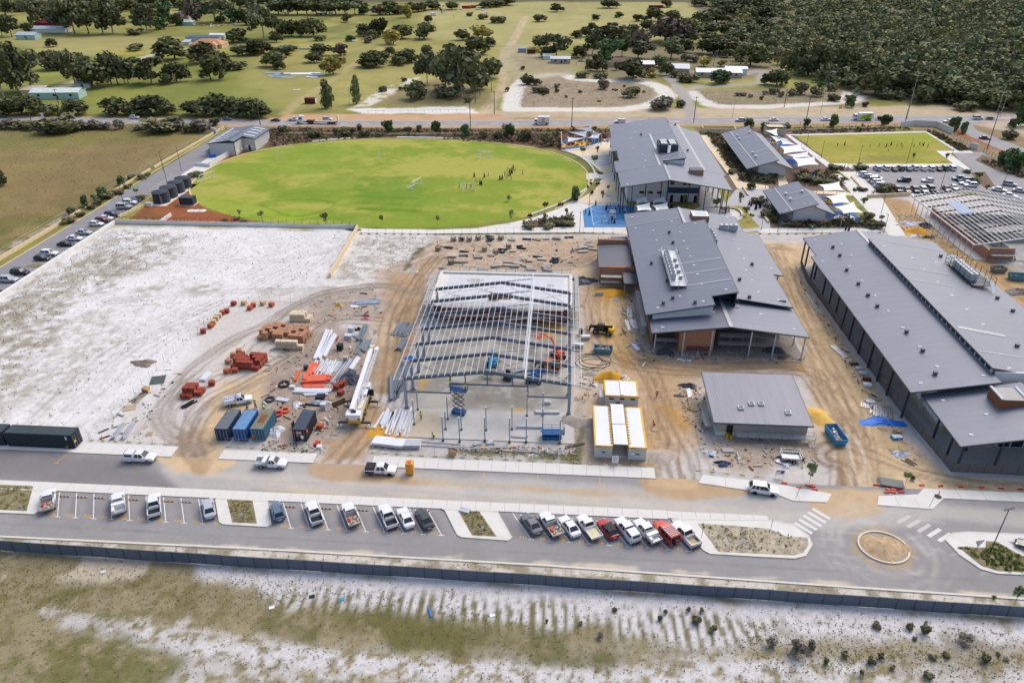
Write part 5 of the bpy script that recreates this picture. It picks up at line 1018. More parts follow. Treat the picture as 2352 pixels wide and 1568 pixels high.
def Ed(kind,cx,cy,nx,ny,rz,label,group,h2,px=1.22,py=1.12,drop=()):
 for r in range(ny):
  for c in range(nx):
   if (c,r) in drop: continue
   lx,ly=(c-(nx-1)/2)*px+(r*.08),(r-(ny-1)/2)*py;x=cx+lx*cos(rz)-ly*sin(rz);y=cy+lx*sin(rz)+ly*cos(rz)
   for z in range(1+h2(c,r)): pack(kind,x+U(-.05,.05),y+U(-.05,.05),z*1.0,rz+U(-.04,.04),f'{label}, {["lower","upper"][z]}, {nth(c)} across, {nth(r)} row back',group)
x,y,_=G(657,772);Ed('brown',x,y,9,5,R(-6),'brown brick pack in the large stack',"brown brick packs on the sand",lambda c,r:1 if (c*7+r*3)%5 else 0,drop=((2,0),(8,4),(0,4)))
x,y,_=G(573,838);Ed('red',x,y,5,4,R(-4),'dark red brick pack in the square stack',"red brick packs by the sand track",lambda c,r:1 if (c+r)%4 else 0)
x,y,_=G(693,735);Ed('cream',x,y,4,2,R(0),'cream block pack behind the brown bricks','cream block packs',lambda c,r:1 if c<3 else 0)
x,y,_=G(667,800);Ed('cream',x,y,5,1,R(0),'pale cream pack before the brown bricks','pale cream block packs',lambda c,r:1 if c<4 else 0)
x,y,_=Q(0,2,1790,480);Ed('red',x,y,3,2,R(3),'red brick pack at the track edge','red brick packs at the track edge',lambda c,r:1 if c<2 else 0)
for k,(i,j,zx,zy,kd) in enumerate(((0,1,1870,1490,'red'),(0,1,1940,1440,'orange'),(0,1,1965,1405,'sandy'),(0,1,1990,1370,'sandy'),(0,1,2015,1345,'cream'),(0,1,2045,1318,'orange'),(0,1,2085,1305,'red'),(0,1,2150,1235,'red'),(0,1,2245,1230,'sandy'),(0,1,2300,1275,'orange'),(0,1,2330,1250,'orange'),(1,1,68,1230,'sandy'),(1,1,145,1245,'orange'),(0,2,1950,400,'red'),(0,2,1740,520,'red'),(0,2,1695,520,'red'),(0,2,2090,290,'orange'),(0,2,2165,280,'orange'),(0,2,2103,200,'brown'),(0,2,2145,140,'brown'),(0,2,2198,105,'brown'),(1,2,775,420,'red'),(1,2,800,400,'red'),(1,2,745,435,'red'),(1,2,780,490,'red'),(1,2,590,800,'orange'))):
 x,y,_=Q(i,j,zx,zy);pack(kd,x,y,0,U(-.4,.4),f'loose {kd} brick pack outside the big stacks, #n','loose brick packs')
# piles of site material
def bundle(name,label,cat,p0,p1,n,w,h,mt,gap=1.15,layers=1,jit=.3,part='length',ang=0.,z0=.03):
 p0,p1=Vector(p0[:2]),Vector(p1[:2]);c=(p0+p1)/2;d=(p1-p0);L_=d.length;a=math.atan2(d.y,d.x);t=thing(name,label,cat,(c.x,c.y,0),a);rg=random.Random(label)
 for l in range(layers):
  for k in range(n-l):
   o=(k-(n-l-1)/2)*w*gap+rg.uniform(-1,1)*w*jit*.4;s=rg.uniform(-1,1)*jit;th=rg.uniform(-1,1)*ang;ll=L_*(1-rg.uniform(0,.12)*jit)
   obj(part,Cb(0,0,0,ll,w,h),mt,t,loc=(s,o,z0+l*h*1.03),rz=th)
 return t
m_ral=mat('red_lead_steel',C(238,110,78),.6,var=.12,scale=2);m_pink=mat('faded_red_steel',C(226,160,150),.6,var=.1,scale=2);Ay=mat('grey_primed_steel',C(128,138,146),.5,.3,var=.1);Av=mat('white_steel_section',C(236,238,242),.4,.2,var=.04)
BD=[('fan of long white beams at the top of the laydown area',(1,2,560,165),(1,2,680,-110),3,.45,.35,Av,1.3,1,.6,.03),
 ('broad stack of long white beams leading down to the red steel',(1,2,600,170),(1,2,715,-50),4,.4,.5,Av,1.1,1,.8,.02),
 ('fan of thin white sections beside the red beams',(1,2,590,300),(1,2,660,170),12,.22,.2,Av,1.9,1,.6,.08),
 ('grey white sheet sections right of the white fan',(1,2,680,290),(1,2,760,180),5,.4,.1,Ab,1.1,1,.3,.03),
 ('leaning red sections on the left of the laydown area',(1,2,495,310),(1,2,545,195),5,.3,.3,m_ral,1.2,1,.6,.06),
 ('single orange beam lying apart on the sand',(1,2,360,370),(1,2,400,275),1,.5,.4,Ba,1,1,0,0),
 ('short stack of orange red beams at a slant',(1,2,440,390),(1,2,465,305),2,.4,.4,m_ral,1.1,1,.1,.02),
 ('wide stack of orange red beams across the laydown area',(1,2,445,365),(1,2,670,350),8,.28,.3,m_ral,1.15,2,.5,.03),
 ('orange red beams below the wide stack',(1,2,430,430),(1,2,625,428),4,.3,.3,m_ral,1.1,2,.3,.01),
 ('faded pink beams above the orange red stack',(1,2,500,325),(1,2,680,320),3,.25,.25,m_pink,1.15,1,.5,.03),
 ('stack of pale blue white sections below the red beams',(1,2,355,458),(1,2,675,465),6,.25,.22,Av,1.2,2,.5,.01),
 ('two white pipes under the pale sections',(1,2,450,495),(1,2,670,488),2,.3,.3,Av,1.4,1,.3,.02),
 ('grey galvanised lengths slanting down beside the tarp heap',(1,2,710,395),(1,2,870,170),3,.35,.3,Ab,1.3,1,.8,.03),
 ('white beam under the crane jib tip',(1,2,870,265),(1,2,945,155),2,.5,.4,Av,1.1,1,.3,.02),
 ('dark grey sections behind the concrete rings',(1,1,950,1568),(1,1,1010,1430),6,.22,.25,Ay,1.3,2,.7,.04),
 ('dark steel lengths on the soil bank',(1,2,985,95),(1,1,1085,1470),3,.4,.4,Ay,1.2,1,.4,.02),
 ('loose grey lengths left of the soil bank',(1,2,915,130),(1,2,970,0),4,.22,.2,Ay,1.5,1,.6,.05),
 ('wide fan of grey girts beside the steel frame',(1,1,1310,1520),(1,1,1400,1400),16,.2,.2,Ay,1.25,1,.5,.04),
 ('bent grey girts below the wide fan',(1,2,1310,85),(1,2,1370,-10),6,.22,.25,Ay,1.2,2,.4,.06),
 ('dark sections inside the left columns of the steel frame',(1,2,1270,520),(1,2,1390,180),7,.25,.25,Ay,1.4,2,1.5,.05),
 ('pair of upright stacked grey channels by the front left column',(1,2,1245,550),(1,2,1240,320),2,.4,.4,Ay,1.1,2,.3,.01),
 ('fan of long white channels on the yellow sand, left half',(1,2,1150,790),(1,2,1230,640),5,.4,.3,Av,1.3,1,.8,.05),
 ('fan of long white channels on the yellow sand, right half',(1,2,1270,850),(1,2,1350,620),6,.4,.3,Av,1.5,1,1.0,.06),
 ('thin white lengths at the right end of the channel fan',(1,2,1380,880),(1,2,1450,640),3,.2,.2,Av,1.9,1,.6,.05),
 ('long galvanised lengths along the front of the slab, left',(1,2,1510,940),(1,2,1990,975),3,.18,.15,Ab,2.6,1,1.5,.02),
 ('long galvanised lengths along the front of the slab, middle',(1,2,1880,985),(1,2,2290,970),2,.2,.15,Ab,2.0,1,1.0,.01),
 ('long galvanised lengths along the front of the slab, right',(2,2,0,1000),(2,2,500,1015),2,.18,.15,Ab,2.5,1,.6,.01),
 ('stack of galvanised sections on the slab near the right column',(2,2,205,662),(2,2,430,662),5,.2,.2,Ab,1.1,2,.2,.0,),
 ('stack of galvanised sections on the slab on trestles',(2,2,40,795),(2,2,280,800),4,.2,.2,Ab,1.1,2,.3,.0),
 ('stack of galvanised sections at the front edge of the slab',(2,2,0,878),(2,2,140,888),4,.2,.2,Ab,1.1,2,.2,.0),
 ('coil packed galvanised lengths before the slab, left pack',(1,2,2000,955),(1,2,2070,940),5,.2,.2,Ab,1.1,2,.2,.02),
 ('coil packed galvanised lengths before the slab, right pack',(1,2,2120,945),(1,2,2180,930),5,.2,.2,Ab,1.1,2,.2,.05),
 ('pale blue pipes fanned beside the white board',(1,1,900,1220),(1,1,1130,1205),8,.2,.18,mat('pale_blue_steel',C(160,180,206),.5,.3),1.3,1,.6,.05),
 ('long galvanised tray lengths by the large block on the right',(3,2,590,40),(3,2,720,155),3,.4,.15,Ab,1.1,1,.2,.0),
 ('rows of galvanised offcuts before the blue tarp, left',(3,2,905,610),(3,2,910,570),6,.25,.15,Ab,1.5,1,.5,.1),
 ('rows of galvanised offcuts before the blue tarp, right',(3,2,1030,690),(3,2,1040,585),12,.25,.15,Ab,1.3,1,.6,.08),
 ('galvanised roof sheets by the front left post of the unfinished block',(2,1,1150,1460),(2,1,1110,1370),6,.3,.12,Ab,1.1,2,.2,.02),
 ('white length with an orange tip by the unfinished block',(2,1,1080,1470),(2,1,1050,1375),2,.3,.12,Av,1.2,1,.2,.02),
 ('upright leaning sheets left of the unfinished block',(2,1,1085,1360),(2,1,1075,1255),4,.25,.1,Ab,1.2,1,.2,.02),
 ('pipe_stack','stack of pale pipes beside the muddy corner of the unfinished block','pipes',(2,2,1160,90),(2,2,1110,35),5,.2,.2,mat('lilac_pipe',C(214,214,230),.5),1.1,2,.2,.02),
 ('grey plank lengths next to the pale pipes',(2,2,1210,95),(2,2,1150,15),2,.35,.15,Ay,1.1,1,.1,.0),
 ('white timber lengths left of the small rendered block','timber',(2,2,1640,525),(2,2,1620,440),4,.18,.15,Av,1.3,1,.4,.08),
 ('weathered plank stack left of the small rendered block','timber',(2,2,1600,600),(2,2,1680,640),5,.15,.12,An,1.5,2,.5,.35),
 ('stacked aluminium lengths by the caged trailer',(3,2,80,1100),(3,2,200,1145),5,.2,.12,Ab,1.1,2,.3,.03),
 ('round concrete pipe lengths in front of the small block','pipes',(2,2,1930,1005),(2,2,2035,1005),4,.25,.25,Ah,1.1,1,.1,.0),
 ('galvanised tubes laid on the sand near the gateway, left',(0,2,1035,905),(0,2,1130,770),4,.22,.22,Ab,1.1,2,.3,.02),
 ('galvanised tubes laid on the sand near the gateway, right',(0,2,1130,905),(0,2,1220,765),4,.22,.22,Ab,1.1,2,.3,.02),
 ('single long pale pole near the gateway','timber',(0,2,1240,880),(0,2,1420,640),1,.2,.2,mat('driftwood_pole',C(200,188,176),.8),1,1,0,0),
 ('black scaffold tubes under the red bricks',(0,2,1680,615),(0,2,1790,545),6,.14,.14,Af,1.6,1,.5,.12),
 ('white window frame pack beside the red bricks',(0,2,1860,370),(0,2,1930,300),4,.3,.5,Av,1.1,1,.1,.0),
 ('grey timber scraps heaped by the fence line','timber',(0,2,1230,560),(0,2,1320,480),7,.16,.12,mat('grey_timber',C(150,140,124),.85),1.4,2,.5,.2),
 ('pallet stack of grey boards on the bare ground of the car park island',(1,2,1870,1545),(1,2,1960,1568),4,.3,.15,Ab,1.1,2,.2,.02),
 ('rusty reinforcing cages near the crane',(1,2,700,600),(1,2,815,545),6,.12,.3,mat('rebar',C(84,66,54),.85,.2,var=.3),1.9,1,.4,.1),
 ('black flexible pipes by the plastic wrapped packs','pipes',(1,2,430,580),(1,2,600,590),3,.14,.14,Af,1.6,1,.5,.05),
 ('black crate slats by the white pipes','crate',(1,2,555,520),(1,2,630,520),6,.2,.6,Af,1.15,1,.1,.0),
 ('yellow steel trestles by the small block doorway','trestle',(2,2,1975,870),(2,2,1995,910),2,.08,.9,At,5,1,.2,.1),
 ('long plank propped across the grass near the cabins','timber',(2,2,485,1065),(2,2,600,880),1,.15,.1,An,1,1,0,0),
 ('dark poles lying by the edge of the slab','timber',(2,2,490,980),(2,2,660,940),3,.12,.12,Ae,1.8,1,.4,.12),
 ('bundle of old timbers at the muddy front corner of the unfinished block','timber',(3,2,120,155),(3,2,190,130),7,.14,.12,mat('old_timber',C(130,112,90),.9),1.3,2,.4,.3),
 ('timber scraps along the strip by the large block','timber',(3,2,1260,1085),(3,2,1350,1140),5,.16,.1,MATS['old_timber'],1.6,1,.5,.25),
 ('timber planks by the mesh fence of the large block','timber',(3,1,520,1420),(3,1,590,1500),3,.2,.1,An,1.5,1,.5,.2),
 ('grey tray lengths by the mesh fence of the large block',(3,1,360,1130),(3,1,470,1315),2,.35,.15,Ab,1.1,1,.8,.02),
 ('stacked grey planks by the annexe','timber',(2,1,560,735),(2,1,715,660),5,.25,.2,Ah,1.2,2,1.0,.08),
 ('weathered boards on the yellow sand by the annexe','timber',(2,1,770,1145),(2,1,835,1140),4,.3,.2,Ah,1.1,4,.1,.0),
]
for r_ in BD:
 n,c='steel_bundle','steel'
 if r_[0].endswith('_stack'): n,r_=r_[0],r_[1:]
 if isinstance(r_[1],str): c,r_=r_[1],r_[:1]+r_[2:]
 l,a,b_,k,w_,h_,mt_,gp,ly,jt,an_=r_
 bundle(n,l,c,Q(*a),Q(*b_),k,w_,h_,mt_,gp,ly,jt,'section',an_, .18 if 'on the slab' in l else .03)
# big pack of white roof sheets at the front corner
x,y,_=Q(1,2,1300,950);ws=thing('roof_sheet_pack','glossy white roof sheets stacked on timbers at the front corner of the slab','roof sheets',(x,y,0))
for k in range(6): obj('roof_sheet',Cb(U(-.3,.3)-1.6,U(-.2,.2),.35+.1*k,5.6,2.2,.08,R(-6)),Av,ws)
for k in range(7): obj('roof_sheet',Cb(2.6+U(-.1,.1),U(-.1,.3)-.3,.3+.09*k,3.2,1.8,.07,R(4)),Av if k%2 else Ab,ws)
for k in range(4): obj('bearer',Cb(-4+2.6*k,0,0,.2,2.2,.3),An,ws)
# pale blue boards and sheets lying flat
SH=[('white board on the sand by the pale blue pipes',(1,1,905,1245),1.8,.9,.05,Aa,0),('brown sheet lying on the sand by the fence, near the tubes',(0,2,1190,610),2.4,2.0,.08,mat('brown_ply',C(186,164,136),.8),.4),('dark green mat by the track fence',(0,2,1450,355),2.8,3.2,.06,mat('dark_mat',C(84,92,92),.8),.3),('pale sheet by the track fence',(0,2,1545,240),1.6,2.0,.08,Ag,.3),('framed white panel lying before the unfinished block',(2,2,1580,172),3.0,.9,.06,Aa,-.1),
 ('grey steel plate by the site cabins',(2,2,765,402),.9,1.0,.05,Ab,.1),('black plate on the sand path',(2,2,1533,500),2.0,.8,.06,Af,0),('square ply sheet by the yellow sand',(2,1,1000,1220),.8,.8,.05,An,.2),('blue tarpaulin spread by the large block',(3,2,1050,745),0,0,0,None,0)]
for l,q,a,b_,h_,mt_,rz in SH[:-1]: 
 x,y,_=Q(*q);tag(obj('flat_sheet',Bx(-a/2,a/2,-b_/2,b_/2,.02,.02+h_),mt_,loc=(x,y,0),rz=rz),l,'sheet')
# crumpled heaps (tarps, plastic wrapped loads, rubbish)
def heap(name,label,cat,q,rx,ry,h,mt_,seed,zoff=0):
 x,y,_=Q(*q);rg=random.Random(seed);n=18;m=M();V=[];F=[];rings=6
 for i in range(rings+1):
  t=i/rings
  for k in range(n):
   a=2*pi*k/n;r=t*(1+.22*sin(3*a+seed)+.15*sin(5*a));V.append((rx*r*cos(a),ry*r*sin(a),max(0,h*(1-t*t)*(.7+.5*rg.random())) if i<rings else -.02))
 for i in range(rings):
  for k in range(n): F.append((i*n+k,(i+1)*n+k,(i+1)*n+(k+1)%n,i*n+(k+1)%n))
 return tag(obj(name,m.add(V,F),mt_,loc=(x,y,zoff)),label,cat)
Bw=mat('dark_tarp',C(62,68,80),.5,var=.3,scale=2);m_btarp=mat('blue_tarp',C(34,124,222),.5,var=.2,scale=1.5);Ak=mat('cloudy_plastic',C(206,208,214),.35,var=.15,scale=3);m_rub=mat('mixed_rubble',C(150,138,126),.9,var=.4,scale=3)
for a in (('tarpaulin_heap','crumpled dark tarp by the annexe and the steel frame','tarp',(2,1,655,1015),3.2,2.6,1.0,Bw,1),('tarpaulin_heap','crumpled grey tarp behind the crane boom','tarp',(1,2,860,345),2.6,3.2,.9,Bw,2),('tarpaulin_heap','bright blue tarp spread on the sand by the large block','tarp',(3,2,1050,740),4.6,1.5,.35,m_btarp,3),
  ('tarpaulin_heap','small bright blue tarp on the girts beside the frame','tarp',(1,2,1415,155),1.4,.8,.5,m_btarp,4),('plastic_heap','clear plastic heap between the teal and black containers','plastic',(1,2,180,830),1.6,1.8,.7,Ak,5),('plastic_heap','white bags heaped by the steel sections','plastic',(1,2,372,590),.8,1.2,.8,Aa,6),('plastic_heap','wrapped silver bundles by the black crate','plastic',(1,2,590,565),1.8,.8,.6,Ak,7),('plastic_heap','crumpled white sheet by the north fence','plastic',(1,1,1455,930),1.0,.7,.3,Ak,8),
  ('plastic_heap','dark wrapped stack at the left of the front canopy','plastic',(2,2,1400,105),2.0,1.2,1.2,Bw,9),('rubbish_heap','rubble and rubbish heap under the right of the canopy','rubble',(3,2,60,90),2.6,1.6,1.2,Bw,10),('rubbish_heap','black bags and offcuts left of the small block','rubbish',(2,2,1620,410),1.8,1.0,.6,Bw,11),('rubbish_heap','blue and orange rubbish in front of the small block','rubbish',(2,2,1820,1025),1.4,.9,.4,Ak,12),('rubbish_heap','dark blue bag by the front fence near the small block','rubbish',(2,2,1935,1125),1.4,.9,.6,mat('navy_bag',C(60,70,100),.6),13),
  ('rubbish_heap','white and black packaging by the large block','rubbish',(3,2,1215,1040),1.6,.9,.6,Ak,14),('rubbish_heap','red and white packaging beside the track','rubbish',(1,1,1005,1360),1.2,.7,.4,mat('pink_plastic',C(220,120,130),.6,var=.4,scale=4),15),('rubbish_heap','bright yellow bags on the grey sand','bags',(1,1,762,1240),1.1,.6,.7,At,16),('rubbish_heap','pale bags of insulation by the unfinished block','bags',(2,1,1190,1420),1.0,1.2,.5,Ak,17),('rubbish_heap','white wrapped roll on the yellow sand','plastic',(2,1,960,1192),.9,.5,.6,Aa,18),
  ('rubbish_heap','rubble heap by the open roof frame','rubble',(3,1,1310,490),3.5,2.2,.9,Ak,19),('rubbish_heap','black sheeting heap by the open roof frame','rubble',(3,1,1440,510),2.2,1.8,1.0,Bw,20),('rubbish_heap','pale rubble heap at the right edge','rubble',(3,1,2300,1120),4,2,1.0,m_rub,21),('rubbish_heap','pile of silver plastic by the orange sand','plastic',(3,1,1370,605),2.2,1.2,.5,Ak,22),('rubbish_heap','grey rubble strip by the open roof frame','rubble',(3,1,1460,615),2.4,1.0,.5,Bw,23),
  ('rubbish_heap','dead brush heap in the white sand','brush',(0,2,1320,200),2.6,1.6,.5,mat('dead_brush',C(138,126,112),.95,var=.5,scale=4),24),('rubbish_heap','dark debris by the back fence of the sand lot','debris',(1,1,900,548),2.4,.7,.5,Bw,25)): heap(*a)
for l,q,rx,ry,h,mt_,s in (('bright yellow sand heap beside the site cabins',(2,2,900,330),2.9,2.3,1.5,By,3),('yellow sand heap by the annexe',(2,1,910,1120),4.2,3.2,.9,By,4),('yellow sand heap beside the blue skip',(3,2,455,690),3.0,2.8,.9,mat('pale_yellow_sand',C(226,184,96),.95,var=.12,scale=1,bump=.06),5),('orange sand heap by the open roof frame',(3,1,1370,555),3.6,2.8,1.3,By,6),('grey soil mound by the right front column',(2,2,600,740),3.2,2.4,1.0,m_gsand,7),('grey soil mound beside the site cabins',(2,2,1340,1050),3.0,2.4,.5,m_gsand,8),('long tan soil bank by the rear left post of the large block',(3,1,120,700),4.5,3.0,1.0,m_tansand,9),('grey soil bank under the dark steel lengths',(1,1,1040,1520),2.2,5.0,.7,m_gsand,10),('small grey heap by the yellow sand heap',(2,2,735,300),2.2,1.2,.5,m_gsand,11),('patch of raked yellow sand under the white channels',(1,2,1280,850),4.8,3.4,.12,By,12)):
 x,y,_=Q(*q);tag(mound('sand_heap',rx,ry,h,mt_,loc=(x,y,0),seed=s),l,'sand')
# bulk bags
bag=La([(.30,0),(.55,.1),(.6,.6),(.5,.95),(.35,1.0)],10).mesh('bag_body',mat('white_bulk_bag',C(234,232,228),.8,var=.1,scale=4))
for k,(zx,zy,n) in enumerate(((1030,350,1),(1040,385,1),(1025,410,1),(1065,415,1),(1108,415,1),(1055,375,1))):
 x,y,_=Q(2,2,zx,zy);t=thing('bulk_bag','white bulk bag by the yellow sand heap, #n','bag',(x,y,0),k,'bulk bags by the yellow heap');obj('bag_body',bag,parent=t);obj('sand_fill',La([(.42,.97),(.25,1.06),(.05,1.1)],8),m_tansand,t)
# pallets
def pallet(q,label,rz=0,n=1,mt_=None):
 x,y,_=Q(*q)
 for k in range(n):
  o=thing('pallet',label if n==1 else f'{label}, {nth(k)} from the bottom','pallet',(x,y,k*.14),rz+U(-.1,.1)*k)
  for s in range(6): obj('slat',Bx(-.58,.58,-.56+.21*s,-.56+.21*s+.13,.1,.125),mt_ or m_pal,o)
  for s in range(3): obj('bearer',Bx(-.58+.53*s,-.48+.53*s,-.56,.6,0,.1),mt_ or m_pal,o)
for a in (((2,2,605,525),'empty pallet beside the right front column'),((2,2,565,808),'weathered pallet on the grass by the slab'),((2,2,1305,810),'brown pallet by the right site cabin'),((2,1,640,1238),'pallet near the corner of the white deck',.2),((2,1,1035,1343),'pallet by the leaning sheets',.1),((1,2,700,525),'pale pallet near the reinforcing cages',.3),((1,2,430,525),'pallet with silver bags on it',.3),((1,2,575,45),'pallet leaning by the long white beams',.4),((1,2,790,145),'grey pallet by the concrete box',.4),((3,2,1150,1000),'yellow pallet leaning by the large block',.5),((3,2,1240,990),'pallet with a board on it by the large block',.1),((3,2,1045,800),'pallet carrying a brown board by the blue tarp',.3),((0,2,1375,850),'pallet on the sand by the gateway',.1),((2,2,2165,1065),'large pale crate frame lying in front of the small block',.2),((2,2,1820,115),'timber window frame lying before the unfinished block',0)): pallet(*a)
pallet((3,2,1185,840),'pallet in the stack by the blue tarp',.1,6);pallet((0,2,1345,460),'yellow timber pallet in the stack at the fence line',.2,7,An)
# skips
def skip(label,q,rz,mt_,L_=3.6,W=1.8,h=1.3,fill=None):
 x,y,_=Q(*q);t=thing('skip_bin',label,'skip',(x,y,0),rz);m=M();a,b_=L_/2,W/2;ai,bi=a-.35,b_-.12
 out=[(-ai,-bi,.1),(ai,-bi,.1),(ai,bi,.1),(-ai,bi,.1),(-a,-b_,h),(a,-b_,h),(a,b_,h),(-a,b_,h)];inn=[(-a+.08,-b_+.08,h),(a-.08,-b_+.08,h),(a-.08,b_-.08,h),(-a+.08,b_-.08,h),(-ai+.08,-bi+.08,.25),(ai-.08,-bi+.08,.25),(ai-.08,bi-.08,.25),(-ai+.08,bi-.08,.25)]
 m.add(out+inn,[(3,2,1,0),(0,1,5,4),(1,2,6,5),(2,3,7,6),(3,0,4,7),(4,5,9,8),(5,6,10,9),(6,7,11,10),(7,4,8,11),(8,9,13,12),(9,10,14,13),(10,11,15,14),(11,8,12,15),(12,13,14,15)])
 obj('bin_body',m,mt_,t);r=M()
 for k in range(4): r.box(-a+.5+k*(L_-1)/3-.05,-a+.5+k*(L_-1)/3+.05,-b_-.04,-b_+.02,.2,h)
 obj('side_rib',r,mt_,t);rg=random.Random(label);f=M()
 for k in range(26): f.cbox(rg.uniform(-ai+.4,ai-.4),rg.uniform(-bi+.3,bi-.3),.3+rg.random()*.5,rg.uniform(.2,1.1),rg.uniform(.1,.4),rg.uniform(.05,.25),rg.uniform(0,3),k%3,rg.uniform(-.4,.4))
 o=obj('rubbish',f,fill or [m_rub,An,Ak],t);o['kind']='stuff';return t
m_skip=mat('worn_blue_paint',C(70,150,196),.6,var=.3,scale=2);m_skip2=mat('worn_teal_paint',C(98,150,164),.7,var=.35,scale=2)
skip('blue rubbish skip with rusty inside beside the small rendered block',(3,2,615,890),R(97),m_skip,5.0,2.2,1.5);skip('teal skip of rubble right of the steel frame',(2,2,835,95),R(-4),m_skip2,4.2,2.0,1.2);skip('grey rubble skip at the right edge',(3,1,2110,930),R(10),mat('worn_grey_skip',C(140,140,130),.8,var=.3,scale=2),3.6,2.2,1.4);skip('pale blue rubble skip at the right edge',(3,1,2290,1000),R(-5),m_skip2,4.6,2.2,1.6)
x,y,_=Q(3,2,1180,890);t=thing('tool_tray','small blue tray with white lid by the pallet stack','tray',(x,y,0),.1);obj('tray_body',Bx(-.9,.9,-.55,.55,0,.5),m_skip,t);obj('lid',Bx(-.85,.85,-.5,.5,.5,.56),Ak,t)
# crates, drums, boxes of fittings
SM=[('crate','black crate standing by the white lengths','crate',(1,2,775,75),(1.1,1.2,1.4),Af),('crate','concrete box by the grey pallets','box',(1,2,828,175),(.9,.9,1.0),Ah),('fittings_box','white paint box on the verge by the mesh fence, upper','box',(3,2,830,255),(1.2,1.0,.5),Ak),('fittings_box','white box with black lettering marks on the verge','box',(3,2,910,405),(1.4,1.0,.5),Aa),('fittings_box','box of red fittings on the verge','box',(3,2,905,355),(1.5,.8,.5),mat('dark_red_mixed',C(110,50,50),.7,var=.5,scale=5)),('fittings_box','white tub of red parts on the verge','box',(3,2,935,560),(1.6,1.2,.4),Ak),('fittings_box','black tray of timber on the verge','box',(3,2,785,215),(1.8,.9,.3),Af),('fittings_box','white and black bags on the verge','box',(3,2,870,300),(1.6,.9,.5),Ak),
 ('cable_drum','brown timber cable drum on the front verge','drum',(1,2,1810,1045),(0,0,0),None),('waste_bin','grey rubber bin by the plastic wrapped packs','bin',(1,2,625,615),(1,1,1.2),Ak),('crate','grey steel crate stack right of the steel frame','crate',(2,1,675,1550),(1.9,1.0,1.0),Ab),('crate','dark steel box right of the steel frame','crate',(2,1,630,1510),(.8,.8,1.6),Ae),('crate','stack of mesh panels right of the steel frame','crate',(2,2,605,70),(2.2,1.0,1.4),Ab),('crate','white stack of pipe fittings above the concrete rings','crate',(1,1,880,1490),(1.2,1.1,1.5),Ak),('crate','clear wrapped pack above the concrete rings','crate',(1,1,850,1540),(1.6,1.2,1.0),Ak),('crate','pale stone block by the saddle of pipes','block',(1,2,335,425),(1.0,.7,.5),Ag),('crate','small grey steel drum by the track','drum',(1,2,462,255),(.8,.8,.9),Ae),
 ('fittings_box','flat packed white boxes on the sand by the grey pipes','box',(1,2,245,540),(2.4,1.0,.3),Ak),('red_barrow','red wheelbarrow by the rubbish at the gateway','wheelbarrow',(1,2,562,950),(.8,1.1,.6),Az),('white_bucket','white bucket by the red wheelbarrow','bucket',(1,2,582,975),(.8,.8,.5),Aa),('electrical_box','black board leaning by the black container','board',(1,2,345,790),(.2,1.0,1.2),Af),('generator','small generator set on the slab','generator',(2,2,330,575),(1.1,.8,.6),Ak)]
for n,l,c,q,s,mt_ in SM:
 x,y,_=Q(*q);z=.16 if 'slab' in l else 0
 t=thing(n,l,c,(x,y,z),U(-.2,.2))
 if n=='cable_drum':
  obj('flange',Tu((0,-.45,.75),(0,-.35,.75),.75,16),An,t);obj('flange',Tu((0,.35,.75),(0,.45,.75),.75,16),An,t);obj('core',Tu((0,-.35,.75),(0,.35,.75),.4,12),Af,t)
 else:
  obj('box_body',Cb(0,0,0,s[0],s[1],s[2]*.9),mt_,t);obj('lid',Cb(0,0,s[2]*.9,s[0]*1.04,s[1]*1.04,s[2]*.1),mt_,t)
  if s[2]>.7: obj('strap',Cb(0,0,s[2]*.4,s[0]*1.02,s[1]*1.02,.08),Ae,t)
for k,(zx,zy,d) in enumerate(((900,1500,.5),(940,1500,.5),(890,1520,.6),(930,1522,.6),(940,1480,.5),(915,1475,.5),(945,1460,.4))):
 x,y,_=Q(1,1,zx,zy);o=obj('concrete_ring',Ad([(r*cos(a),r*sin(a),z) for (r,z) in ((d,0),(d,.5),(d*.65,.5),(d*.65,.05)) for a in np.linspace(0,2*pi,13)[:-1]],[(i*12+q,i*12+(q+1)%12,(i+1)*12+(q+1)%12,(i+1)*12+q) for i in range(3) for q in range(12)]),Aa if k<4 else Af,loc=(x,y,0));tag(o,f'{"white" if k<4 else "black"} round pipe ring in the yard, {nth(k)} of seven','pipe ring','pipe rings in the yard')
for k,(q,r) in enumerate((((1,2,260,400),1.0),((1,2,128,540),.8),((1,2,268,640),.7),((1,2,205,672),.7))):
 x,y,_=Q(*q);o=obj('hose_coil',Ad([((r+(.22+.05*j)*cos(b_))*cos(a),(r+.22*cos(b_))*sin(a),.25+.2*sin(b_)) for j in (0,) for a in np.linspace(0,2*pi,21)[:-1] for b_ in np.linspace(0,2*pi,7)[:-1]],[(i*6+j,((i+1)%20)*6+j,((i+1)%20)*6+(j+1)%6,i*6+(j+1)%6) for i in range(20) for j in range(6)]),[Af,Ae,Ba,Az][k],loc=(x,y,0));tag(o,['coil of black pipe on a grey slab above the container yard','coil of dark hose left of the flat boxes','orange coil behind the teal container','red coil behind the teal container'][k],'hose')
loop=M();
for k in range(5):
 rx,ry=U(2.4,4.5),U(1.5,3.0);ox,oy=U(-1.5,1.5),U(-1,1)
 loop.path([(ox+rx*cos(a),oy+ry*sin(a),.06) for a in np.linspace(0,2*pi,22)],.05,4)
x,y,_=Q(2,2,730,190);tag(obj('cable_loops',loop,Af,loc=(x,y,0)),'loose loops of black cable on the dirt beside the teal skip','cable')
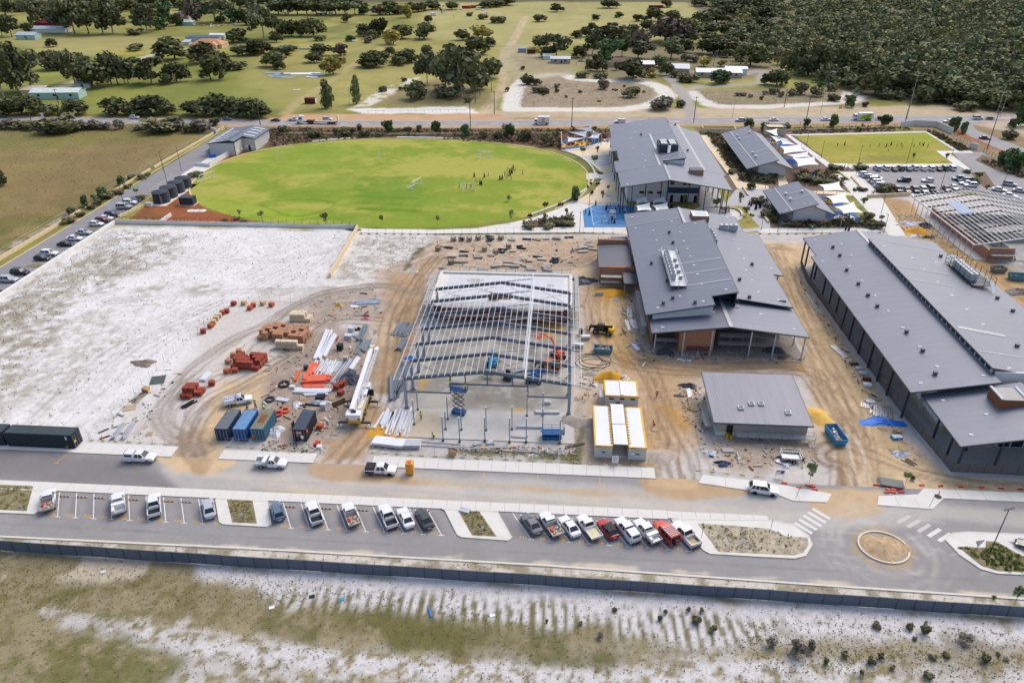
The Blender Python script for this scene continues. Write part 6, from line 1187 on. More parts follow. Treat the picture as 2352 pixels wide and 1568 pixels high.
# scaffold stillages in the yard behind the steel frame
Aw=mat('weathered_plank',C(190,180,164),.85,var=.15,scale=3,rnd=.2)
def still_mesh(kind,seed):
 rg=random.Random(seed);L_=rg.uniform(1.6,2.6);parts=[]
 if kind=='planks':
  for k in range(rg.randint(4,7)):
   m=M();
   for s in range(4): m.cbox(rg.uniform(-.1,.1),-.45+.3*s,.12+k*.07,L_,.26,.055,rg.uniform(-.02,.02))
   parts.append(('plank_layer',m,Aw))
  parts.append(('bearer',Cb(-L_*.3,0,0,.12,1.2,.12).cbox(L_*.3,0,0,.12,1.2,.12),An))
 elif kind=='tubes':
  m=M();
  for k in range(16): m.tube((-L_/2+rg.uniform(-.2,.2),-.4+.11*(k%8),.15+.12*(k//8)),(L_/2+rg.uniform(-.2,.2),-.4+.11*(k%8)+rg.uniform(-.05,.05),.15+.12*(k//8)),.05,5)
  parts.append(('tube_layer',m,Ae));parts.append(('bearer',Cb(-L_*.3,0,0,.12,1.1,.12).cbox(L_*.3,0,0,.12,1.1,.12),An))
 else:
  m=M()
  for sx in (-1,1):
   for sy in (-1,1): m.box(sx*.65-.05,sx*.65+.05,sy*.5-.05,sy*.5+.05,0,1.3)
  for z in (.15,.7,1.2):
   for sy in (-1,1): m.box(-.65,.65,sy*.5-.04,sy*.5+.04,z,z+.08)
   for sx in (-1,1): m.box(sx*.65-.04,sx*.65+.04,-.5,.5,z,z+.08)
  parts.append(('rack_frame',m,Af));f=M()
  for k in range(10): f.cbox(rg.uniform(-.2,.2),rg.uniform(-.3,.3),.25+.08*k,1.0,.35,.07,rg.uniform(-.2,.2))
  parts.append(('rack_load',f,Ae if seed%2 else Aw))
 return [(n,m.mesh(n,mt_)) for n,m,mt_ in parts]
SK={(k,s):still_mesh(k,s) for k in ('planks','tubes','rack') for s in range(3)}
YP=[(288,100,'r'),(342,98,'r'),(392,98,'r'),(450,92,'r'),(525,72,'t'),(528,88,'t'),(522,102,'t'),(598,92,'r'),(675,95,'p'),(768,90,'t'),(835,92,'p'),(900,88,'p'),(965,87,'p'),(1045,78,'t'),(188,162,'r'),(255,145,'t'),(280,205,'p'),(355,195,'p'),(358,172,'t'),(440,192,'p'),(452,210,'p'),(490,165,'r'),(535,195,'p'),(565,183,'r'),(610,158,'t'),(605,175,'t'),(650,145,'r'),(722,136,'t'),(735,150,'t'),(680,168,'p'),(272,250,'r'),(325,240,'p'),(362,238,'p'),(215,278,'p'),(475,295,'p'),(565,270,'p'),(600,262,'p'),(640,262,'p'),(650,240,'p'),(690,270,'p'),(712,250,'p'),(755,222,'p'),(760,262,'p'),(785,274,'p'),(800,289,'p'),(790,232,'p'),(838,206,'t'),(870,222,'p'),(955,218,'t'),(950,232,'t'),(945,246,'t'),(905,262,'p'),(895,277,'p'),(905,295,'p'),(1095,157,'p'),(1140,148,'p'),(1165,127,'p'),(1192,135,'p'),(1205,155,'p'),(1135,172,'p')]
for px,py,k in sorted(YP):
 kd={'r':'rack','t':'tubes','p':'planks'}[k];x,y,_=G(940.8+px*.35,517.4+py*.35+1.5)
 lab={'rack':'black steel stillage of scaffold parts','tubes':'dark bundle of scaffold tubes','planks':'pale stack of scaffold planks'}[kd]
 t=thing('scaffold_stack',f'{lab} in the yard behind the frame, #n','scaffold stack',(x,y,0),U(-.35,.35),'scaffold stacks in the yard')
 for n,me in SK[(kd,rnd.randint(0,2))]: obj(n,me,parent=t)
# fences
Da=mat('wire_grey',C(178,178,176),.5,.3)
def Dp(label,P,post=2.4,h=1.9,r=.03,mt_=Da,rails=(.1,1.0),foot=None,name='temporary_fence',cat='fence'):
 t=thing(name,label,cat,(P[0][0],P[0][1],0));o=P[0]
 pm=Tu((0,0,0),(0,0,h),r,5).mesh('post',mt_);fm=foot.mesh('foot_block',None) if isinstance(foot,M) else foot
 for a,b_ in zip(P,P[1:]):
  L_=math.dist(a[:2],b_[:2]);n=max(1,round(L_/post));ang=math.atan2(b_[1]-a[1],b_[0]-a[0])
  for k in range(n):
   x,y=a[0]+(b_[0]-a[0])*k/n-o[0],a[1]+(b_[1]-a[1])*k/n-o[1];obj('post',pm,parent=t,loc=(x,y,0))
   if fm: obj('foot_block',fm,parent=t,loc=(x+U(-.1,.1),y,0),rz=ang+U(-.3,.3))
   if k==0:
    m=M();dx,dy=(b_[0]-a[0])/n,(b_[1]-a[1])/n
    for z in rails: m.tube((0,0,h*z),(dx,dy,h*z),r*.8,4)
    pan=m.mesh('panel_frame',mt_)
   obj('panel_frame',pan,parent=t,loc=(x,y,0))
 return t
FOOT=Bx(-.4,.4,-.12,.12,0,.16).mesh('foot_block',mat('pale_yellow_foot',C(222,216,168),.8,var=.1,rnd=.2));RFOOT=Bx(-.4,.4,-.13,.13,0,.18).mesh('foot_block',Az)
Dp('temporary wire fence in front of the container yard',[(-57,99.6),(-41,99.4)],foot=FOOT)
Dp('temporary wire fence along the front of the steel frame slab',[(-31,99.6),(-20,99.3),(7,99.3)],foot=FOOT);Dp('temporary wire fence in front of the site cabins',[(7,99.0),(19,98.8)],foot=FOOT)
Dp('temporary wire fence in front of the small rendered block',[(25,98.6),(37,97.4)],2.6,1.8,.02,Da,foot=FOOT)
Dp('wire fence from the long containers to the gateway',[(-82,99.8),(-66,99.6)],foot=FOOT)
Dp('wire fence line up the sand beside the wheel tracks',[q2(0,2,820,900),q2(0,2,905,830),q2(0,2,1040,705),q2(0,2,1240,500),q2(0,2,1510,195),q2(0,2,1690,45),q2(0,1,1940,1380),q2(0,1,2110,1190)],3.4,2.0,.03,Da)
Dp('wire fence across the sand behind the brick stacks',[q2(1,1,35,1200),q2(1,1,415,1215),q2(1,1,605,1205),q2(1,1,890,1225)],2.6,2.0,.03,Da)
Dp('wire fence on the white wall behind the sand lot',[(-136.4,206),(-92.2,206.3),(-60.7,206.7)],2.5,2.2,.05,Ae,rails=(.55,))
Dp('temporary fence with red feet along the curved school path',[g(829,537),g(1000,539),g(1180,537),g(1340,535),g(1430,536)],2.6,1.9,.03,Da,foot=RFOOT)
Dp('temporary fence with red feet beside the large block path',[g(1745,538),g(1830,538),g(2040,535)],2.6,1.9,.03,Da,foot=RFOOT)
Dp('scattered red fence feet along the right footpath',[(61,97.2),(80,97.2)],3.4,.3,.02,Az,foot=RFOOT,rails=())
Dp('black railing beside the mulch bed and access road',[(-138.4,206.5),(-138.2,230.5)],2.4,1.3,.04,Af,rails=(.1,.55,1.0));Dp('black railing along the front of the mulch bed',[(-136,208),(-108,208.2)],2.2,1.5,.04,Af,rails=(.1,1.0))
HF=[g(600,300),g(900,305),g(1176,306.5),g(1400,303)];Dp('black school fence behind the oval along the highway',HF,3.0,2.2,.05,Af,rails=(.05,.95));Dp('black school fence behind the playing field along the highway',[g(1800,298),g(1920,294),g(2068,291)],3.0,2.0,.05,Af,rails=(.05,.95))
Dp('thin wire fence along the outer side of the access road',[(-155,165),(-156,262),(-155,330)],3.2,1.6,.03,Da,rails=(.5,1.0))
Dp('post and wire paddock fence beside the white sandy strip',[g(845,260),g(1085,257)],4,1.3,.06,An,rails=(.9,),name='paddock_fence');Dp('post and wire paddock fence climbing past the poplars',[g(808,244),g(870,212),g(925,178)],4,1.3,.06,An,rails=(.9,),name='paddock_fence');Dp('post and wire paddock fence beside the long driveway',[g(98,205),g(180,178)],4,1.3,.06,An,rails=(.9,),name='paddock_fence')
Dp('black mesh fence round the upper playground',[g(1290,341),g(1330,346),g(1372,333)],2.4,1.2,.03,Af,rails=(.1,1.0))
Dp('post and rail fence beside the grey gravel drive',[g(1531,180),g(1552,225),g(1560,252)],4,1.3,.06,An,rails=(.9,),name='paddock_fence')
# stacked fence panels with red feet at the entrance
x,y,_=Q(3,2,1120,1310);st_=thing('fence_panel_stack','stack of wire fence panels lying by the right entrance','fence panels',(x,y,0),R(-12))
for k in range(5): obj('panel',Bx(-1.9+.1*k,1.6+.1*k,-1.0,1.0,.1+.07*k,.14+.07*k),mat('mesh_grey',C(120,124,118),.7),st_)
for k,(zx,zy) in enumerate(((1110,1365),(1140,1360),(1170,1365),(1200,1360),(1150,1385),(1095,1385),(1225,1385),(995,1318),(370,1325),(395,1330),(410,1335),(430,1362),(150,1300),(285,1345))):
 x,y,_=Q(3,2,zx,zy);tag(obj('plastic_block',Bx(-.45,.45,-.16,.16,0,.22),Az if k%4 else Ba,loc=(x,y,0),rz=U(-.6,.6)),'red plastic weight block near the right entrance, #n','block','red weight blocks at the right entrance')
# charcoal boundary fence: one part per panel
m_fen=mat('slate_blue_sheet_fence',C(102,112,128),.5,.1,var=.05,scale=2);bf=thing('sheet_fence','long slate blue corrugated sheet fence across the foreground','fence',(-118,75,0))
FA=[(-118,74.1),(-80.6,73.3),(-41.7,72.6),(-4.8,72.1),(30.3,71.5),(63.6,70.8),(96,70.1)];pk=M();n=16
PW=2.4
for k in range(n):
 x0,x1=PW*k/n,PW*(k+1)/n;y=(0,.03,.03,0)[k%4];y2=(0,.03,.03,0)[(k+1)%4];pk.add([(x0,y,0),(x1,y2,0),(x1,y2,1.95),(x0,y,1.95)],[(0,1,2,3)])
pk=pk.mesh('sheet_panel',m_fen);rl=Bx(0,PW,-.03,.06,1.95,2.01).box(0,PW,-.03,.06,.0,.06).mesh('rail',m_fen);ps=Bx(-.04,.04,-.05,.07,0,2.04).mesh('post',mat('fence_post_dark',C(74,82,94),.5));kn=Bx(0,PW,-.02,.04,-.25,.0).mesh('plinth',m_fen)
for a,b_ in zip(FA,FA[1:]):
 L_=math.dist(a,b_);n=round(L_/PW);ang=math.atan2(b_[1]-a[1],b_[0]-a[0]);s=L_/n/PW
 for k in range(n):
  x,y=a[0]+(b_[0]-a[0])*k/n+118,a[1]+(b_[1]-a[1])*k/n-75;zz=.06+.03*sin(x*.4)
  for nm,me_ in (('sheet_panel',pk),('rail',rl),('post',ps)):
   o=obj(nm,me_,parent=bf,loc=(x,y,zz),rz=ang)
   if nm!='post': o.scale=(s,1,1)
# small building debris lying about: far too many to count
rg=np.random.default_rng(77);dm=M();DZ=[([(620,790),(860,770),(850,880),(800,1000),(640,1010),(600,930)],420),([(1000,545),(1430,545),(1380,610),(1020,615)],260),([(1440,640),(1490,800),(1480,840),(1420,780)],120),([(1490,800),(1850,815),(1850,835),(1500,830)],200),([(1330,850),(1420,850),(1370,910),(1335,930)],60),([(1600,1005),(1860,1008),(1900,1070),(1640,1080)],140),([(1830,600),(1900,730),(2000,880),(2080,1000),(2160,1080),(2100,1060),(1960,870),(1840,660)],220),([(1030,1018),(1320,1030),(1320,1045),(1030,1035)],160),([(2050,470),(2230,570),(2180,590),(2060,520)],160),([(700,690),(860,660),(880,720),(720,745)],120),([(1560,880),(1620,880),(1620,1000),(1570,970)],110),([(600,1010),(760,1020),(740,1045),(600,1035)],90),([(240,960),(420,850),(330,1000),(220,1010)],60)]
for D,n in DZ:
 Pp=[G(*q) for q in D];X=rg.uniform(min(p[0] for p in Pp),max(p[0] for p in Pp),n*3);Y=rg.uniform(min(p[1] for p in Pp),max(p[1] for p in Pp),n*3);ok=np.nonzero(Paint(X,Y).sd(Pp)>0)[0][:n]
 for k in ok: L_=rg.choice([.2,.35,.6,1.4],p=[.35,.3,.2,.15]);dm.cbox(X[k],Y[k],0,L_*rg.uniform(.6,1.4),min(L_,.35)*rg.uniform(.4,1.),rg.uniform(.04,.28),rg.uniform(0,3.1),int(rg.choice(6,p=[.34,.12,.28,.10,.06,.10])))
obj('building_debris',dm,[Aw,Ae,Ah,Ak,PK['red'],An])['kind']='stuff'
# vehicles
PAINT={}
def Dz(n):
 cols={'white':(238,238,240),'silver':(190,194,200),'grey':(112,116,120),'charcoal':(66,72,72),'black':(30,32,36),'red':(196,30,38),'orangered':(206,62,48),'blue':(58,90,150),'navy':(38,56,92),'maroon':(110,34,46),'steelblue':(96,120,142),'green':(62,78,72),'beige':(214,208,186),'lime':(150,206,40)}
 return mat('car_paint_'+n,C(*cols[n]),.3,.1 if n not in('white','beige') else 0,var=.015,scale=1,coat=.6)
Am=mat('black_trim',C(36,36,38),.6);m_tail=mat('tail_light',C(150,20,24),.3);m_head=mat('head_light',C(226,230,234),.15);m_rim=mat('alloy_rim',C(170,172,176),.35,.6);m_tubin=mat('tub_liner',C(48,50,52),.8)
KINDS={
'sedan':([(2.32,.38,.6,.66),(2.2,.28,.72,.80),(1.5,.25,.84,.89),(.8,.25,.93,.90),(-1.5,.25,.97,.90),(-2.15,.28,.98,.86),(-2.34,.42,.84,.76)],(.95,-1.78,.18,-1.0,.9,1.42,.80,.60),(1.38,-1.36),.33),
'hatch':([(2.1,.38,.62,.66),(1.98,.28,.76,.80),(1.3,.25,.88,.88),(.7,.25,.96,.89),(-1.4,.25,1.0,.89),(-1.9,.3,1.0,.86),(-2.05,.42,.95,.78)],(.9,-2.0,.15,-1.35,.92,1.48,.80,.62),(1.27,-1.27),.33),
'suv':([(2.3,.42,.78,.70),(2.18,.32,.92,.84),(1.5,.30,1.02,.92),(.85,.30,1.08,.93),(-1.6,.30,1.10,.93),(-2.15,.34,1.08,.90),(-2.3,.48,1.0,.82)],(1.05,-2.25,.35,-1.75,1.04,1.70,.84,.66),(1.38,-1.36),.37),
'fourwd':([(2.35,.5,.95,.80),(2.25,.42,1.05,.90),(1.5,.40,1.12,.94),(.9,.40,1.15,.95),(-2.0,.40,1.16,.95),(-2.3,.45,1.12,.92),(-2.36,.5,1.1,.9)],(1.0,-2.33,.6,-2.15,1.1,1.86,.88,.76),(1.45,-1.35),.40),
'ute':([(2.62,.5,.85,.74),(2.5,.40,1.0,.86),(1.75,.38,1.10,.93),(1.1,.38,1.14,.94),(-.75,.38,1.16,.94),(-.8,.38,1.16,.94)],(1.25,-.72,.62,-.42,1.1,1.78,.84,.68),(1.62,-1.6),.39),
'utesc':([(2.62,.5,.85,.74),(2.5,.40,1.0,.86),(1.75,.38,1.10,.93),(1.1,.38,1.14,.94),(-.35,.38,1.16,.94),(-.4,.38,1.16,.94)],(1.25,-.34,.62,-.1,1.1,1.76,.84,.68),(1.62,-1.6),.39),
'van':([(2.4,.4,.9,.74),(2.3,.32,1.1,.88),(1.7,.3,1.25,.93),(-2.3,.3,1.3,.93),(-2.4,.4,1.25,.9)],(1.75,-2.35,1.2,-2.25,1.2,2.0,.88,.8),(1.55,-1.4),.35)}
def loft(st):
 m=M();V=[];F=[]
 for x,zb,zt,h in st:
  V+=[(x,-h*.9,zb),(x,-h,zb+.14),(x,-h,zt-.2*(zt-zb)),(x,-h*.93,zt-.03),(x,-h*.5,zt+.015),(x,h*.5,zt+.015),(x,h*.93,zt-.03),(x,h,zt-.2*(zt-zb)),(x,h,zb+.14),(x,h*.9,zb)]
 n=10
 for i in range(len(st)-1):
  for k in range(n): F.append((i*n+k,i*n+(k+1)%n,(i+1)*n+(k+1)%n,(i+1)*n+k))
 F.append(tuple(range(n))[::-1]);F.append(tuple(range((len(st)-1)*n,len(st)*n)));return m.add(V,[f[::-1] for f in F])
CARS={}
def wheel_mesh(r):
 k=('w',r)
 if k not in CARS: CARS[k]=(Tu((0,-.11,0),(0,.11,0),r,14).mesh('wheel',Bd),Tu((0,-.122,0),(0,.122,0),r*.62,10).mesh('rim',m_rim),Tu((0,-.122,0),(0,.122,0),r*.62,10).mesh('rim',Am))
 return CARS[k]
def car_proto(kind,color,extra=None):
 key=(kind,color,extra)
 if key in CARS: return CARS[key]
 st,g,wx,wr=KINDS[kind];P=Dz(color);parts=[];ap=lambda n,m,mt_:parts.append((n,m.mesh(n,mt_)));xf,xb,rf,rb,zb,zr,hb,hr=g
 ap('body',loft(st),P)
 gm=Ad([(xf,-hb,zb),(xf,hb,zb),(xb,hb,zb),(xb,-hb,zb),(rf,-hr,zr),(rf,hr,zr),(rb,hr,zr),(rb,-hr,zr)],[(0,1,5,4),(2,3,7,6),(1,2,6,5),(3,0,4,7),(4,5,6,7)])
 ap('window_glass',gm,Aj)
 rm=M();rm.box(rb-.05,rf+.05,-hr-.03,hr+.03,zr-.03,zr+.045)
 e=.012
 for s in (-1,1):
  rm.beam((xf,s*(hb+e),zb),(rf,s*(hr+e),zr),.09,.07);rm.beam((xb,s*(hb+e),zb),(rb,s*(hr+e),zr),.16 if kind not in('ute','utesc') else .1,.1);mx=(xf+xb)/2-.1;mr_=(rf+rb)/2-.05;rm.beam((mx,s*(hb+e),zb),(mr_,s*(hr+e),zr),.10,.05)
  if kind in('suv','fourwd','hatch','van'): rm.beam((xb+.75,s*(hb+e),zb),(rb+.5,s*(hr+e),zr),.12,.06)
 ap('roof',rm,P if extra!='blackroof' else Am)
 fx,fz=st[1][0],(st[1][1]+st[1][2])/2;fh=st[1][3]
 for s in (-1,1):
  ap('headlight',Bx(fx-.1,fx+.09,s*fh*.82-.16,s*fh*.82+.16,fz+.06,fz+.22),m_head)
  ap('mirror',Bx(xf-.35,xf-.15,s*(hb+.2)-.09,s*(hb+.2)+.09,zb+.08,zb+.24),P if color!='black' else Am)
 ap('bumper',Bx(st[0][0]-.12,st[0][0]+.03,-.6,.6,st[0][1]-.06,st[0][1]+.1),Am)
 bx=st[-1][0]
 if kind not in('ute','utesc'):
  for s in (-1,1): ap('tail_light',Bx(bx-.02,bx+.14,s*st[-1][3]-.14,s*st[-1][3]+.06,st[-1][2]-.28,st[-1][2]-.06),m_tail)
  ap('number_plate',Bx(bx-.04,bx+.02,-.26,.26,.5,.62),Aa)
 else:
  t0=-.84 if kind=='ute' else -.45;t1=-2.62;sub={None:'tub'}.get(extra,extra);tc=P
  if sub in('tub','tubload','canopy','toyota'):
   mm=M()
   for s in (-1,1): mm.box(t1,t0,s*.93-.05,s*.93+.05,.45,1.14)
   mm.box(t1,t1+.08,-.88,.88,.5,1.12).box(t0-.08,t0,-.88,.88,.45,1.14).box(t1+.08,t0-.08,-.88,.88,.45,.62)
   ap('tub',mm,P);ap('tub_liner',Bx(t1+.1,t0-.1,-.85,.85,.62,.66),m_tubin if sub!='tubload' else m_tansand)
   for s in (-1,1): ap('tail_light',Bx(t1-.02,t1+.1,s*.9-.07,s*.9+.07,.75,1.08),m_tail)
   ap('rear_bumper',Bx(t1-.16,t1,-.8,.8,.42,.56),Am)
   ap('sports_bar',Bm((t0-.2,-.85,1.14),(t0-.1,-.7,1.55),.08).beam((t0-.2,.85,1.14),(t0-.1,.7,1.55),.08).beam((t0-.1,-.7,1.55),(t0-.1,.7,1.55),.08),Am)
   if sub=='canopy':
    ap('canopy',Ad([(t0,-.92,1.14),(t0,.92,1.14),(t1,.92,1.14),(t1,-.92,1.14),(t0-.02,-.72,1.82),(t0-.02,.72,1.82),(t1+.25,.72,1.8),(t1+.25,-.72,1.8)],[(3,2,1,0),(0,1,5,4),(1,2,6,5),(2,3,7,6),(3,0,4,7),(4,5,6,7)]),P)
    for s in (-1,1): ap('canopy_window',Bm((t1+.35,s*.865,1.48),(t0-.15,s*.865,1.48),.02,.4),Aj)
    ap('rear_window',Bm((t1+.09,-.6,1.5),(t1+.09,.6,1.5),.05,.42),Aj)
  else:
   mm=Bx(t1-.1,t0,-.96,.96,.78,.86)
   for s in (-1,1): mm.box(t1-.1,t0,s*.96-.03,s*.96+.03,.86,1.12)
   mm.box(t1-.1,t1-.04,-.93,.93,.86,1.12).box(t0-.06,t0,-.93,.93,.86,1.75 if sub!='plain' else 1.3)
   tm=Ab if sub in('tray','trayload','toolbox') else P
   ap('tray',mm,tm);ap('chassis',Bx(t1,t0,-.45,.45,.5,.78),Am);ap('tray_floor',Bx(t1,t0-.1,-.9,.9,.86,.88),mat('tray_timber',C(214,190,160),.8) if sub=='trayload' else mat('tray_cream',C(222,214,176),.7) if sub=='plain' else Ab)
   if sub=='toolbox': ap('tool_box',Bx(t0-.9,t0-.2,-.93,.93,.9,1.6).box(t1+.1,t0-1.0,.55,.93,.9,1.5),Aa)
   if sub=='trayload':
    rg=random.Random(3);lm_=M()
    for k in range(14): lm_.cbox(rg.uniform(t1+.3,t0-.5),rg.uniform(-.7,.7),.9,rg.uniform(.2,.6),rg.uniform(.15,.4),rg.uniform(.1,.3),rg.uniform(0,3),k%3)
    ap('tray_load',lm_,[Ah,An,Az]);ap('side_board',Bx(t0-1.2,t0-.1,-.9,-.8,.9,1.5),Aa)
   if sub=='service':
    ap('service_body',Bx(t1+.1,t0-.15,-.9,.9,.88,1.55),Aa);lr=M()
    for q in range(5): lr.beam((t1+.3+.35*q,-.7,1.66),(t1+.3+.35*q,.7,1.66),.05)
    lr.beam((t1+.2,-.5,1.72),(t0+.9,-.5,1.9),.08).beam((t1+.2,.1,1.72),(t0+.9,.1,1.9),.08);ap('ladder_rack',lr,mat('rack_blue_grey',C(140,160,200),.5))
   for s in (-1,1): ap('tail_light',Bx(t1-.14,t1-.1,s*.75-.15,s*.75+.15,.68,.78),m_tail)
 if extra=='rack':
  rk=M()
  for q in range(7): rk.beam((-2.0+.32*q,-.75,zr+.16),(-2.0+.32*q,.75,zr+.16),.09,.04)
  for s in (-1,1): rk.beam((-2.05,s*.78,zr+.18),(.1,s*.78,zr+.18),.06)
  ap('roof_rack',rk,Ag);ap('spare_wheel',Tu((bx-.25,.35,1.0),(bx-.02,.35,1.0),.36,12),Bd);ap('bull_bar',Tu((2.5,-.8,.6),(2.5,.8,.6),.05,6).tube((2.5,-.8,1.0),(2.5,.8,1.0),.05,6).beam((2.5,-.4,.5),(2.5,-.4,1.05),.08).beam((2.5,.4,.5),(2.5,.4,1.05),.08),Az if color=='orangered' else Am)
 if extra=='roofbars': ap('roof_bars',Bm((-1.2,-.6,zr+.1),(.1,-.6,zr+.1),.04).beam((-1.2,.6,zr+.1),(.1,.6,zr+.1),.04),Am)
 ws=[(x,s*(st[2][3]-.1)) for x in wx for s in (-1,1)]
 CARS[key]=(parts,ws,wr);return CARS[key]
VG={}
def car(kind,color,x,y,rz,label,extra=None,group=None,cat='car',name='parked_car',darkrim=False):
 parts,ws,wr=car_proto(kind,color,extra);t=thing(name,label,cat,(x,y,.02),rz,group)
 for n,me in parts: obj(n,me,parent=t)
 a,b_,c_=wheel_mesh(wr)
 for wx_,wy in ws:
  w_=obj('wheel',a,parent=t,loc=(wx_,wy,wr));obj('rim',c_ if darkrim else b_,parent=w_)
 return t
HB=math.atan2(5.55,-3.12);FG='vehicles parked in the front car park'
for kind,col,x,lab,ex in (('utesc','white',-79.3,'white ute with red and orange tools in its tray','trayload'),('utesc','white',-67.8,'white ute with a white box in its cream tray, second in the left row','toolbox'),('ute','white',-62.0,'white dual cab ute with dark empty tub in the left row','tub'),('sedan','silver',-53.2,'silver white sedan at the right end of the left row',None),
 ('hatch','steelblue',-42.2,'blue grey hatchback at the left of the middle row','roofbars'),('ute','white',-36.4,'white ute with TOYOTA on its tailgate','toyota'),('utesc','white',-30.6,'white ute with tools and a red box on its tray','trayload'),('ute','white',-24.8,'white dual cab ute with black tub in the middle row','tub'),('sedan','white',-22.0,'white sedan beside the dark sedan in the middle row',None),('sedan','charcoal',-19.1,'dark green grey sedan at the right of the middle row',None),
 ('sedan','grey',-2.6,'grey sedan at the left of the right row',None),('utesc','white',.35,'white ute with timber floor and red tools in its tray','trayload'),('sedan','white',3.2,'white sedan between two utes in the right row',None),('utesc','white',6.1,'white ute with an empty cream tray','plain'),('hatch','red',9.0,'red hatchback with black roof in the right row','blackroof'),('ute','white',11.9,'white ute with a white canopy in the right row','canopy'),('ute','white',14.8,'white ute with silver tray and tool box','toolbox'),('fourwd','orangered',17.7,'red four wheel drive with a roof rack and spare wheel','rack'),('ute','white',20.6,'white dual cab ute with sand in its tub','tubload')):
 y=83.5-(.035*(x+2) if x>-2 else 0);c=car(kind,col,x,y,HB+U(-.03,.03),lab,ex,FG,'ute' if 'ute' in kind else 'car',darkrim=col in('black','charcoal'))
 if ex=='toyota': o=obj('lettering',Dt('TOYOTA',.26,Am,.004,True),parent=c,loc=(-2.635,0,.82));o.rotation_euler=(R(90),0,R(-90))
def at_(i,j,zx,zy): return q2(i,j,zx,zy)
x,y=at_(0,2,1300,1090);c=car('ute','white',x,y,R(0),'white ute with a white canopy on the upper side of the road','canopy',None,'ute')
x,y=at_(1,2,150,1145);car('utesc','white',x,y,R(0),'white ute with tool boxes on its tray by the middle entrance','toolbox',None,'ute')
x,y=at_(1,2,1150,1205);c=car('ute','white',x,y,R(0),'white ute with red and black stripe by the orange booth','tub',None,'ute',darkrim=True);obj('stripe',Bx(-.8,.9,-.957,-.945,.42,.62).box(-.8,.9,.945,.957,.42,.62),Az,c);obj('stripe',Bx(-2.5,-.9,-.99,-.982,.5,.95).box(-2.5,-.9,.982,.99,.5,.95),Am,c);obj('tool_chest',Bx(-2.5,-.95,-.86,.86,.9,1.45),Am,c)
o=obj('lettering',Dt('BSA',.22,Am,.003,True),parent=c,loc=(.55,-.962,.85));o.rotation_euler=(R(90),0,0)
x,y=at_(2,2,2330,1395);x,y=g(1752,1130);car('suv','white',x,y,R(-9),'white crossover at the kerb near the roundabout',None,None,darkrim=True)
x,y=at_(0,2,2195,570);car('utesc','white',x,y,R(24),'white service ute with ladders on its roof above the containers','service',None,'ute')
x,y=g(2352,1262);car('sedan','green',x+1.2,y,R(150),'dark green car cut off by the right edge beside the island')
for k,(zx,zy,kd,cl) in enumerate(((-5,1120,'hatch','black'),(100,1020,'suv','silver'),(210,952,'suv','black'),(412,820,'hatch','black'),(447,778,'suv','white'),(603,690,'sedan','black'),(682,638,'sedan','white'),(768,582,'sedan','silver'),(893,505,'hatch','white'),(912,472,'suv','maroon'),(957,452,'sedan','white'),(995,418,'suv','navy'),(1115,350,'fourwd','silver'),(1195,308,'suv','white'),(1235,284,'sedan','navy'))):
 x,y=at_(0,1,zx,zy);car(kd,cl,-141.0+U(-.3,.3),y,U(-.03,.03),f'{cl} {"sedan" if kd=="sedan" else "four wheel drive" if kd=="fourwd" else "hatchback" if kd=="hatch" else "SUV"} on the left access road, {nth(k)} from the near end',None,'cars parked along the access road')
def rc(px,py): return g(1940.4+px*.3065,352.8+py*.3065)
CP=[(240,124,90,'suv','silver'),(303,122,90,'suv','white'),(362,126,90,'sedan','charcoal'),(412,122,90,'suv','charcoal'),(470,124,90,'sedan','steelblue'),(518,120,90,'suv','white'),(580,124,90,'hatch','white'),(640,124,90,'suv','white'),(697,124,90,'sedan','charcoal'),(743,122,90,'suv','charcoal'),(798,122,90,'suv','white'),(440,212,180,'suv','black'),(618,214,180,'hatch','white'),(150,170,0,'suv','white'),(172,184,0,'hatch','silver'),(235,198,0,'suv','white'),(225,212,0,'fourwd','silver'),(245,228,0,'suv','white'),(268,250,0,'suv','white'),(398,284,270,'suv','charcoal'),(462,286,270,'sedan','charcoal'),(525,288,270,'suv','black'),(588,288,270,'suv','white'),(643,282,270,'fourwd','charcoal'),(760,276,270,'sedan','black'),(815,266,270,'sedan','white'),(850,200,180,'suv','steelblue'),(890,214,180,'suv','navy'),(905,232,180,'sedan','white'),(940,250,180,'suv','white'),(1232,242,-25,'suv','silver'),(1155,282,-30,'sedan','white'),(1310,290,-25,'sedan','silver'),(1235,326,-30,'sedan','white'),(1315,366,-30,'sedan','white')]
for k,(px,py,a,kd,cl) in enumerate(CP):
 x,y=rc(px,py);w_='in the back row of the school car park' if k<11 else 'in the middle of the school car park' if k<13 else 'in the left row of the school car park' if k<19 else 'in the near row of the school car park' if k<26 else 'in the right row of the school car park' if k<30 else 'on the school driveway'
 b0=[0,11,13,19,26,30];i0=max(b for b in b0 if b<=k)
 car(kd,cl,x,y,R(a),f'{cl} {"sedan" if kd=="sedan" else "SUV" if kd=="suv" else "hatchback" if kd=="hatch" else "four wheel drive"} {w_}, #n',None,'cars in the school car park')
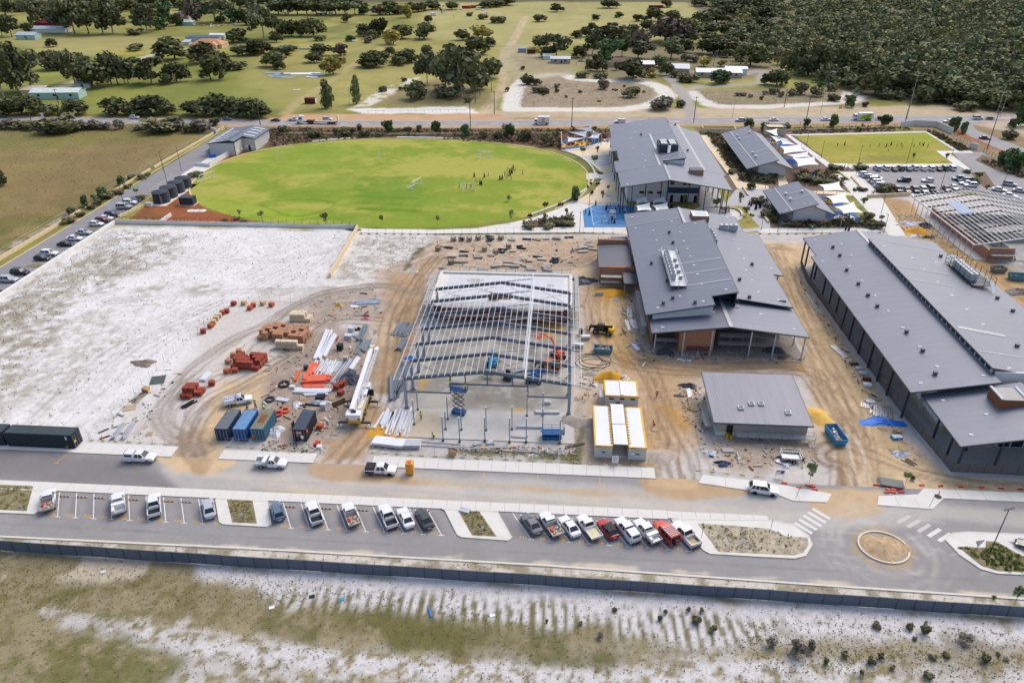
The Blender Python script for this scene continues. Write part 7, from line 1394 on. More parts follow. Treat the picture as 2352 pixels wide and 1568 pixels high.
for i,zx,zy,a,kd,cl,lab,ex in ((0,1240,1092,-4,'suv','white','white SUV on the highway left of the shed',None),(0,2090,1106,-4,'suv','grey','grey SUV on the highway behind the shed gate',None),(0,15,1080,0,'van','charcoal','dark van on the highway at the left edge',None),(1,180,1115,180,'sedan','maroon','dark red sedan on the highway behind the shed',None),(1,350,1110,0,'utesc','white','white tray ute beside the low loader','plain'),(1,660,1108,0,'suv','white','white wagon beyond the low loader trailer',None),(2,990,1130,180,'ute','white','white canopy ute on the highway above the two storey block','canopy'),(2,2095,1118,180,'suv','silver','silver wagon on the highway behind the beige enclosure',None),(3,55,1112,5,'sedan','white','white sedan on the highway left of the pump house',None),(3,528,1108,5,'sedan','white','white sedan on the highway right of the pump house',None),(3,1655,1125,185,'sedan','white','white car turning by the pale perimeter wall',None),(3,1925,1098,5,'fourwd','white','white four wheel drive with dark canopy towing a trailer on the highway',None),(3,1990,1280,-20,'sedan','maroon','dark red car on the side road by the school gate',None),(0,1428,490,80,'van','white','white van on the farm driveway by the orange roofed house',None),(2,637,568,0,'sedan','silver','pale green sedan by the small house in the trees',None)):
 x,y=q2(i,0,zx,zy);car(kd,cl,x,y,R(a),lab,ex,'vehicles on the highway' if 'highway' in lab else None,name='car')
# trucks
def wheels(t,xs_,hw,r,tw=.3):
 wm_=Tu((0,-tw/2,0),(0,tw/2,0),r,12).mesh('wheel',Bd);rm_=Tu((0,-tw/2-.01,0),(0,tw/2+.01,0),r*.5,8).mesh('rim',m_rim)
 for x in xs_:
  for s in (-1,1): w_=obj('wheel',wm_,parent=t,loc=(x,s*hw,r));obj('rim',rm_,parent=w_)
def cab(t,x0,x1,z0,z1,mt_,hw=1.2):
 obj('cab',Ad([(x1,-hw,z0),(x1,hw,z0),(x0,hw,z0),(x0,-hw,z0),(x1-.25,-hw*.94,z1),(x1-.25,hw*.94,z1),(x0,hw*.94,z1),(x0,-hw*.94,z1)],[(3,2,1,0),(0,1,5,4),(1,2,6,5),(2,3,7,6),(3,0,4,7),(4,5,6,7)]),mt_,t)
 zm=z0+(z1-z0)*.55;obj('windscreen',Bm((x1-.12,-hw*.85,zm+.25),(x1-.12,hw*.85,zm+.25),.12,.75),Aj,t)
 for s in (-1,1): obj('side_window',Bx(x0+.5,x1-.45,s*hw*.97-.03,s*hw*.97+.03,zm-.1,zm+.55),Aj,t);obj('headlight',Bx(x1-.02,x1+.04,s*hw*.75-.2,s*hw*.75+.2,z0+.25,z0+.5),m_head,t)
x,y=q2(2,0,275,1143);t=thing('box_truck','white box truck on the highway','truck',(x,y,.04),R(180));cab(t,1.9,3.6,.5,2.4,Aa);obj('cargo_box',Bx(-3.4,1.75,-1.25,1.25,1.0,3.6),Aa,t);obj('door_frame',Bx(-1.2,-.1,1.26,1.29,1.2,3.3),Ab,t);obj('chassis',Bx(-3.3,3.2,-.5,.5,.5,1.0),Am,t);wheels(t,(2.6,-2.2),1.05,.45)
x,y=q2(1,0,570,1138);t=thing('low_loader','white prime mover with a low loader trailer on the highway','truck',(x,y,.04),R(180))
cab(t,6.6,8.8,.6,3.6,Aa);obj('bonnet',Bx(8.7,9.9,-.9,.9,.7,2.1),Aa,t);obj('tractor_chassis',Bx(2.6,9.0,-.5,.5,.6,1.0),Am,t);obj('trailer_deck',Bx(-9.5,4.6,-1.3,1.3,.95,1.2),mat('maroon_deck',C(92,42,52),.6),t);obj('deck_timber',Bx(-9.3,1.4,-1.2,1.2,1.2,1.28),Aw,t);obj('gooseneck',Bx(1.4,5.0,-1.1,1.1,1.2,1.6),MATS['maroon_deck'],t);obj('ramp',Bx(-9.9,-9.5,-1.2,1.2,1.2,4.0),mat('ramp_cream',C(222,214,190),.6),t);obj('exhaust',Tu((6.3,1.0,1),(6.3,1.0,4.0),.1,6),Ab,t);wheels(t,(8.9,4.0,2.8,-5.2,-6.4,-7.6),1.05,.5)
x,y=q2(3,0,865,1105);t=thing('waste_truck','white and lime green waste truck on the highway','truck',(x,y,.04),R(180));cab(t,2.6,4.4,.6,2.8,Aa);obj('hopper',Ad([(-4.6,-1.25,1),(2.4,-1.25,1),(2.4,1.25,1),(-4.6,1.25,1),(-4.2,-1.25,3.6),(2.2,-1.25,3.4),(2.2,1.25,3.4),(-4.2,1.25,3.6)],[(3,2,1,0),(0,1,5,4),(1,2,6,5),(2,3,7,6),(3,0,4,7),(4,5,6,7)]),Aa,t);obj('green_panel',Ad([(-3,1.27,1.05),(1.8,1.27,1.05),(1.2,1.27,2.2),(-3.6,1.27,3.4)],[(3,2,1,0)]).add([(-3,-1.27,1.05),(1.8,-1.27,1.05),(1.2,-1.27,2.2),(-3.6,-1.27,3.4)],[(0,1,2,3)]),Dz('lime'),t);obj('chassis',Bx(-4.4,4,-.5,.5,.5,1.0),Dz('lime'),t);wheels(t,(3.2,-1.8,-3.1),1.05,.48)
for lab,i,zx,zy,j,rz in (('dark plant trailer behind the waste truck',3,1030,1105,0,180),('flat trailer behind the white four wheel drive',3,2035,1098,0,5)):
 x,y=q2(i,0,zx,zy);t=thing('trailer',lab,'trailer',(x,y,.04),R(rz));obj('deck',Bx(-2.2,2.2,-1.05,1.05,.6,.75),Ae,t);obj('drawbar',Bm((2.2,0,.6),(3.4,0,.5),.12),Ae,t);obj('load',Cb(0,0,.75,2.6,1.4,1.0 if zx<1500 else .3),Am,t);wheels(t,(.4,-.6),1.1,.36,.22)
# cage trailer on site
x,y=q2(3,2,200,1085);t=thing('cage_trailer','grey tandem cage trailer on the sand in front of the small block','trailer',(x,y,0),R(-3));obj('deck',Bx(-1.6,1.6,-.95,.95,.55,.68),Ab,t);sd_=M()
for s in (-1,1): sd_.box(-1.6,1.6,s*.95-.03,s*.95+.03,.68,1.05)
sd_.box(-1.63,-1.57,-.92,.92,.68,1.05).box(1.57,1.63,-.92,.92,.68,1.05);obj('side_panel',sd_,Ab,t);cg=M()
for s in (-1,1):
 cg.beam((-1.6,s*.95,1.7),(1.6,s*.95,1.7),.04)
 for q in range(7): cg.beam((-1.6+.53*q,s*.95,1.05),(-1.6+.53*q,s*.95,1.7),.03)
for s in (-1,1): cg.beam((s*1.6,-.95,1.7),(s*1.6,.95,1.7),.04)
obj('cage',cg,Ab,t);obj('drawbar',Bm((1.6,.4,.5),(2.7,0,.5),.09).beam((1.6,-.4,.5),(2.7,0,.5),.09),Am,t);obj('jockey_wheel',Tu((2.2,-.1,.2),(2.2,.1,.2),.2,10),Bd,t);wheels(t,(.42,-.42),1.02,.36,.2)
# machines
Bp=mat('lift_blue',C(30,98,160),.45,var=.08);m_sky=mat('boom_sky_blue',C(96,180,222),.45);m_mor=mat('lift_orange',C(226,92,46),.45,var=.08);m_mor2=mat('machine_orange',C(232,120,42),.45,var=.08)
def scissor(label,q,rz,up,L_=2.6,W=1.2,z0=.16):
 x,y=q2(*q);t=thing('scissor_lift',label,'lift',(x,y,z0),rz);a,b_=L_/2,W/2
 obj('chassis',Bx(-a,a,-b_,b_,.22,.75),Bp,t);wheels(t,(a-.4,-a+.4),b_-.05,.25,.2);H0=.8;st_=M();n=4
 if up:
  hh=(up-H0)/n
  for s in (-1,1):
   for k in range(n): z=H0+hh*k;st_.beam((-a*.8,s*b_*.7,z),(a*.8,s*b_*.7,z+hh),.1).beam((a*.8,s*b_*.7,z),(-a*.8,s*b_*.7,z+hh),.1)
 else: st_.box(-a*.9,a*.9,-b_*.7,b_*.7,.75,1.15)
 obj('scissor_arms',st_,Ae,t);zp=up if up else 1.2
 obj('platform',Bx(-a-.1,a+.5,-b_,b_,zp,zp+.18),Bp,t);r=M()
 for h in (.55,1.1):
  for s in (-1,1): r.beam((-a,s*b_,zp+h),(a+.5,s*b_,zp+h),.06)
  r.beam((-a,-b_,zp+h),(-a,b_,zp+h),.06).beam((a+.5,-b_,zp+h),(a+.5,b_,zp+h),.06)
 for px_ in (-a,0,a+.5):
  for s in (-1,1): r.beam((px_,s*b_,zp),(px_,s*b_,zp+1.1),.06)
 obj('guard_rail',r,Bp,t);obj('control_box',Bx(a-.1,a+.2,-b_,-b_+.3,zp+.8,zp+1.2),At,t);return t
scissor('raised blue scissor lift with a worker on it at the front of the frame',(1,2,1865,668),R(-14),5.3)
s5=scissor('lowered blue scissor lift standing on the front right of the slab',(2,2,365,890),R(4),0,3.4,1.7);
def boom(label,q,rz,mt_,arm,z0=.16,tail=None,size=1.0):
 x,y=q2(*q);t=thing('boom_lift',label,'lift',(x,y,z0),rz);obj('chassis',Bx(-1.3,1.3,-.8,.8,.45,.95),mt_,t);wheels(t,(1.1,-1.1),1.0,.48,.35)
 obj('turret',Bx(-1.6,.7,-.75,.75,.95,1.75).box(-1.6,-.6,-.75,.75,1.75,2.05),tail or mt_,t);p=Vector((-.2,0,1.7))
 for k,(dx,dy,dz,w_) in enumerate(arm):
  q_=p+Vector((dx,dy,dz));obj('boom_arm',Bm(p,q_,w_,w_*1.1),mt_,t);p=q_
 bk=M();bx_,by_,bz_=p
 bk.box(bx_-.5,bx_+.5,by_-.9,by_+.9,bz_-.7,bz_-.6)
 for h in (0.0,.5): 
  for s in (-1,1): bk.beam((bx_-.5,by_+s*.9,bz_-.1+h),(bx_+.5,by_+s*.9,bz_-.1+h),.06).beam((bx_+s*.5,by_-.9,bz_-.1+h),(bx_+s*.5,by_+.9,bz_-.1+h),.06)
 for sx in (-1,1):
  for sy in (-1,1): bk.beam((bx_+sx*.5,by_+sy*.9,bz_-.7),(bx_+sx*.5,by_+sy*.9,bz_+.4),.06)
 obj('basket',bk,Ae if mt_ is not m_mor else mt_,t);return t
boom('sky blue boom lift with its basket lowered in the middle of the slab',(1,2,2180,215),R(-92),m_sky,((1.5,0,2.4,.4),(3.4,-.2,-2.2,.34),(.6,0,-.3,.25)));boom('orange boom lift with a raised arm near the right columns',(2,2,420,150),R(118),m_mor,((2.6,.4,1.8,.35),(3.2,.6,-.4,.3),(.8,.2,-.6,.2)))
boom('blue boom lift with a low arm near the right front column',(2,2,200,375),R(176),Bp,((-2.5,-.8,.9,.32),(5.6,.6,-.6,.3),(2.0,.2,-1.0,.2)))
x,y=q2(1,2,2310,350);t=thing('small_loader','dark compact lift with an orange clad driver beside the blue basket','lift',(x,y,.16),R(80));obj('chassis',Bx(-.9,.9,-.6,.6,.3,.9),Ae,t);obj('mast',Bx(.5,.7,-.5,.5,.9,2.0),Ae,t);obj('seat',Bx(-.6,0,-.4,.4,.9,1.4),Am,t);wheels(t,(.6,-.6),.6,.3,.2)
def telehandler(label,q,rz,body,cabm,z0=0,boomm=None):
 x,y=q2(*q);t=thing('telehandler',label,'telehandler',(x,y,z0),rz);obj('chassis',Bx(-2.3,2.0,-.75,.75,.7,1.2),Am,t);wheels(t,(1.5,-1.5),.95,.62,.45)
 obj('engine_cover',Ad([(-2.5,-1.1,.9),(-.2,-1.1,.9),(-.2,-.2,.9),(-2.5,-.2,.9),(-2.4,-1.05,1.7),(-.3,-1.05,1.9),(-.3,-.25,1.9),(-2.4,-.25,1.7)],[(3,2,1,0),(0,1,5,4),(1,2,6,5),(2,3,7,6),(3,0,4,7),(4,5,6,7)]),body,t);obj('rear_cover',Bx(-2.6,-1.4,-.2,1.1,.9,1.8),body,t)
 c=obj('cab',Bx(-.4,1.1,.25,1.15,1.0,2.5),cabm,t);obj('cab_glass',Bx(-.3,1.13,.3,1.17,1.5,2.35),Aj,c);obj('cab_roof',Bx(-.45,1.15,.2,1.2,2.5,2.58),cabm,c)
 obj('boom_arm',Bm((-2.1,-.2+.2,2.0),(3.0,0,1.2),.45,.5),boomm or cabm,t);fk=Bx(2.9,3.1,-.8,.8,.4,1.5)
 for s in (-.5,.5): fk.box(3.1,4.3,s-.08,s+.08,.4,.47)
 obj('fork_carriage',fk,Am,t);return t
telehandler('yellow and black telehandler on the sand right of the steel frame',(2,1,835,1490),R(163),mat('machine_yellow',C(246,190,20),.45),Af);telehandler('orange telehandler under the right of the steel frame',(2,2,345,260),R(172),m_mor2,m_mor2,.16,Am)
# crane
x,y=-36.2,112.0;t=thing('mobile_crane','white all terrain crane with folded lattice jib and outriggers','crane',(x,y,0),R(90+2));Bb=mat('crane_white',C(240,240,242),.4,var=.04);m_cream2=mat('crane_cream',C(236,222,190),.5)
obj('carrier',Bx(-5.2,5.6,-1.2,1.2,.9,1.6),mat('carrier_yellow_black',C(196,186,60),.6,var=.3,scale=1),t);obj('deck_plate',Bx(-5.0,5.4,-1.25,1.25,1.6,1.68),Ae,t);wheels(t,(4.2,2.6,-1.2,-2.7),1.05,.65,.4)
cb=obj('drive_cab',Ad([(5.9,-1.2,1.0),(5.9,1.2,1.0),(3.9,1.2,1.0),(3.9,-1.2,1.0),(5.6,-1.15,2.9),(5.6,1.15,2.9),(3.9,1.15,2.9),(3.9,-1.15,2.9)],[(3,2,1,0),(0,1,5,4),(1,2,6,5),(2,3,7,6),(3,0,4,7),(4,5,6,7)]),Bb,t);obj('windscreen',Bm((5.82,-1,2.1),(5.82,1,2.1),.1,.8),Aj,cb)
oc=obj('operator_cab',Bx(.8,2.6,-1.25,-.3,1.75,3.3),Bb,t,label='white operator cab with its black door open');obj('cab_glass',Bx(1.0,2.63,-1.28,-.35,2.3,3.1),Aj,oc);obj('open_door',Bx(2.6,2.66,-2.2,-1.25,1.8,3.2),Af,oc)
obj('superstructure',Bx(-4.6,1.0,-1.2,1.2,1.75,2.4),Bb,t);cw_=obj('counterweight',Bx(-5.6,-3.9,-1.35,1.35,1.8,3.0),Bb,t)
for s in (-1,1): obj('hazard_panel',Bx(-5.62,-5.6,s*1.05-.25,s*1.05+.25,1.9,2.3),Az,cw_)
obj('winch_drum',Tu((-4.6,-.4,3.1),(-4.6,.4,3.1),.32,12),Ae,t);obj('engine_cover',Bx(-3.4,-.6,-1.2,-.45,2.4,3.0),m_cream2,t);obj('fuel_tank',Bx(.0,.9,-1.2,-.5,2.0,2.7),m_cream2,t)
bm=obj('main_boom',Bm((-4.2,.45,3.0),(14.6,.62,4.3),.85,.95),Bb,t);obj('inner_boom',Bm((14.6,.62,4.3),(16.0,.64,4.4),.6,.7),Bb,bm);obj('boom_head',Bx(15.8,16.6,.25,1.0,3.9,4.9),m_cream2,bm);obj('hook_block',Bx(16.1,16.5,.4,.8,3.2,3.9),Ba,bm)
jb=M();A0,A1=Vector((-1.5,-.45,3.0)),Vector((15.6,-.55,4.2))
for s in (-.32,.32):
 for zz in (0,.6): jb.beam(A0+Vector((0,s,zz)),A1+Vector((0,s*.6,zz)),.09)
for k in range(26):
 f0,f1=k/26,(k+1)/26;a=A0.lerp(A1,f0);b_=A0.lerp(A1,f1);s=1 if k%2 else -1
 jb.beam(a+Vector((0,s*.32,.6)),b_+Vector((0,-s*.32,.6)),.06).beam(a+Vector((0,.32,0 if s>0 else .6)),b_+Vector((0,.32,.6 if s>0 else 0)),.06).beam(a+Vector((0,-.32,0 if s>0 else .6)),b_+Vector((0,-.32,.6 if s>0 else 0)),.06)
obj('lattice_jib',jb,Bb,t);obj('jib_tip',Bx(14.6,16.0,-.85,-.2,4.2,4.9),Bb,t)
for i,(sx,sy) in enumerate(((-4.9,-1),(-4.9,1),(1.9,-1),(1.9,1))):
 o=obj('outrigger',Bx(sx-.18,sx+.18,min(sy*1.2,sy*3.0),max(sy*1.2,sy*3.0),.75,1.1),Ae,t);obj('jack',Tu((sx,sy*2.9,.15),(sx,sy*2.9,1.2),.1,8),Ab,o);obj('foot_pad',Bx(sx-.65,sx+.65,sy*2.9-.6,sy*2.9+.6,0,.15),Aw,o)
obj('rear_lights',Bx(-5.25,-5.2,-1.1,-.15,.95,1.4).box(-5.25,-5.2,.15,1.1,.95,1.4),At,t)
# orange booth on the road
x,y=q2(1,2,1418,1212);t=thing('orange_booth','tall orange traffic booth standing at the kerb','booth',(x,y,.02));m_ob=mat('booth_orange',C(238,166,60),.5,var=.05);obj('booth_body',Bx(-.62,.62,-.55,.55,.12,2.35),m_ob,t);obj('booth_roof',Bx(-.64,.64,-.57,.57,2.35,2.42),m_ob,t);obj('vent_lid',La([(.34,2.42),(.34,2.5),(.3,2.52)],14),Ba,t);obj('base',Bx(-.6,.6,-.5,.5,0,.12),Am,t)
# people
def person_mesh(pose):
 J={'stand':dict(pelvis=(0,0,.93),chest=(0,0,1.3),neck=(0,0,1.5),head=(0,.03,1.66),shL=(-.19,0,1.42),elL=(-.25,0,1.13),haL=(-.24,.08,.86),shR=(.19,0,1.42),elR=(.25,0,1.13),haR=(.24,.08,.86),hiL=(-.1,0,.88),knL=(-.11,.02,.48),anL=(-.12,-.02,.08),toL=(-.13,.14,.04),hiR=(.1,0,.88),knR=(.11,.02,.48),anR=(.12,-.02,.08),toR=(.13,.14,.04)),
     'walk':dict(pelvis=(0,0,.92),chest=(0,.03,1.3),neck=(0,.05,1.49),head=(0,.09,1.65),shL=(-.19,.03,1.41),elL=(-.25,-.12,1.15),haL=(-.23,-.05,.9),shR=(.19,.03,1.41),elR=(.25,.15,1.15),haR=(.22,.34,.98),hiL=(-.1,0,.87),knL=(-.1,.22,.5),anL=(-.1,.25,.1),toL=(-.1,.4,.07),hiR=(.1,0,.87),knR=(.1,-.08,.48),anR=(.1,-.34,.12),toR=(.1,-.22,.04)),
     'reach':dict(pelvis=(0,0,.93),chest=(0,.02,1.3),neck=(0,.03,1.5),head=(0,.07,1.65),shL=(-.19,.02,1.42),elL=(-.42,.1,1.35),haL=(-.62,.2,1.42),shR=(.19,.02,1.42),elR=(.42,.1,1.38),haR=(.62,.18,1.5),hiL=(-.1,0,.88),knL=(-.15,.06,.48),anL=(-.2,-.02,.08),toL=(-.22,.14,.04),hiR=(.1,0,.88),knR=(.15,.04,.48),anR=(.2,-.02,.08),toR=(.22,.14,.04)),
     'crouch':dict(pelvis=(0,-.1,.42),chest=(0,.12,.72),neck=(0,.25,.86),head=(0,.34,.98),shL=(-.19,.2,.8),elL=(-.24,.38,.58),haL=(-.16,.52,.36),shR=(.19,.2,.8),elR=(.24,.38,.58),haR=(.16,.52,.36),hiL=(-.1,-.1,.4),knL=(-.16,.3,.48),anL=(-.14,.05,.08),toL=(-.15,.22,.04),hiR=(.1,-.1,.4),knR=(.16,.3,.48),anR=(.14,.05,.08),toR=(.15,.22,.04)),
     'sit':dict(pelvis=(0,0,.18),chest=(0,-.05,.55),neck=(0,-.03,.75),head=(0,.02,.92),shL=(-.19,-.04,.67),elL=(-.26,.1,.45),haL=(-.15,.3,.38),shR=(.19,-.04,.67),elR=(.26,.1,.45),haR=(.15,.3,.38),hiL=(-.1,.05,.15),knL=(-.15,.42,.42),anL=(-.15,.6,.1),toL=(-.15,.75,.06),hiR=(.1,.05,.15),knR=(.15,.42,.42),anR=(.15,.6,.1),toR=(.15,.75,.06))}[pose]
 rad=dict(pelvis=.145,chest=.16,neck=.065,head=.115,shL=.075,elL=.05,haL=.045,shR=.075,elR=.05,haR=.045,hiL=.09,knL=.065,anL=.05,toL=.04,hiR=.09,knR=.065,anR=.05,toR=.04)
 E_=[('pelvis','chest'),('chest','neck'),('neck','head'),('chest','shL'),('shL','elL'),('elL','haL'),('chest','shR'),('shR','elR'),('elR','haR'),('pelvis','hiL'),('hiL','knL'),('knL','anL'),('anL','toL'),('pelvis','hiR'),('hiR','knR'),('knR','anR'),('anR','toR')]
 nm=list(J);me=bpy.data.meshes.new('skeleton');me.from_pydata([J[k] for k in nm],[(nm.index(a),nm.index(b_)) for a,b_ in E_],[])
 o=bpy.data.objects.new('skeleton',me);COL.link(o);md=o.modifiers.new('s','SKIN');md.use_smooth_shade=True
 sv=me.skin_vertices[0].data
 for k,n in enumerate(nm): sv[k].radius=(rad[n],rad[n]*(.8 if n in('pelvis','chest') else 1));sv[k].use_root=(n=='pelvis')
 ss=o.modifiers.new('d','SUBSURF');ss.levels=1;ss.render_levels=1
 dg=bpy.context.evaluated_depsgraph_get();r=bpy.data.meshes.new_from_object(o.evaluated_get(dg));bpy.data.objects.remove(o)
 zone={'neck_head':0,'elL_haL':0,'elR_haR':0,'pelvis_chest':1,'chest_neck':1,'chest_shL':1,'chest_shR':1,'shL_elL':1,'shR_elR':1,'pelvis_hiL':2,'pelvis_hiR':2,'hiL_knL':2,'hiR_knR':2,'knL_anL':2,'knR_anR':2,'anL_toL':3,'anR_toR':3};segs=[(Vector(J[a]),Vector(J[b_]),zone[a+'_'+b_]) for a,b_ in E_]
 mi=[]
 for p in r.polygons:
  c=p.center;best=9;z=1
  for a,b_,zz in segs:
   d=b_-a;u=max(0,min(1,(c-a).dot(d)/d.length_squared));q=(c-a-d*u).length
   if q<best: best=q;z=zz
  mi.append(z)
 return r,mi,J
POSE={k:person_mesh(k) for k in ('stand','walk','reach','crouch','sit')};PM={}
SKINM=mat('skin',C(196,150,120),.6);SHOE=mat('shoe',C(50,46,44),.7);CL={'black':(34,34,38),'white':(236,236,236),'navy':(44,52,84),'yellow':(216,240,60),'orange':(250,112,30),'grey':(120,124,130),'lightblue':(150,180,210),'maroon':(110,40,60),'green':(120,180,60),'khaki':(150,136,100)}
HAIRM=mat('dark_hair',C(40,32,28),.8);HATS={'white':Aa,'yellow':At}
def person(x,y,z,rz,pose,top,bot,label,hat=None,robe=False,group=None,h=1.0):
 key=(pose,top,bot)
 if key not in PM:
  r,mi,J=POSE[pose];me=r.copy();me.materials.clear()
  for m_ in (SKINM,mat('cloth_'+top,C(*CL[top]),.8),mat('cloth_'+bot,C(*CL[bot]),.8),SHOE): me.materials.append(m_)
  me.polygons.foreach_set('material_index',mi);PM[key]=me
 J=POSE[pose][2];o=obj('person',PM[key],loc=(x,y,z),rz=rz);o.scale=(h,h,h);tag(o,label,'person',group);hx,hy,hz=J['head']
 if hat: obj('hard_hat',La([(.19,-.02),(.16,.0),(.15,.08),(.09,.15),(.01,.17)],10),HATS[hat],o,loc=(hx,hy,hz+.05))
 else: obj('hair',La([(.125,-.06),(.135,.02),(.11,.1),(.05,.14),(.01,.15)],10),HAIRM,o,loc=(hx,hy-.02,hz+.02))
 if robe: obj('robe',La([(.34,.12),(.3,.5),(.22,.95),(.24,1.3),(.1,1.5)],10) if pose in('stand','walk','reach') else La([(.5,.02),(.42,.3),(.26,.6),(.1,.78)],10),MATS['cloth_'+top],o)
 return o
def pq(i,j,zx,zy,z=0): return Q(i,j,zx,zy,z)
for q,z,po,tp_,bt_,lab,ht,rz in (((2,2,1328,510),0,'walk','orange','navy','worker in an orange vest and white helmet walking on the sand track','white',2.8),((1,2,1518,722),.16,'stand','yellow','black','worker in a yellow vest standing at the front left of the slab',None,0),((1,2,1640,890),.16,'crouch','yellow','black','worker in a yellow vest crouching on the front of the slab',None,1.6),((1,2,1325,915),.9,'crouch','orange','khaki','worker in orange bending over the white roof sheets','white',0),((2,2,1310,780),0,'crouch','orange','maroon','worker in orange beside the right site cabin',None,1),((0,2,2345,610),0,'stand','yellow','black','worker in a yellow vest by the service ute',None,2),((1,2,5,615),0,'stand','yellow','navy','worker in a yellow vest behind the bright blue container',None,2.5),((1,2,75,625),0,'crouch','yellow','black','worker in a yellow vest bending behind the teal container',None,1),((0,2,2270,625),0,'crouch','grey','navy','worker in grey crouching behind the slate blue container',None,0),((3,1,2120,745),1.9,'stand','yellow','navy','worker in a yellow vest on the scaffold under the roof frame',None,0),((3,1,2342,690),2.0,'stand','yellow','navy','worker in a yellow vest at the right edge on the scaffold',None,0),((3,1,2268,830),0,'crouch','orange','navy','worker in bright orange below the roof frame',None,1),((3,2,728,105),0,'crouch','white','navy','worker kneeling among fittings by the mesh fence',None,0),((1,2,2275,345),.9,'sit','orange','navy','worker in orange seated on the compact lift',None,1)):
 x,y,_=pq(*q);person(x,y,z,rz,po,tp_,bt_,lab,ht)
lx,ly=q2(1,2,1865,668);person(lx-1.5,ly+.4,5.64,.3,'reach','yellow','black','worker in a yellow vest reaching up from the raised scissor lift');person(lx+1.4,ly-.3,5.64,2,'stand','yellow','navy','second worker in yellow at the right end of the raised scissor lift',h=.9)
OV=[(2005,60,'b'),(2098,65,'b'),(2136,50,'w'),(2023,105,'w'),(2058,128,'b'),(2072,132,'b'),(1868,158,'w'),(1936,168,'g'),(1975,165,'g'),(2240,85,'b'),(2262,80,'b'),(2285,52,'l'),(2305,70,'l'),(2345,85,'l'),(2330,20,'b'),(2350,15,'b')]
for k,(zx,zy,c) in enumerate(OV):
 x,y,_=Q(1,1,zx,zy);person(x,y,.05,U(0,6),rnd.choice(['stand','walk','reach','walk']),{'b':'black','w':'white','g':'grey','l':'lightblue'}[c],'black',f'pupil in {dict(b="black",w="white",g="grey",l="pale blue")[c]} on the oval, #n',None,c=='b',group='pupils on the oval',h=.95)
for k,(zx,zy) in enumerate(((0,30),(15,15),(98,40),(-20,45),(-8,20),(30,8),(10,-12),(-30,60),(-45,15))):
 x,y,_=Q(2,1,zx,zy);person(x,y,.05,U(0,6),rnd.choice(['stand','walk']),['black','white','lightblue'][k%3],'black','pupil in the group on the right of the oval, #n','',k%3==0,group='pupils on the oval',h=.95)
for k,(zx,zy,t_,po) in enumerate(((769,318,'black','walk'),(863,362,'black','stand'),(878,355,'navy','stand'),(902,340,'white','walk'),(977,345,'grey','stand'),(950,382,'navy','walk'),(1032,395,'white','stand'),(878,395,'white','walk'),(675,398,'grey','stand'),(711,408,'black','stand'),(825,485,'white','walk'),(890,485,'maroon','stand'),(915,488,'maroon','stand'),(940,485,'black','stand'),(918,455,'black','walk'),(1060,300,'green','stand'),(946,85,'maroon','walk'),(1455,350,'black','stand'),(1470,350,'black','walk'))):
 x,y,_=Q(2,1,zx,zy);person(x,y,.09,U(0,6),po,t_,'black',f'pupil in {t_} on or beside the blue court, #n',None,t_=='black',group='pupils at the blue court',h=.95)
for k,(zx,zy) in enumerate(((155,430),(172,428),(430,328),(445,325),(460,325),(580,280),(597,285),(697,165),(725,135),(778,140),(797,135),(730,220),(740,215))):
 x,y,_=Q(2,1,zx,zy);person(x,y,.46,U(0,6),'sit','black','black',f'pupil in dark clothes seated along the oval terrace, #n',None,True,group='pupils seated by the oval',h=.95)
for k,(zx,zy) in enumerate(((2178,318),(2197,328),(2235,355),(2242,358),(2280,345),(2275,335))):
 x,y,_=Q(2,1,zx,zy);person(x,y,.07,U(0,6),'walk',['maroon','black'][k>1],'black',f'person walking on the paved court by the pre-primary block, #n',None,True,group='people on the eastern plaza')
for k,(zx,zy) in enumerate(((712,548),(740,553),(400,553))):
 x,y,_=Q(3,1,zx,zy);person(x,y,.08,U(0,6),'walk','black' if k<2 else 'white','black',f'{["first","second","third"][k]} of three people on the path behind the large block',None,k<2,group='people on the path')
for k,(zx,zy,t_) in enumerate(((635,1350,'navy'),(703,1335,'black'),(933,1360,'lightblue'),(1015,1352,'khaki'),(1085,1352,'black'),(1130,1335,'black'),(1105,1390,'white'),(1182,1355,'khaki'),(1220,1345,'green'),(1230,1362,'yellow'),(1338,1355,'green'),(1390,1338,'green'),(1412,1338,'yellow'),(1427,1340,'black'),(1470,1348,'yellow'),(1462,1360,'green'))):
 x,y,_=Q(3,0,zx,zy);person(x,y,.06,U(0,6),rnd.choice(['stand','walk','reach']),t_,'navy',f'child in {t_} on the playing field, #n',None,t_=='black',group='children on the playing field',h=.85)
for k,(zx,zy) in enumerate(((700,1555),(728,1565))):
 x,y,_=Q(3,0,zx,zy);person(x,y,.08,1,'walk','navy','navy',f'person in blue at the corner of the playing field, {["left","right"][k]} one',None,False,group='people at the field corner')
x,y,_=Q(3,1,968,215);person(x,y,.08,1,'sit','navy','navy','person in blue sitting at the edge of the car park path')
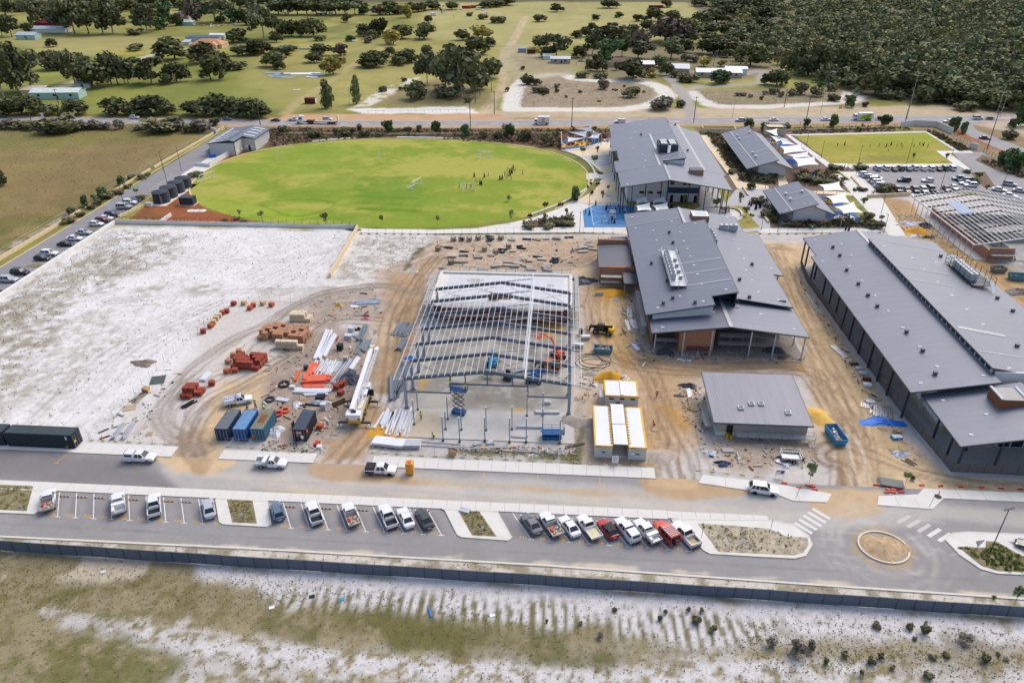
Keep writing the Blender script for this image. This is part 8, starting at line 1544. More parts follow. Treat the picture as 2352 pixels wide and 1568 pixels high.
# vegetation
def Ea(name,c,var=.35):
 m=bpy.data.materials.new(name);m.use_nodes=True;n=m.node_tree;b=n.nodes['Principled BSDF'];b.inputs['Roughness'].default_value=.8;b.inputs['Specular IOR Level'].default_value=.15
 at=n.nodes.new('ShaderNodeVertexColor');at.layer_name='Col';oi=n.nodes.new('ShaderNodeObjectInfo');mr=n.nodes.new('ShaderNodeMapRange');mr.inputs[3].default_value=1-var;mr.inputs[4].default_value=1+var;n.links.new(oi.outputs['Random'],mr.inputs[0])
 mx=n.nodes.new('ShaderNodeVectorMath');mx.operation='MULTIPLY';mx.inputs[1].default_value=c;n.links.new(at.outputs[0],mx.inputs[0]);sc_=n.nodes.new('ShaderNodeVectorMath');sc_.operation='SCALE';n.links.new(mx.outputs[0],sc_.inputs[0]);n.links.new(mr.outputs[0],sc_.inputs['Scale'])
 n.links.new(sc_.outputs[0],b.inputs['Base Color']);return m
def cards(lobes,n,size,seed,dv=1.):
 rg=np.random.default_rng(seed);W=np.array([l[6] for l in lobes]);W=W/W.sum();ix=rg.choice(len(lobes),n,p=W);Lb=np.array(lobes)[ix]
 d=rg.normal(size=(n,3));d/=np.linalg.norm(d,axis=1)[:,None];r=rg.random(n)**.35;P=Lb[:,:3]+d*Lb[:,3:6]*r[:,None]
 nr=rg.normal(size=(n,3))*.7+d;nr/=np.linalg.norm(nr,axis=1)[:,None];t=np.cross(nr,rg.normal(size=(n,3)));t/=np.linalg.norm(t,axis=1)[:,None];b=np.cross(nr,t)
 s=(size*(.6+.8*rg.random(n)))[:,None];asp=(.55+.4*rg.random(n))[:,None]
 V=np.stack([P-t*s-b*s*asp*.6,P+t*s*.9-b*s*asp,P+t*s+b*s*asp*.7,P-t*s*.7+b*s*asp],1)
 lob=(1+dv*(.5*rg.random(len(lobes))-.25))[ix];br=lob*(1+dv*(.5*rg.random(n)-.25));hue=rg.normal(size=n)*.06*dv
 Cc=np.stack([br*(1+hue),br,br*(1-hue)],1);return V.reshape(-1,3),Cc
def Dw(name,V,Cc,material):
 n=len(V)//4;me=bpy.data.meshes.new(name);me.vertices.add(len(V));me.vertices.foreach_set('co',V.astype(np.float32).ravel());me.loops.add(4*n);me.loops.foreach_set('vertex_index',np.arange(4*n,dtype=np.int32));me.polygons.add(n);me.polygons.foreach_set('loop_start',np.arange(0,4*n,4,dtype=np.int32));me.polygons.foreach_set('loop_total',np.full(n,4,np.int32));me.update(calc_edges=True)
 ca=me.color_attributes.new('Col','FLOAT_COLOR','POINT');c=np.ones((4*n,4),np.float32);c[:,:3]=np.repeat(Cc,4,0);ca.data.foreach_set('color',c.ravel());me.materials.append(material);return me
m_bark=mat('bark',C(120,104,92),.9,var=.2,scale=3);m_pbark=mat('pale_bark',C(196,184,172),.85,var=.15,scale=3);m_dbark=mat('dead_wood',C(170,158,148),.9,var=.15)
LEAF={'R':Ea('dark_evergreen_leaves',C(100,103,66)),'E':Ea('eucalypt_leaves',C(112,116,82)),'K':Ea('green_leaves',C(96,118,74)),'O':Ea('olive_yellow_leaves',C(176,162,86)),'B':Ea('brown_purple_leaves',C(140,122,104)),'S':Ea('shrub_leaves',C(120,118,84)),'P':Ea('poplar_leaves',C(120,130,84)),'T':Ea('sapling_leaves',C(126,138,84)),'G':Ea('grey_scrub_leaves',C(146,136,120))}
def crown(kind,seed):
 rg=random.Random(seed*31+ord(kind));L_=[]
 if kind in 'RKOB':
  for k in range(11):
   a=rg.uniform(0,6.28);r=rg.uniform(.08,.34);z=rg.uniform(.2,.74);s=rg.uniform(.17,.27);L_.append((r*cos(a),r*sin(a),z,s,s,s*.85,s*s))
  L_.append((0,0,.55,.26,.26,.3,.09));n,sz=1000,.052
 elif kind=='E':
  for k in range(13):
   a=rg.uniform(0,6.28);z=rg.uniform(.28,.86);r=rg.uniform(.05,.38)*(1.15-abs(z-.62));s=rg.uniform(.14,.23);L_.append((r*cos(a),r*sin(a),z,s,s,s*.75,s*s))
  n,sz=950,.046
 elif kind in 'SG':
  for k in range(9):
   a=rg.uniform(0,6.28);r=rg.uniform(.05,.36);s=rg.uniform(.14,.24);L_.append((r*cos(a),r*sin(a),rg.uniform(.25,.66),s,s,.28,s*s))
  n,sz=560,.06
 elif kind=='P':
  for k in range(10): z=.12+.08*k;s=.42*sin(pi*min(1,.25+z*.75))+.06;L_.append((rg.uniform(-.08,.08),rg.uniform(-.08,.08),z,s,s,.09,s))
  n,sz=600,.06
 elif kind=='T':
  for k in range(7): a=rg.uniform(0,6.28);r=rg.uniform(.0,.3);L_.append((r*cos(a),r*sin(a),rg.uniform(.42,.88),.2,.2,.14,1))
  n,sz=190,.06
 V,Cc=cards(L_,n,sz,seed*7+1)
 V[:,2]=np.maximum(V[:,2],.01);return Dw('crown',V,Cc,LEAF[kind]),L_
def trunk(kind,seed,L_):
 rg=random.Random(seed);m=M();mt_=m_pbark if kind=='E' and seed%2 else m_bark;h={'E':.5,'T':.6,'P':.8,'S':.25,'G':.25}.get(kind,.42);r={'E':.022,'T':.014,'P':.03}.get(kind,.026)
 top=(rg.uniform(-.04,.04),rg.uniform(-.04,.04),h);m.tube((0,0,-.02),top,r,6,r*.6)
 for l in (L_ or [])[:6]: m.tube((top[0]*.8,top[1]*.8,h*.7),(l[0],l[1],l[2]),r*.5,5,r*.15)
 return m.mesh('trunk',mt_)
def dead(seed):
 rg=random.Random(seed);m=M()
 def br(p,d,l,r,k):
  q=p+d*l;m.tube(p,q,r,5,r*.6)
  if k: 
   for _ in range(3): 
    e=(d+Vector((rg.uniform(-.8,.8),rg.uniform(-.8,.8),rg.uniform(-.2,.5)))).normalized();br(q,e,l*.62,r*.55,k-1)
 br(Vector((0,0,0)),Vector((0,0,1)),.33,.022,3);return m.mesh('branches',m_dbark)
TM={}
for kd in 'RKOBESGPT':
 for s in range(4 if kd in 'RES' else 2):
  c,L_=crown(kd,s+1);TM[(kd,s)]=[('crown',c),('trunk',trunk(kd,s,L_))]
for s in range(3): TM[('D',s)]=[('branches',dead(s+5))]
DESC={'R':'dark rounded evergreen','K':'green leafy tree','O':'olive yellow tree','B':'brownish crowned tree','E':'tall spreading eucalypt','S':'low bushy shrub','G':'grey scrubby bush','P':'slim upright poplar','T':'staked young sapling','D':'bare branched tree'}
AREAS=[((-999,0,999,20),'on the far left skyline'),((999,0,3000,14),'on the far skyline'),((0,20,300,95),'among the far left sheds'),((300,20,588,70),'behind the orange roofed house'),((588,14,1000,45),'in the far tree belt'),((1000,14,1176,45),'near the skyline scrap yard'),((0,95,300,235),'round the pale green shed'),((300,70,588,200),'by the orange roofed house'),((-99,200,588,272),'across the highway at left'),((-99,272,588,310),'by the highway left of the shed'),((588,45,900,180),'in the paddock by the pond'),((900,45,1176,130),'in the paddock left of the dirt track'),((588,130,1176,270),'near the poplars above the highway'),((1176,14,1480,75),'in the paddock right of the dirt track'),((1176,75,1480,165),'round the small cottage'),((1480,14,1764,150),'behind the white roofed house'),((1176,150,1480,260),'in the block ringed by white sand'),((1480,150,1764,262),'by the gravel drive'),((1764,0,3000,240),'at the edge of the dense bush'),((588,270,1176,330),'between the oval and highway'),((1176,262,1764,330),'behind the school blocks'),((1764,240,3000,330),'between playing field and highway'),((1200,330,1480,530),'on the plaza beside the oval'),((1480,330,1764,530),'between the school blocks'),((1764,330,3000,560),'beside the school car park paths'),((0,330,430,560),'beside the left access road'),((430,440,1200,545),'along the near edge of the oval'),((1700,980,2352,1180),'at the right site entrance'),((0,1180,2400,1600),'in the foreground sand')]
def tree(D,w_px,h_px,kind):
 x,y,_=G(*D);k=mpp(*D);dep=math.atan2(CAM_H,math.hypot(x,y));w=w_px*k*(1.42 if D[1]<600 else .95);h=h_px*k/cos(dep)*1.06;h=max(h,.35*w)
 ar=next((a[1] for a in AREAS if a[0][0]<=D[0]<a[0][2] and a[0][1]<=D[1]<a[0][3]),'out in the grassland');
 n={'S':'shrub','G':'shrub','P':'poplar_tree','T':'sapling','D':'dead_tree'}.get(kind,'tree')
 t=thing(n,f'{DESC[kind]} {ar}, #n','shrub' if kind in 'SG' else 'tree',(x,y,0),U(0,6.28),'vegetation '+ar);t.scale=(w,w,h)
 vs=[s for (kk,s) in TM if kk==kind]
 for nm,me in TM[(kind,rnd.choice(vs))]: obj(nm,me,parent=t)
 return t
T0='20,330,120,200E 110,340,130,190E 330,270,90,230E 270,300,110,90R 430,230,300,220E 620,300,220,280E 690,310,200,300E 820,315,200,290E 950,315,220,300E 1040,310,230,270E 540,110,260,110E 880,90,250,90E 760,80,220,90R 1080,90,200,90R 1355,300,190,240E 1300,200,160,130E 1255,320,130,65S 1530,190,150,160K 1620,240,100,110R 1470,270,130,110K 1795,190,140,180B 1980,210,250,220E 2190,205,170,130K 2030,215,80,70R 2310,230,120,130R 300,50,150,60R 180,110,150,60B 60,150,200,150E 20,60,150,70R 490,430,90,75R 1255,465,135,65S 1605,545,240,200R 1865,580,220,180R 1940,735,210,240R 2010,640,200,160R 2185,640,160,90S 2195,390,180,120R 2230,510,200,90S 2330,510,150,140R 1625,755,190,185R 40,900,260,480E 170,850,280,440E 290,830,260,300E 480,640,180,170R 690,770,170,290E 740,580,120,100R 850,805,270,260R 1025,775,220,260E 1085,775,180,250E 1150,775,150,230E 1180,770,120,180E 1240,575,120,50S 1390,770,270,220E 1540,775,130,100S 520,650,150,120S 80,1050,200,140R 200,1050,250,180R 330,1050,200,170R 480,1050,180,90S 720,1050,200,140R 1060,1050,220,150R 1200,1055,180,120R 1370,1055,280,180R 1520,1050,180,130R 1810,1060,220,140R 1950,1060,250,190R 2080,1060,240,180R 2270,1070,260,170R 500,1225,320,160S 700,1205,160,100S 830,1185,150,80G 950,1185,150,70G 1100,1185,90,90G 1510,1205,300,140S 1640,1200,150,100G 1750,1210,150,90S 1860,1205,180,110G 1980,1150,100,80S 60,1185,150,90G 200,1185,160,80S 330,1190,140,80S 600,1215,150,110S 1300,1190,120,50G -120,1060,250,170R -120,900,260,400E'
T1='75,360,230,300E 240,335,130,150R 330,335,140,150R 420,335,130,140R 530,335,190,170R 600,375,90,60S 190,390,90,100R 830,205,80,80R 870,380,70,60K 990,330,130,110R 1130,340,140,170R 1070,360,110,80R 1035,395,90,60G 1260,410,150,130O 1345,355,190,120R 1545,360,170,150R 1585,210,60,70R 1385,165,100,110O 995,135,100,90K 1130,140,140,100B 1230,135,150,120R 1310,130,120,70B 1440,115,130,90R 1520,105,110,80R 1620,90,140,80R 1800,90,110,70R 2110,75,120,65R 2200,65,150,70R 2300,50,150,60R 2090,178,90,55S 1955,150,60,40S 1820,170,60,40D 2240,210,130,70S 1900,370,130,95R 2080,355,150,125O 2000,495,220,165R 2050,440,130,90R 2150,425,100,80R 1570,510,90,95R 1600,515,100,60S 1370,580,190,120R 1310,600,130,85R 1225,520,90,90R 1100,610,200,150R 1020,620,160,110R 1170,560,110,90R 590,510,170,110R 780,510,120,115B 535,575,130,90R 710,685,180,170O 160,615,190,140R 205,640,100,80R 70,490,150,110R 250,500,200,80S 340,470,90,60S 30,480,130,90R 660,995,90,255P 865,965,40,200D 925,955,70,255P 1575,775,190,280E 1740,835,250,330E 1890,885,330,430E 2030,830,220,250R 1780,885,250,110S 2150,720,200,180R 2165,845,140,200D 1470,915,180,165R 1170,840,75,60S 1330,830,45,35S 1360,748,50,40S 1955,935,75,50S 1700,905,70,40S 1780,922,50,30S 1460,1022,45,50D 2310,840,40,40S 30,1080,180,130R 1215,1225,100,120K 1655,1225,80,120K 1920,1242,80,110K 2320,1268,90,130K 1498,1222,45,70K 955,1192,50,60S 850,1242,130,80S 1000,1252,110,60S 2095,1260,80,80S 550,1255,130,70S 260,1230,110,80S 740,1240,60,70S 1390,1200,60,40S 2220,1270,90,60S'
for k in range(11): T1+=f' {30+88*k},{138-2*(k%3)},185,{150-10*(k%3)}E'
for k in range(9): T1+=f' {-20+110*k},60,190,100R'
T2='890,75,150,80R 1425,68,100,70R 415,110,95,75R 255,200,130,65S 1735,58,130,70R 770,185,60,50K 985,165,60,60K 1280,195,150,125R 1160,195,110,60S 1480,215,140,120R 740,280,80,70R 680,340,100,90R 590,350,90,70R 630,372,60,80D 920,250,100,50S 1010,290,80,60S 1120,320,120,90R 1240,280,110,90R 1320,300,100,80B 255,440,130,110R 410,522,180,190E 320,520,130,90R 600,530,120,110R 590,600,80,80D 540,565,80,90D 740,500,150,200E 880,430,260,180E 890,548,190,180K 1010,520,130,200E 1160,540,200,150E 1200,430,170,150B 1480,400,300,220B 1400,380,200,180E 1460,540,190,180E 1310,505,40,120D 1350,620,140,110R 1580,560,70,60S 1670,570,120,60G 1740,220,160,110R 1880,210,200,120R 1960,150,200,140E 2060,110,200,120E 1780,320,180,120R 1950,330,200,120E 2050,420,200,150E 1790,420,180,130R 1850,500,230,160R 2000,480,200,160R 2110,560,130,120R 2190,605,260,215R 2200,330,130,100R 2300,280,150,120R 2310,180,150,110R 2180,180,150,100R 2280,100,150,110R 2160,60,160,90R 1900,60,200,100R 1620,300,160,130R 1660,400,170,140E 1560,480,160,130R 1040,400,150,130R 1760,615,125,105O 1850,605,100,135D 1925,610,65,60O 1980,530,100,80R 2000,625,120,80D 720,650,80,110R 790,615,90,120R 830,655,120,120R 905,605,80,90K 1110,730,230,190R 960,645,70,80S 800,720,110,60S 630,710,130,60S 1280,680,50,60O 1275,712,80,40O 1420,692,110,110R 1490,712,80,70S 1910,768,180,130K 1630,755,150,90S 1570,722,90,60S 2330,775,90,100R 135,780,110,100S 220,782,90,60S 250,850,130,45S 415,805,50,40S 410,848,40,40S 835,822,90,95B 1100,892,150,95S 1375,1005,220,115G 335,862,25,32S 495,898,30,22S 630,852,40,25S 960,835,30,20S 1030,800,30,25S 925,830,20,18S 800,935,30,18S 1210,850,35,18S 290,875,35,20S 100,642,40,35S 2080,882,60,35G 2190,892,50,30G 2130,880,60,25G 2290,915,40,40S 2320,870,50,40G 1555,985,90,70S 2165,1172,80,85K 2310,1205,60,80K 760,1190,40,30S 700,1190,60,30S 130,1290,120,110S 320,1340,110,130S 400,1260,60,60S 650,1450,50,85T 788,1425,38,80T 760,1555,60,115T'
T2b='805,78,60,62T 585,272,80,145K 298,388,60,92T 297,490,50,95T 832,282,34,95T 885,202,42,62T 500,445,30,95T 1880,392,90,125T 2080,342,55,140T 2150,418,75,82T 2195,465,50,62T 2190,170,70,62R 1575,315,34,85T 160,525,110,36S 330,520,110,50S 430,500,90,60S 520,505,110,55S 530,450,80,45S 420,455,70,30S 2110,80,70,60S 2020,30,70,50S 2230,60,110,45S 2330,90,90,45S 2245,300,120,60S 2320,420,90,70S'
T3='80,785,170,150R 90,595,210,185D 200,610,120,130D 850,745,260,200R 980,870,240,250R 1150,865,250,230R 700,705,200,250R 560,645,220,220E 400,705,220,260E 250,685,200,250R 1380,885,280,220R 1560,925,260,200R 1700,955,250,180R 1900,975,280,180R 2100,995,260,180R 2280,1005,250,180R 300,865,150,110S 430,885,120,90S 60,865,80,70S 615,928,110,70S 575,832,100,60S 760,985,80,100K 890,978,60,50S 1080,905,140,70S 1200,905,100,85S 1820,1015,180,60S 210,880,70,50G 120,890,60,50G 480,800,60,45K 750,920,100,55S 600,1172,80,135K 350,1165,50,75K 1070,1155,90,105R 1700,1195,110,135K 1790,1222,70,115K 2200,1278,120,90S 2320,1155,110,210K 2250,1175,80,85K 2260,1565,160,190K 2140,1515,70,125K 60,1265,60,40S 150,1180,90,50S 1330,1480,30,70T 1635,1480,34,70T 840,1560,120,45S 630,1558,110,50S'
T3b='620,72,60,60T 675,138,64,74T 775,242,50,74T 875,332,62,84T 1040,478,72,62T 1930,85,84,64T 2000,195,40,64T 40,60,80,45S 320,90,150,45S 440,110,130,45S 540,120,110,45S 870,185,80,35S 920,450,120,70S 1000,525,140,60S 60,470,80,50S 270,520,60,40S 390,525,60,40S 1080,190,160,45S 1830,20,70,30S 1900,110,90,50S 640,470,90,40S 30,430,70,50S'
TL='15,145,100,150R 1125,132,60,85K 950,252,90,115K 785,328,70,115K 660,402,90,72S 640,478,120,55S 740,418,80,42S 905,312,80,45S 990,252,140,60S 1060,218,110,50S 1210,75,70,42S 1300,75,80,42S 1360,45,60,30S 1180,160,70,40S 850,350,80,40S 1265,245,45,75T 1300,268,90,45S 880,315,45,95T 2200,425,42,62T 1790,60,110,60S 1730,140,50,50S 2180,450,60,25S 2060,470,60,22S 2240,480,70,22S'
TO='62,468,75,88T 650,502,80,112T 1160,508,46,92T 1668,522,46,98T 2340,472,50,105T 2318,282,50,50T'
for i,j,L_ in ((0,0,T0),(1,0,T1),(2,0,T2),(2,1,T2b),(3,0,T3),(3,1,T3b),(0,1,TL),(1,1,TO)):
 for s in L_.split(): zx,zy,w_,h_=map(int,s[:-1].split(','));tree((588*i+zx/4,392*j+zy/4),w_/4,h_/4,s[-1])
tree((1764+380/4,784+1300/4),36,44,'T');tree((1764+1260/4,784+1330/4),26,30,'T');tree((1764+1330/4,784+1270/4),14,12,'S');tree((1764+2265/4,1176+845/4),46,38,'T');tree((1764+2060/4,1176+830/4),16,16,'T')
for zx,zy,w_,h_ in ((255,1290,170,150),(390,1260,110,110),(30,1225,110,90),(530,1390,70,60),(700,1320,90,60),(850,1500,60,70),(1000,1060,110,50),(1300,1070,90,60),(1430,1110,120,110),(1520,1340,90,50),(1630,1320,90,45),(1800,1190,150,110),(1990,1370,120,80),(1140,1440,70,45),(950,1390,100,70),(1030,1340,80,70),(1480,1520,110,70),(2110,1310,50,40),(1340,1170,60,40),(2190,1360,60,30)): tree((1764+zx/4,1176+zy/4),w_/4,h_/4*.8,'S' if zx%3 else 'G')
for zx,zy,w_,h_ in ((1360,990,60,70),(1410,930,50,50),(1620,910,60,60),(1740,920,60,60),(1850,1090,90,70),(1700,1010,120,90),(940,905,70,40),(630,1030,50,40),(320,1010,40,40),(810,1150,80,70)): tree((1176+zx/4,1176+zy/4),w_/4,h_/4*.7,'S' if zx%3 else 'G')
# dense bush and far woods: one mass
def Dq(name,label_kind,pts,templ,material,seed,smin,smax,hk=(.8,1.2)):
 rg=np.random.default_rng(seed);Vs=[];Cs=[]
 for k,(x,y) in enumerate(pts):
  V,Cc=templ[k%len(templ)];s=smin+(smax-smin)*rg.random()**1.8;a=rg.uniform(0,6.28);c,n=cos(a),sin(a);h=s*rg.uniform(*hk)
  W=np.stack([(V[:,0]*c-V[:,1]*n)*s+x,(V[:,0]*n+V[:,1]*c)*s+y,V[:,2]*h],1);Vs.append(W);pal=rg.choice(4,p=[.45,.25,.18,.12]);tint=np.array([(1,1,1),(1.25,1.1,.9),(.8,.88,.8),(1.25,1.2,1.2)])[pal]*rg.uniform(.75,1.25);Cs.append(Cc*tint)
 o=obj(name,Dw(name,np.concatenate(Vs),np.concatenate(Cs),material));o['kind']='stuff';return o
def templates(n,size,seed,k=5,shrub=True):
 out=[]
 for s in range(k):
  rg=random.Random(seed+s);L_=[(rg.uniform(-.34,.34),rg.uniform(-.34,.34),rg.uniform(.2,.7),.22,.22,.24,1) for _ in range(rg.randint(3,8))];V,Cc=cards(L_,n,size,seed+s,.6);V[:,2]=np.maximum(V[:,2],0);out.append((V,Cc))
 return out
def inside(P,n,seed):
 rg=np.random.default_rng(seed);xs_=[p[0] for p in P];ys_=[p[1] for p in P];X=rg.uniform(min(xs_),max(xs_),n);Y=rg.uniform(min(ys_),max(ys_),n);ok=Paint(X,Y).sd(P)>0;return np.stack([X[ok],Y[ok]],1)
m_bush=Ea('bushland_leaves',C(132,135,98),0);tb=templates(105,.085,3,11)
bp=[G(*q) for q in ((1790,150),(1850,185),(1960,215),(2060,232),(2180,240),(2420,246),(2900,246),(2900,60),(2200,40),(1850,60),(1720,90))]
Dq('bushland','',inside(bp,5200,5),tb,m_bush,1,4.5,15,(.55,.9))
bp2=[G(*q) for q in ((1720,90),(1850,60),(2200,40),(2900,60),(3300,8),(2000,3),(1640,12),(1660,50))]
Dq('bushland','',inside(bp2,3600,6),tb,m_bush,2,5,18,(.35,.7))
bp3=[(-1500,1020),(1500,1020),(2600,2600),(-2600,2600)];Dq('distant_woodland','',inside(bp3,2200,7),tb,m_bush,3,14,32,(.4,.6))
bp4=[G(*q) for q in ((-300,4),(560,4),(560,22),(300,28),(-300,30))];Dq('distant_woodland','',inside(bp4,420,8),tb,LEAF['R'],4,12,22,(.6,.9))
# garden planting beds and grass tufts: nobody could count them
tg=templates(16,.16,31);m_gard=Ea('garden_shrub_leaves',C(116,108,78),0)
GD=[([(605,297),(1176,300),(1400,297),(1400,328),(1290,340),(1180,330),(900,314),(720,328),(620,338)],1100),([(1620,306),(1660,310),(1712,395),(1680,395)],200),([(1700,395),(1780,400),(1780,424),(1715,418)],130),([(1760,440),(1790,445),(1800,500),(1770,520),(1760,480)],90),([(1800,510),(2020,512),(2020,523),(1800,524)],130),([(1830,400),(1900,390),(1940,425),(1900,432),(1830,425)],160),([(1800,295),(2060,292),(2110,300),(1830,309)],200),([(2125,300),(2150,305),(2230,345),(2205,348)],140),([(2250,370),(2300,375),(2352,400),(2352,412),(2290,392)],60),([(1196,512),(1316,494),(1319,521),(1197,522)],80),([(1940,500),(2010,515),(2040,523),(1950,522)],60)]
pts=np.concatenate([inside([G(*q) for q in D],n*2,11+k) for k,(D,n) in enumerate(GD)]);Dq('garden_planting','',pts,tg,m_gard,12,.9,2.2,(.5,.9))
ip=inside([(60.6,83.2),(64.6,83.2),(66.6,84.6),(70,80.6),(70,79.1),(64.2,79.1)],200,70);Dq('garden_planting','',ip[:120],tg,Ea('island_shrub_leaves',C(98,112,54),0),13,.5,1.3,(.5,.8))
tt=templates(4,.3,51,6);m_tuft=Ea('dry_tuft_leaves',C(158,148,124),0)
TFZ=[([(262,527),(820,530),(750,640),(560,690),(440,780),(330,930),(200,1010),(0,1020),(-60,800),(25,672)],1700),([(262,527),(440,540),(330,620),(60,720),(-60,820),(22,680)],1500),([(-60,690),(160,700),(110,800),(0,960)],900),([(830,540),(1000,545),(930,620),(770,645)],400)]
pts=np.concatenate([inside([G(*q) for q in D],int(n*1.7),81+k) for k,(D,n) in enumerate(TFZ)]);Dq('grass_tufts','',pts,tt,m_tuft,21,.14,.4,(.5,.9))
m_tuft2=Ea('green_tuft_leaves',C(140,134,96),0)
TF2=[([(0,1290),(600,1330),(1100,1400),(1600,1460),(2352,1500),(2352,1568),(0,1568)],6500),([(0,1265),(588,1305),(900,1360),(500,1400),(0,1400)],1500),([(1700,1420),(2352,1450),(2352,1560),(1700,1540)],1500),([(500,1320),(1176,1345),(2352,1425),(2352,1450),(1200,1420),(600,1380)],900),([(0,1236),(1176,1296),(2352,1380),(2352,1410),(1176,1330),(0,1243)],900)]
pts=np.concatenate([inside([G(*q) for q in D],int(n*1.6),91+k) for k,(D,n) in enumerate(TF2)]);Dq('grass_tufts','',pts,tt,m_tuft2,22,.08,.26,(.5,.9))
TF3=[([(0,310),(470,312),(340,392),(0,590)],1700),([(1190,190),(1500,195),(1500,240),(1190,248)],1800),([(1600,210),(1960,210),(1950,238),(1640,240)],1200),([(100,140),(580,150),(580,260),(100,260)],500),([(600,150),(1100,150),(1080,250),(700,255)],600),([(1050,1028),(1330,1040),(1330,1058),(1060,1045)],120),([(860,245),(1000,185),(1120,210),(1090,244)],400),([(0,285),(480,290),(470,310),(0,312)],700)]
pts=np.concatenate([inside([G(*q) for q in D],int(n*1.7),101+k) for k,(D,n) in enumerate(TF3)]);Dq('grass_tufts','',pts,tt,m_tuft,23,.2,.5,(.5,.9))
for k,isl_ in enumerate(([(22.9,85.5),(33.5,85.2),(38.5,83.6),(37.4,80.8),(25.1,80.2)],[(-51.3,86),(-47.5,86),(-45,81.4),(-48.4,81.4)],[(-14,86),(-11,86),(-8,81.2),(-11.2,81.2)],[(-95,87),(-84.8,87),(-82.3,81.8),(-95,81.8)])):
 q=inside(isl_,260,130+k)+0;o=Dq('grass_tufts','',q,tt,m_tuft2,140+k,.15,.5,(.4,.8));o.location.z=.14
# far houses and sheds
def hut(name,label,q,w,d,h,wm_,rm_,kind='gable',rz=0,win=2,cat='house',rise=None):
 x,y=(G(*q) if len(q)==2 else Q(*q))[:2];t=thing(name,label,cat,(x,y,0),rz);a,b=w/2,d/2;wl=obj('wall',Bx(-a,a,-b,b,0,h),wm_,t);rs=rise or d*.22;e=.4
 if kind=='gable': obj('roof',Sl([(-a-e,-b-e,h),(a+e,-b-e,h),(a+e,0,h+rs),(-a-e,0,h+rs)],.12).slab([(-a-e,0,h+rs),(a+e,0,h+rs),(a+e,b+e,h),(-a-e,b+e,h)],.12),rm_,t);obj('gable_end',Ad([(-a,-b,h),(-a,b,h),(-a,0,h+rs-.1)],[(0,1,2)]).add([(a,-b,h),(a,b,h),(a,0,h+rs-.1)],[(0,1,2)]),wm_,wl)
 elif kind=='hip': obj('roof',Ad([(-a-e,-b-e,h),(a+e,-b-e,h),(a+e,b+e,h),(-a-e,b+e,h),(-a*.45,0,h+rs),(a*.45,0,h+rs)],[(0,1,5,4),(2,3,4,5),(1,2,5),(3,0,4),(3,2,1,0)]),rm_,t)
 else: obj('roof',Sl([(-a-e,-b-e,h),(a+e,-b-e,h),(a+e,b+e,h+rs),(-a-e,b+e,h+rs)],.12),rm_,t)
 for k in range(win):
  px_=-a+w*(k+.5)/win;f=obj('window',Bx(px_-.7,px_+.7,-b-.04,-b+.02,h*.4,h*.78),Aj,wl);obj('frame',Bx(px_-.78,px_+.78,-b-.06,-b-.04,h*.36,h*.4).box(px_-.78,px_+.78,-b-.06,-b-.04,h*.78,h*.82),Aa,f)
 if win: obj('door',Bx(a*.1-.45,a*.1+.45,-b-.05,-b,0,2.1),Br,wl)
 return t
m_tile=mat('orange_roof_tile',C(206,150,108),.8,var=.12,scale=1);m_pgreen=mat('pale_green_sheet',C(176,206,200),.6,var=.05);Df=mat('dark_red_sheet',C(112,44,44),.7,var=.1);m_brn=mat('brown_roof',C(120,96,80),.8,var=.15);Ar=mat('zinc_sheet',C(200,208,214),.5,.2,var=.08);m_crm=mat('cream_wall',C(214,196,160),.8)
hh=hut('farm_house','orange tiled farm house with hipped roof in the upper left trees',(482,109),24,14,2.8,m_crm,m_tile,'hip',.05,4,rise=3.4);obj('wing',Bx(3,9,-11,-6,0,2.6),m_crm,hh);obj('wing_roof',Ad([(2.4,-11.6,2.6),(9.6,-11.6,2.6),(9.6,-5,2.6),(2.4,-5,2.6),(6,-9,4.8),(6,-5,5.0)],[(0,1,4),(1,2,5,4),(3,0,4,5)]),m_tile,hh)
hut('farm_shed','blue grey flat roofed shed behind the orange roofed house',(468,94),26,7,3,Ar,mat('blue_grey_roof',C(74,96,116),.6),'flat',.05,0,'shed',.8);hut('farm_shed','white domed shed behind the orange roofed house',(502,90),12,6,3.2,Aa,Aa,'gable',.05,0,'shed');hut('farm_shed','small grey shed left of the orange roofed house',(431,104),5,5,2.6,Ar,Ar,'flat',0,0,'shed')
hut('farm_shed','long pale green shed near the highway at the left',(137,224),25,9,3.4,m_pgreen,mat('pale_green_roof',C(222,234,228),.5),'gable',R(6),3,'shed',1.6);o=obj('water_tank',La([(1.4,0),(1.4,2.4),(1.2,2.6)],12),Df,loc=(*g(181,220),0));tag(o,'dark red water tank at the end of the pale green shed','tank')
hut('farm_shed','weathered cream shed behind the pale green shed',(82,217),11,7,3,m_crm,Aw,'flat',.2,0,'shed',1);hut('farm_shed','small white shed under the dark tree on the lawn',(195,201),8,5,2.4,Aa,Ar,'gable',0,1,'shed')
hut('farm_shed','pale tin shed among the far left trees',(68,90),16,9,3.5,m_pgreen,Ar,'gable',0,1,'shed');hut('farm_house','red roofed house behind the far left trees',(123,62),28,14,4,Df,Df,'hip',0,0);hut('farm_shed','long white roofed shed by the red roofed house',(115,74),34,9,3,Aa,Ar,'gable',0,0,'shed');hut('farm_shed','round pale shed behind the paddock',(427,58),16,8,3,m_pgreen,Ar,'hip',0,0,'shed');hut('farm_house','brown roofed house at the back of the paddock',(419,46),14,9,3,m_crm,m_brn,'gable',0,1);hut('farm_shed','dark blue roofed carport at the back of the paddock',(430,40),18,7,3.4,Ar,mat('dark_blue_roof',C(50,70,96),.6),'flat',0,0,'shed')
hut('farm_shed','white shed on the far left skyline',(100,4),40,20,6,Aa,Ar,'gable',0,0,'shed')
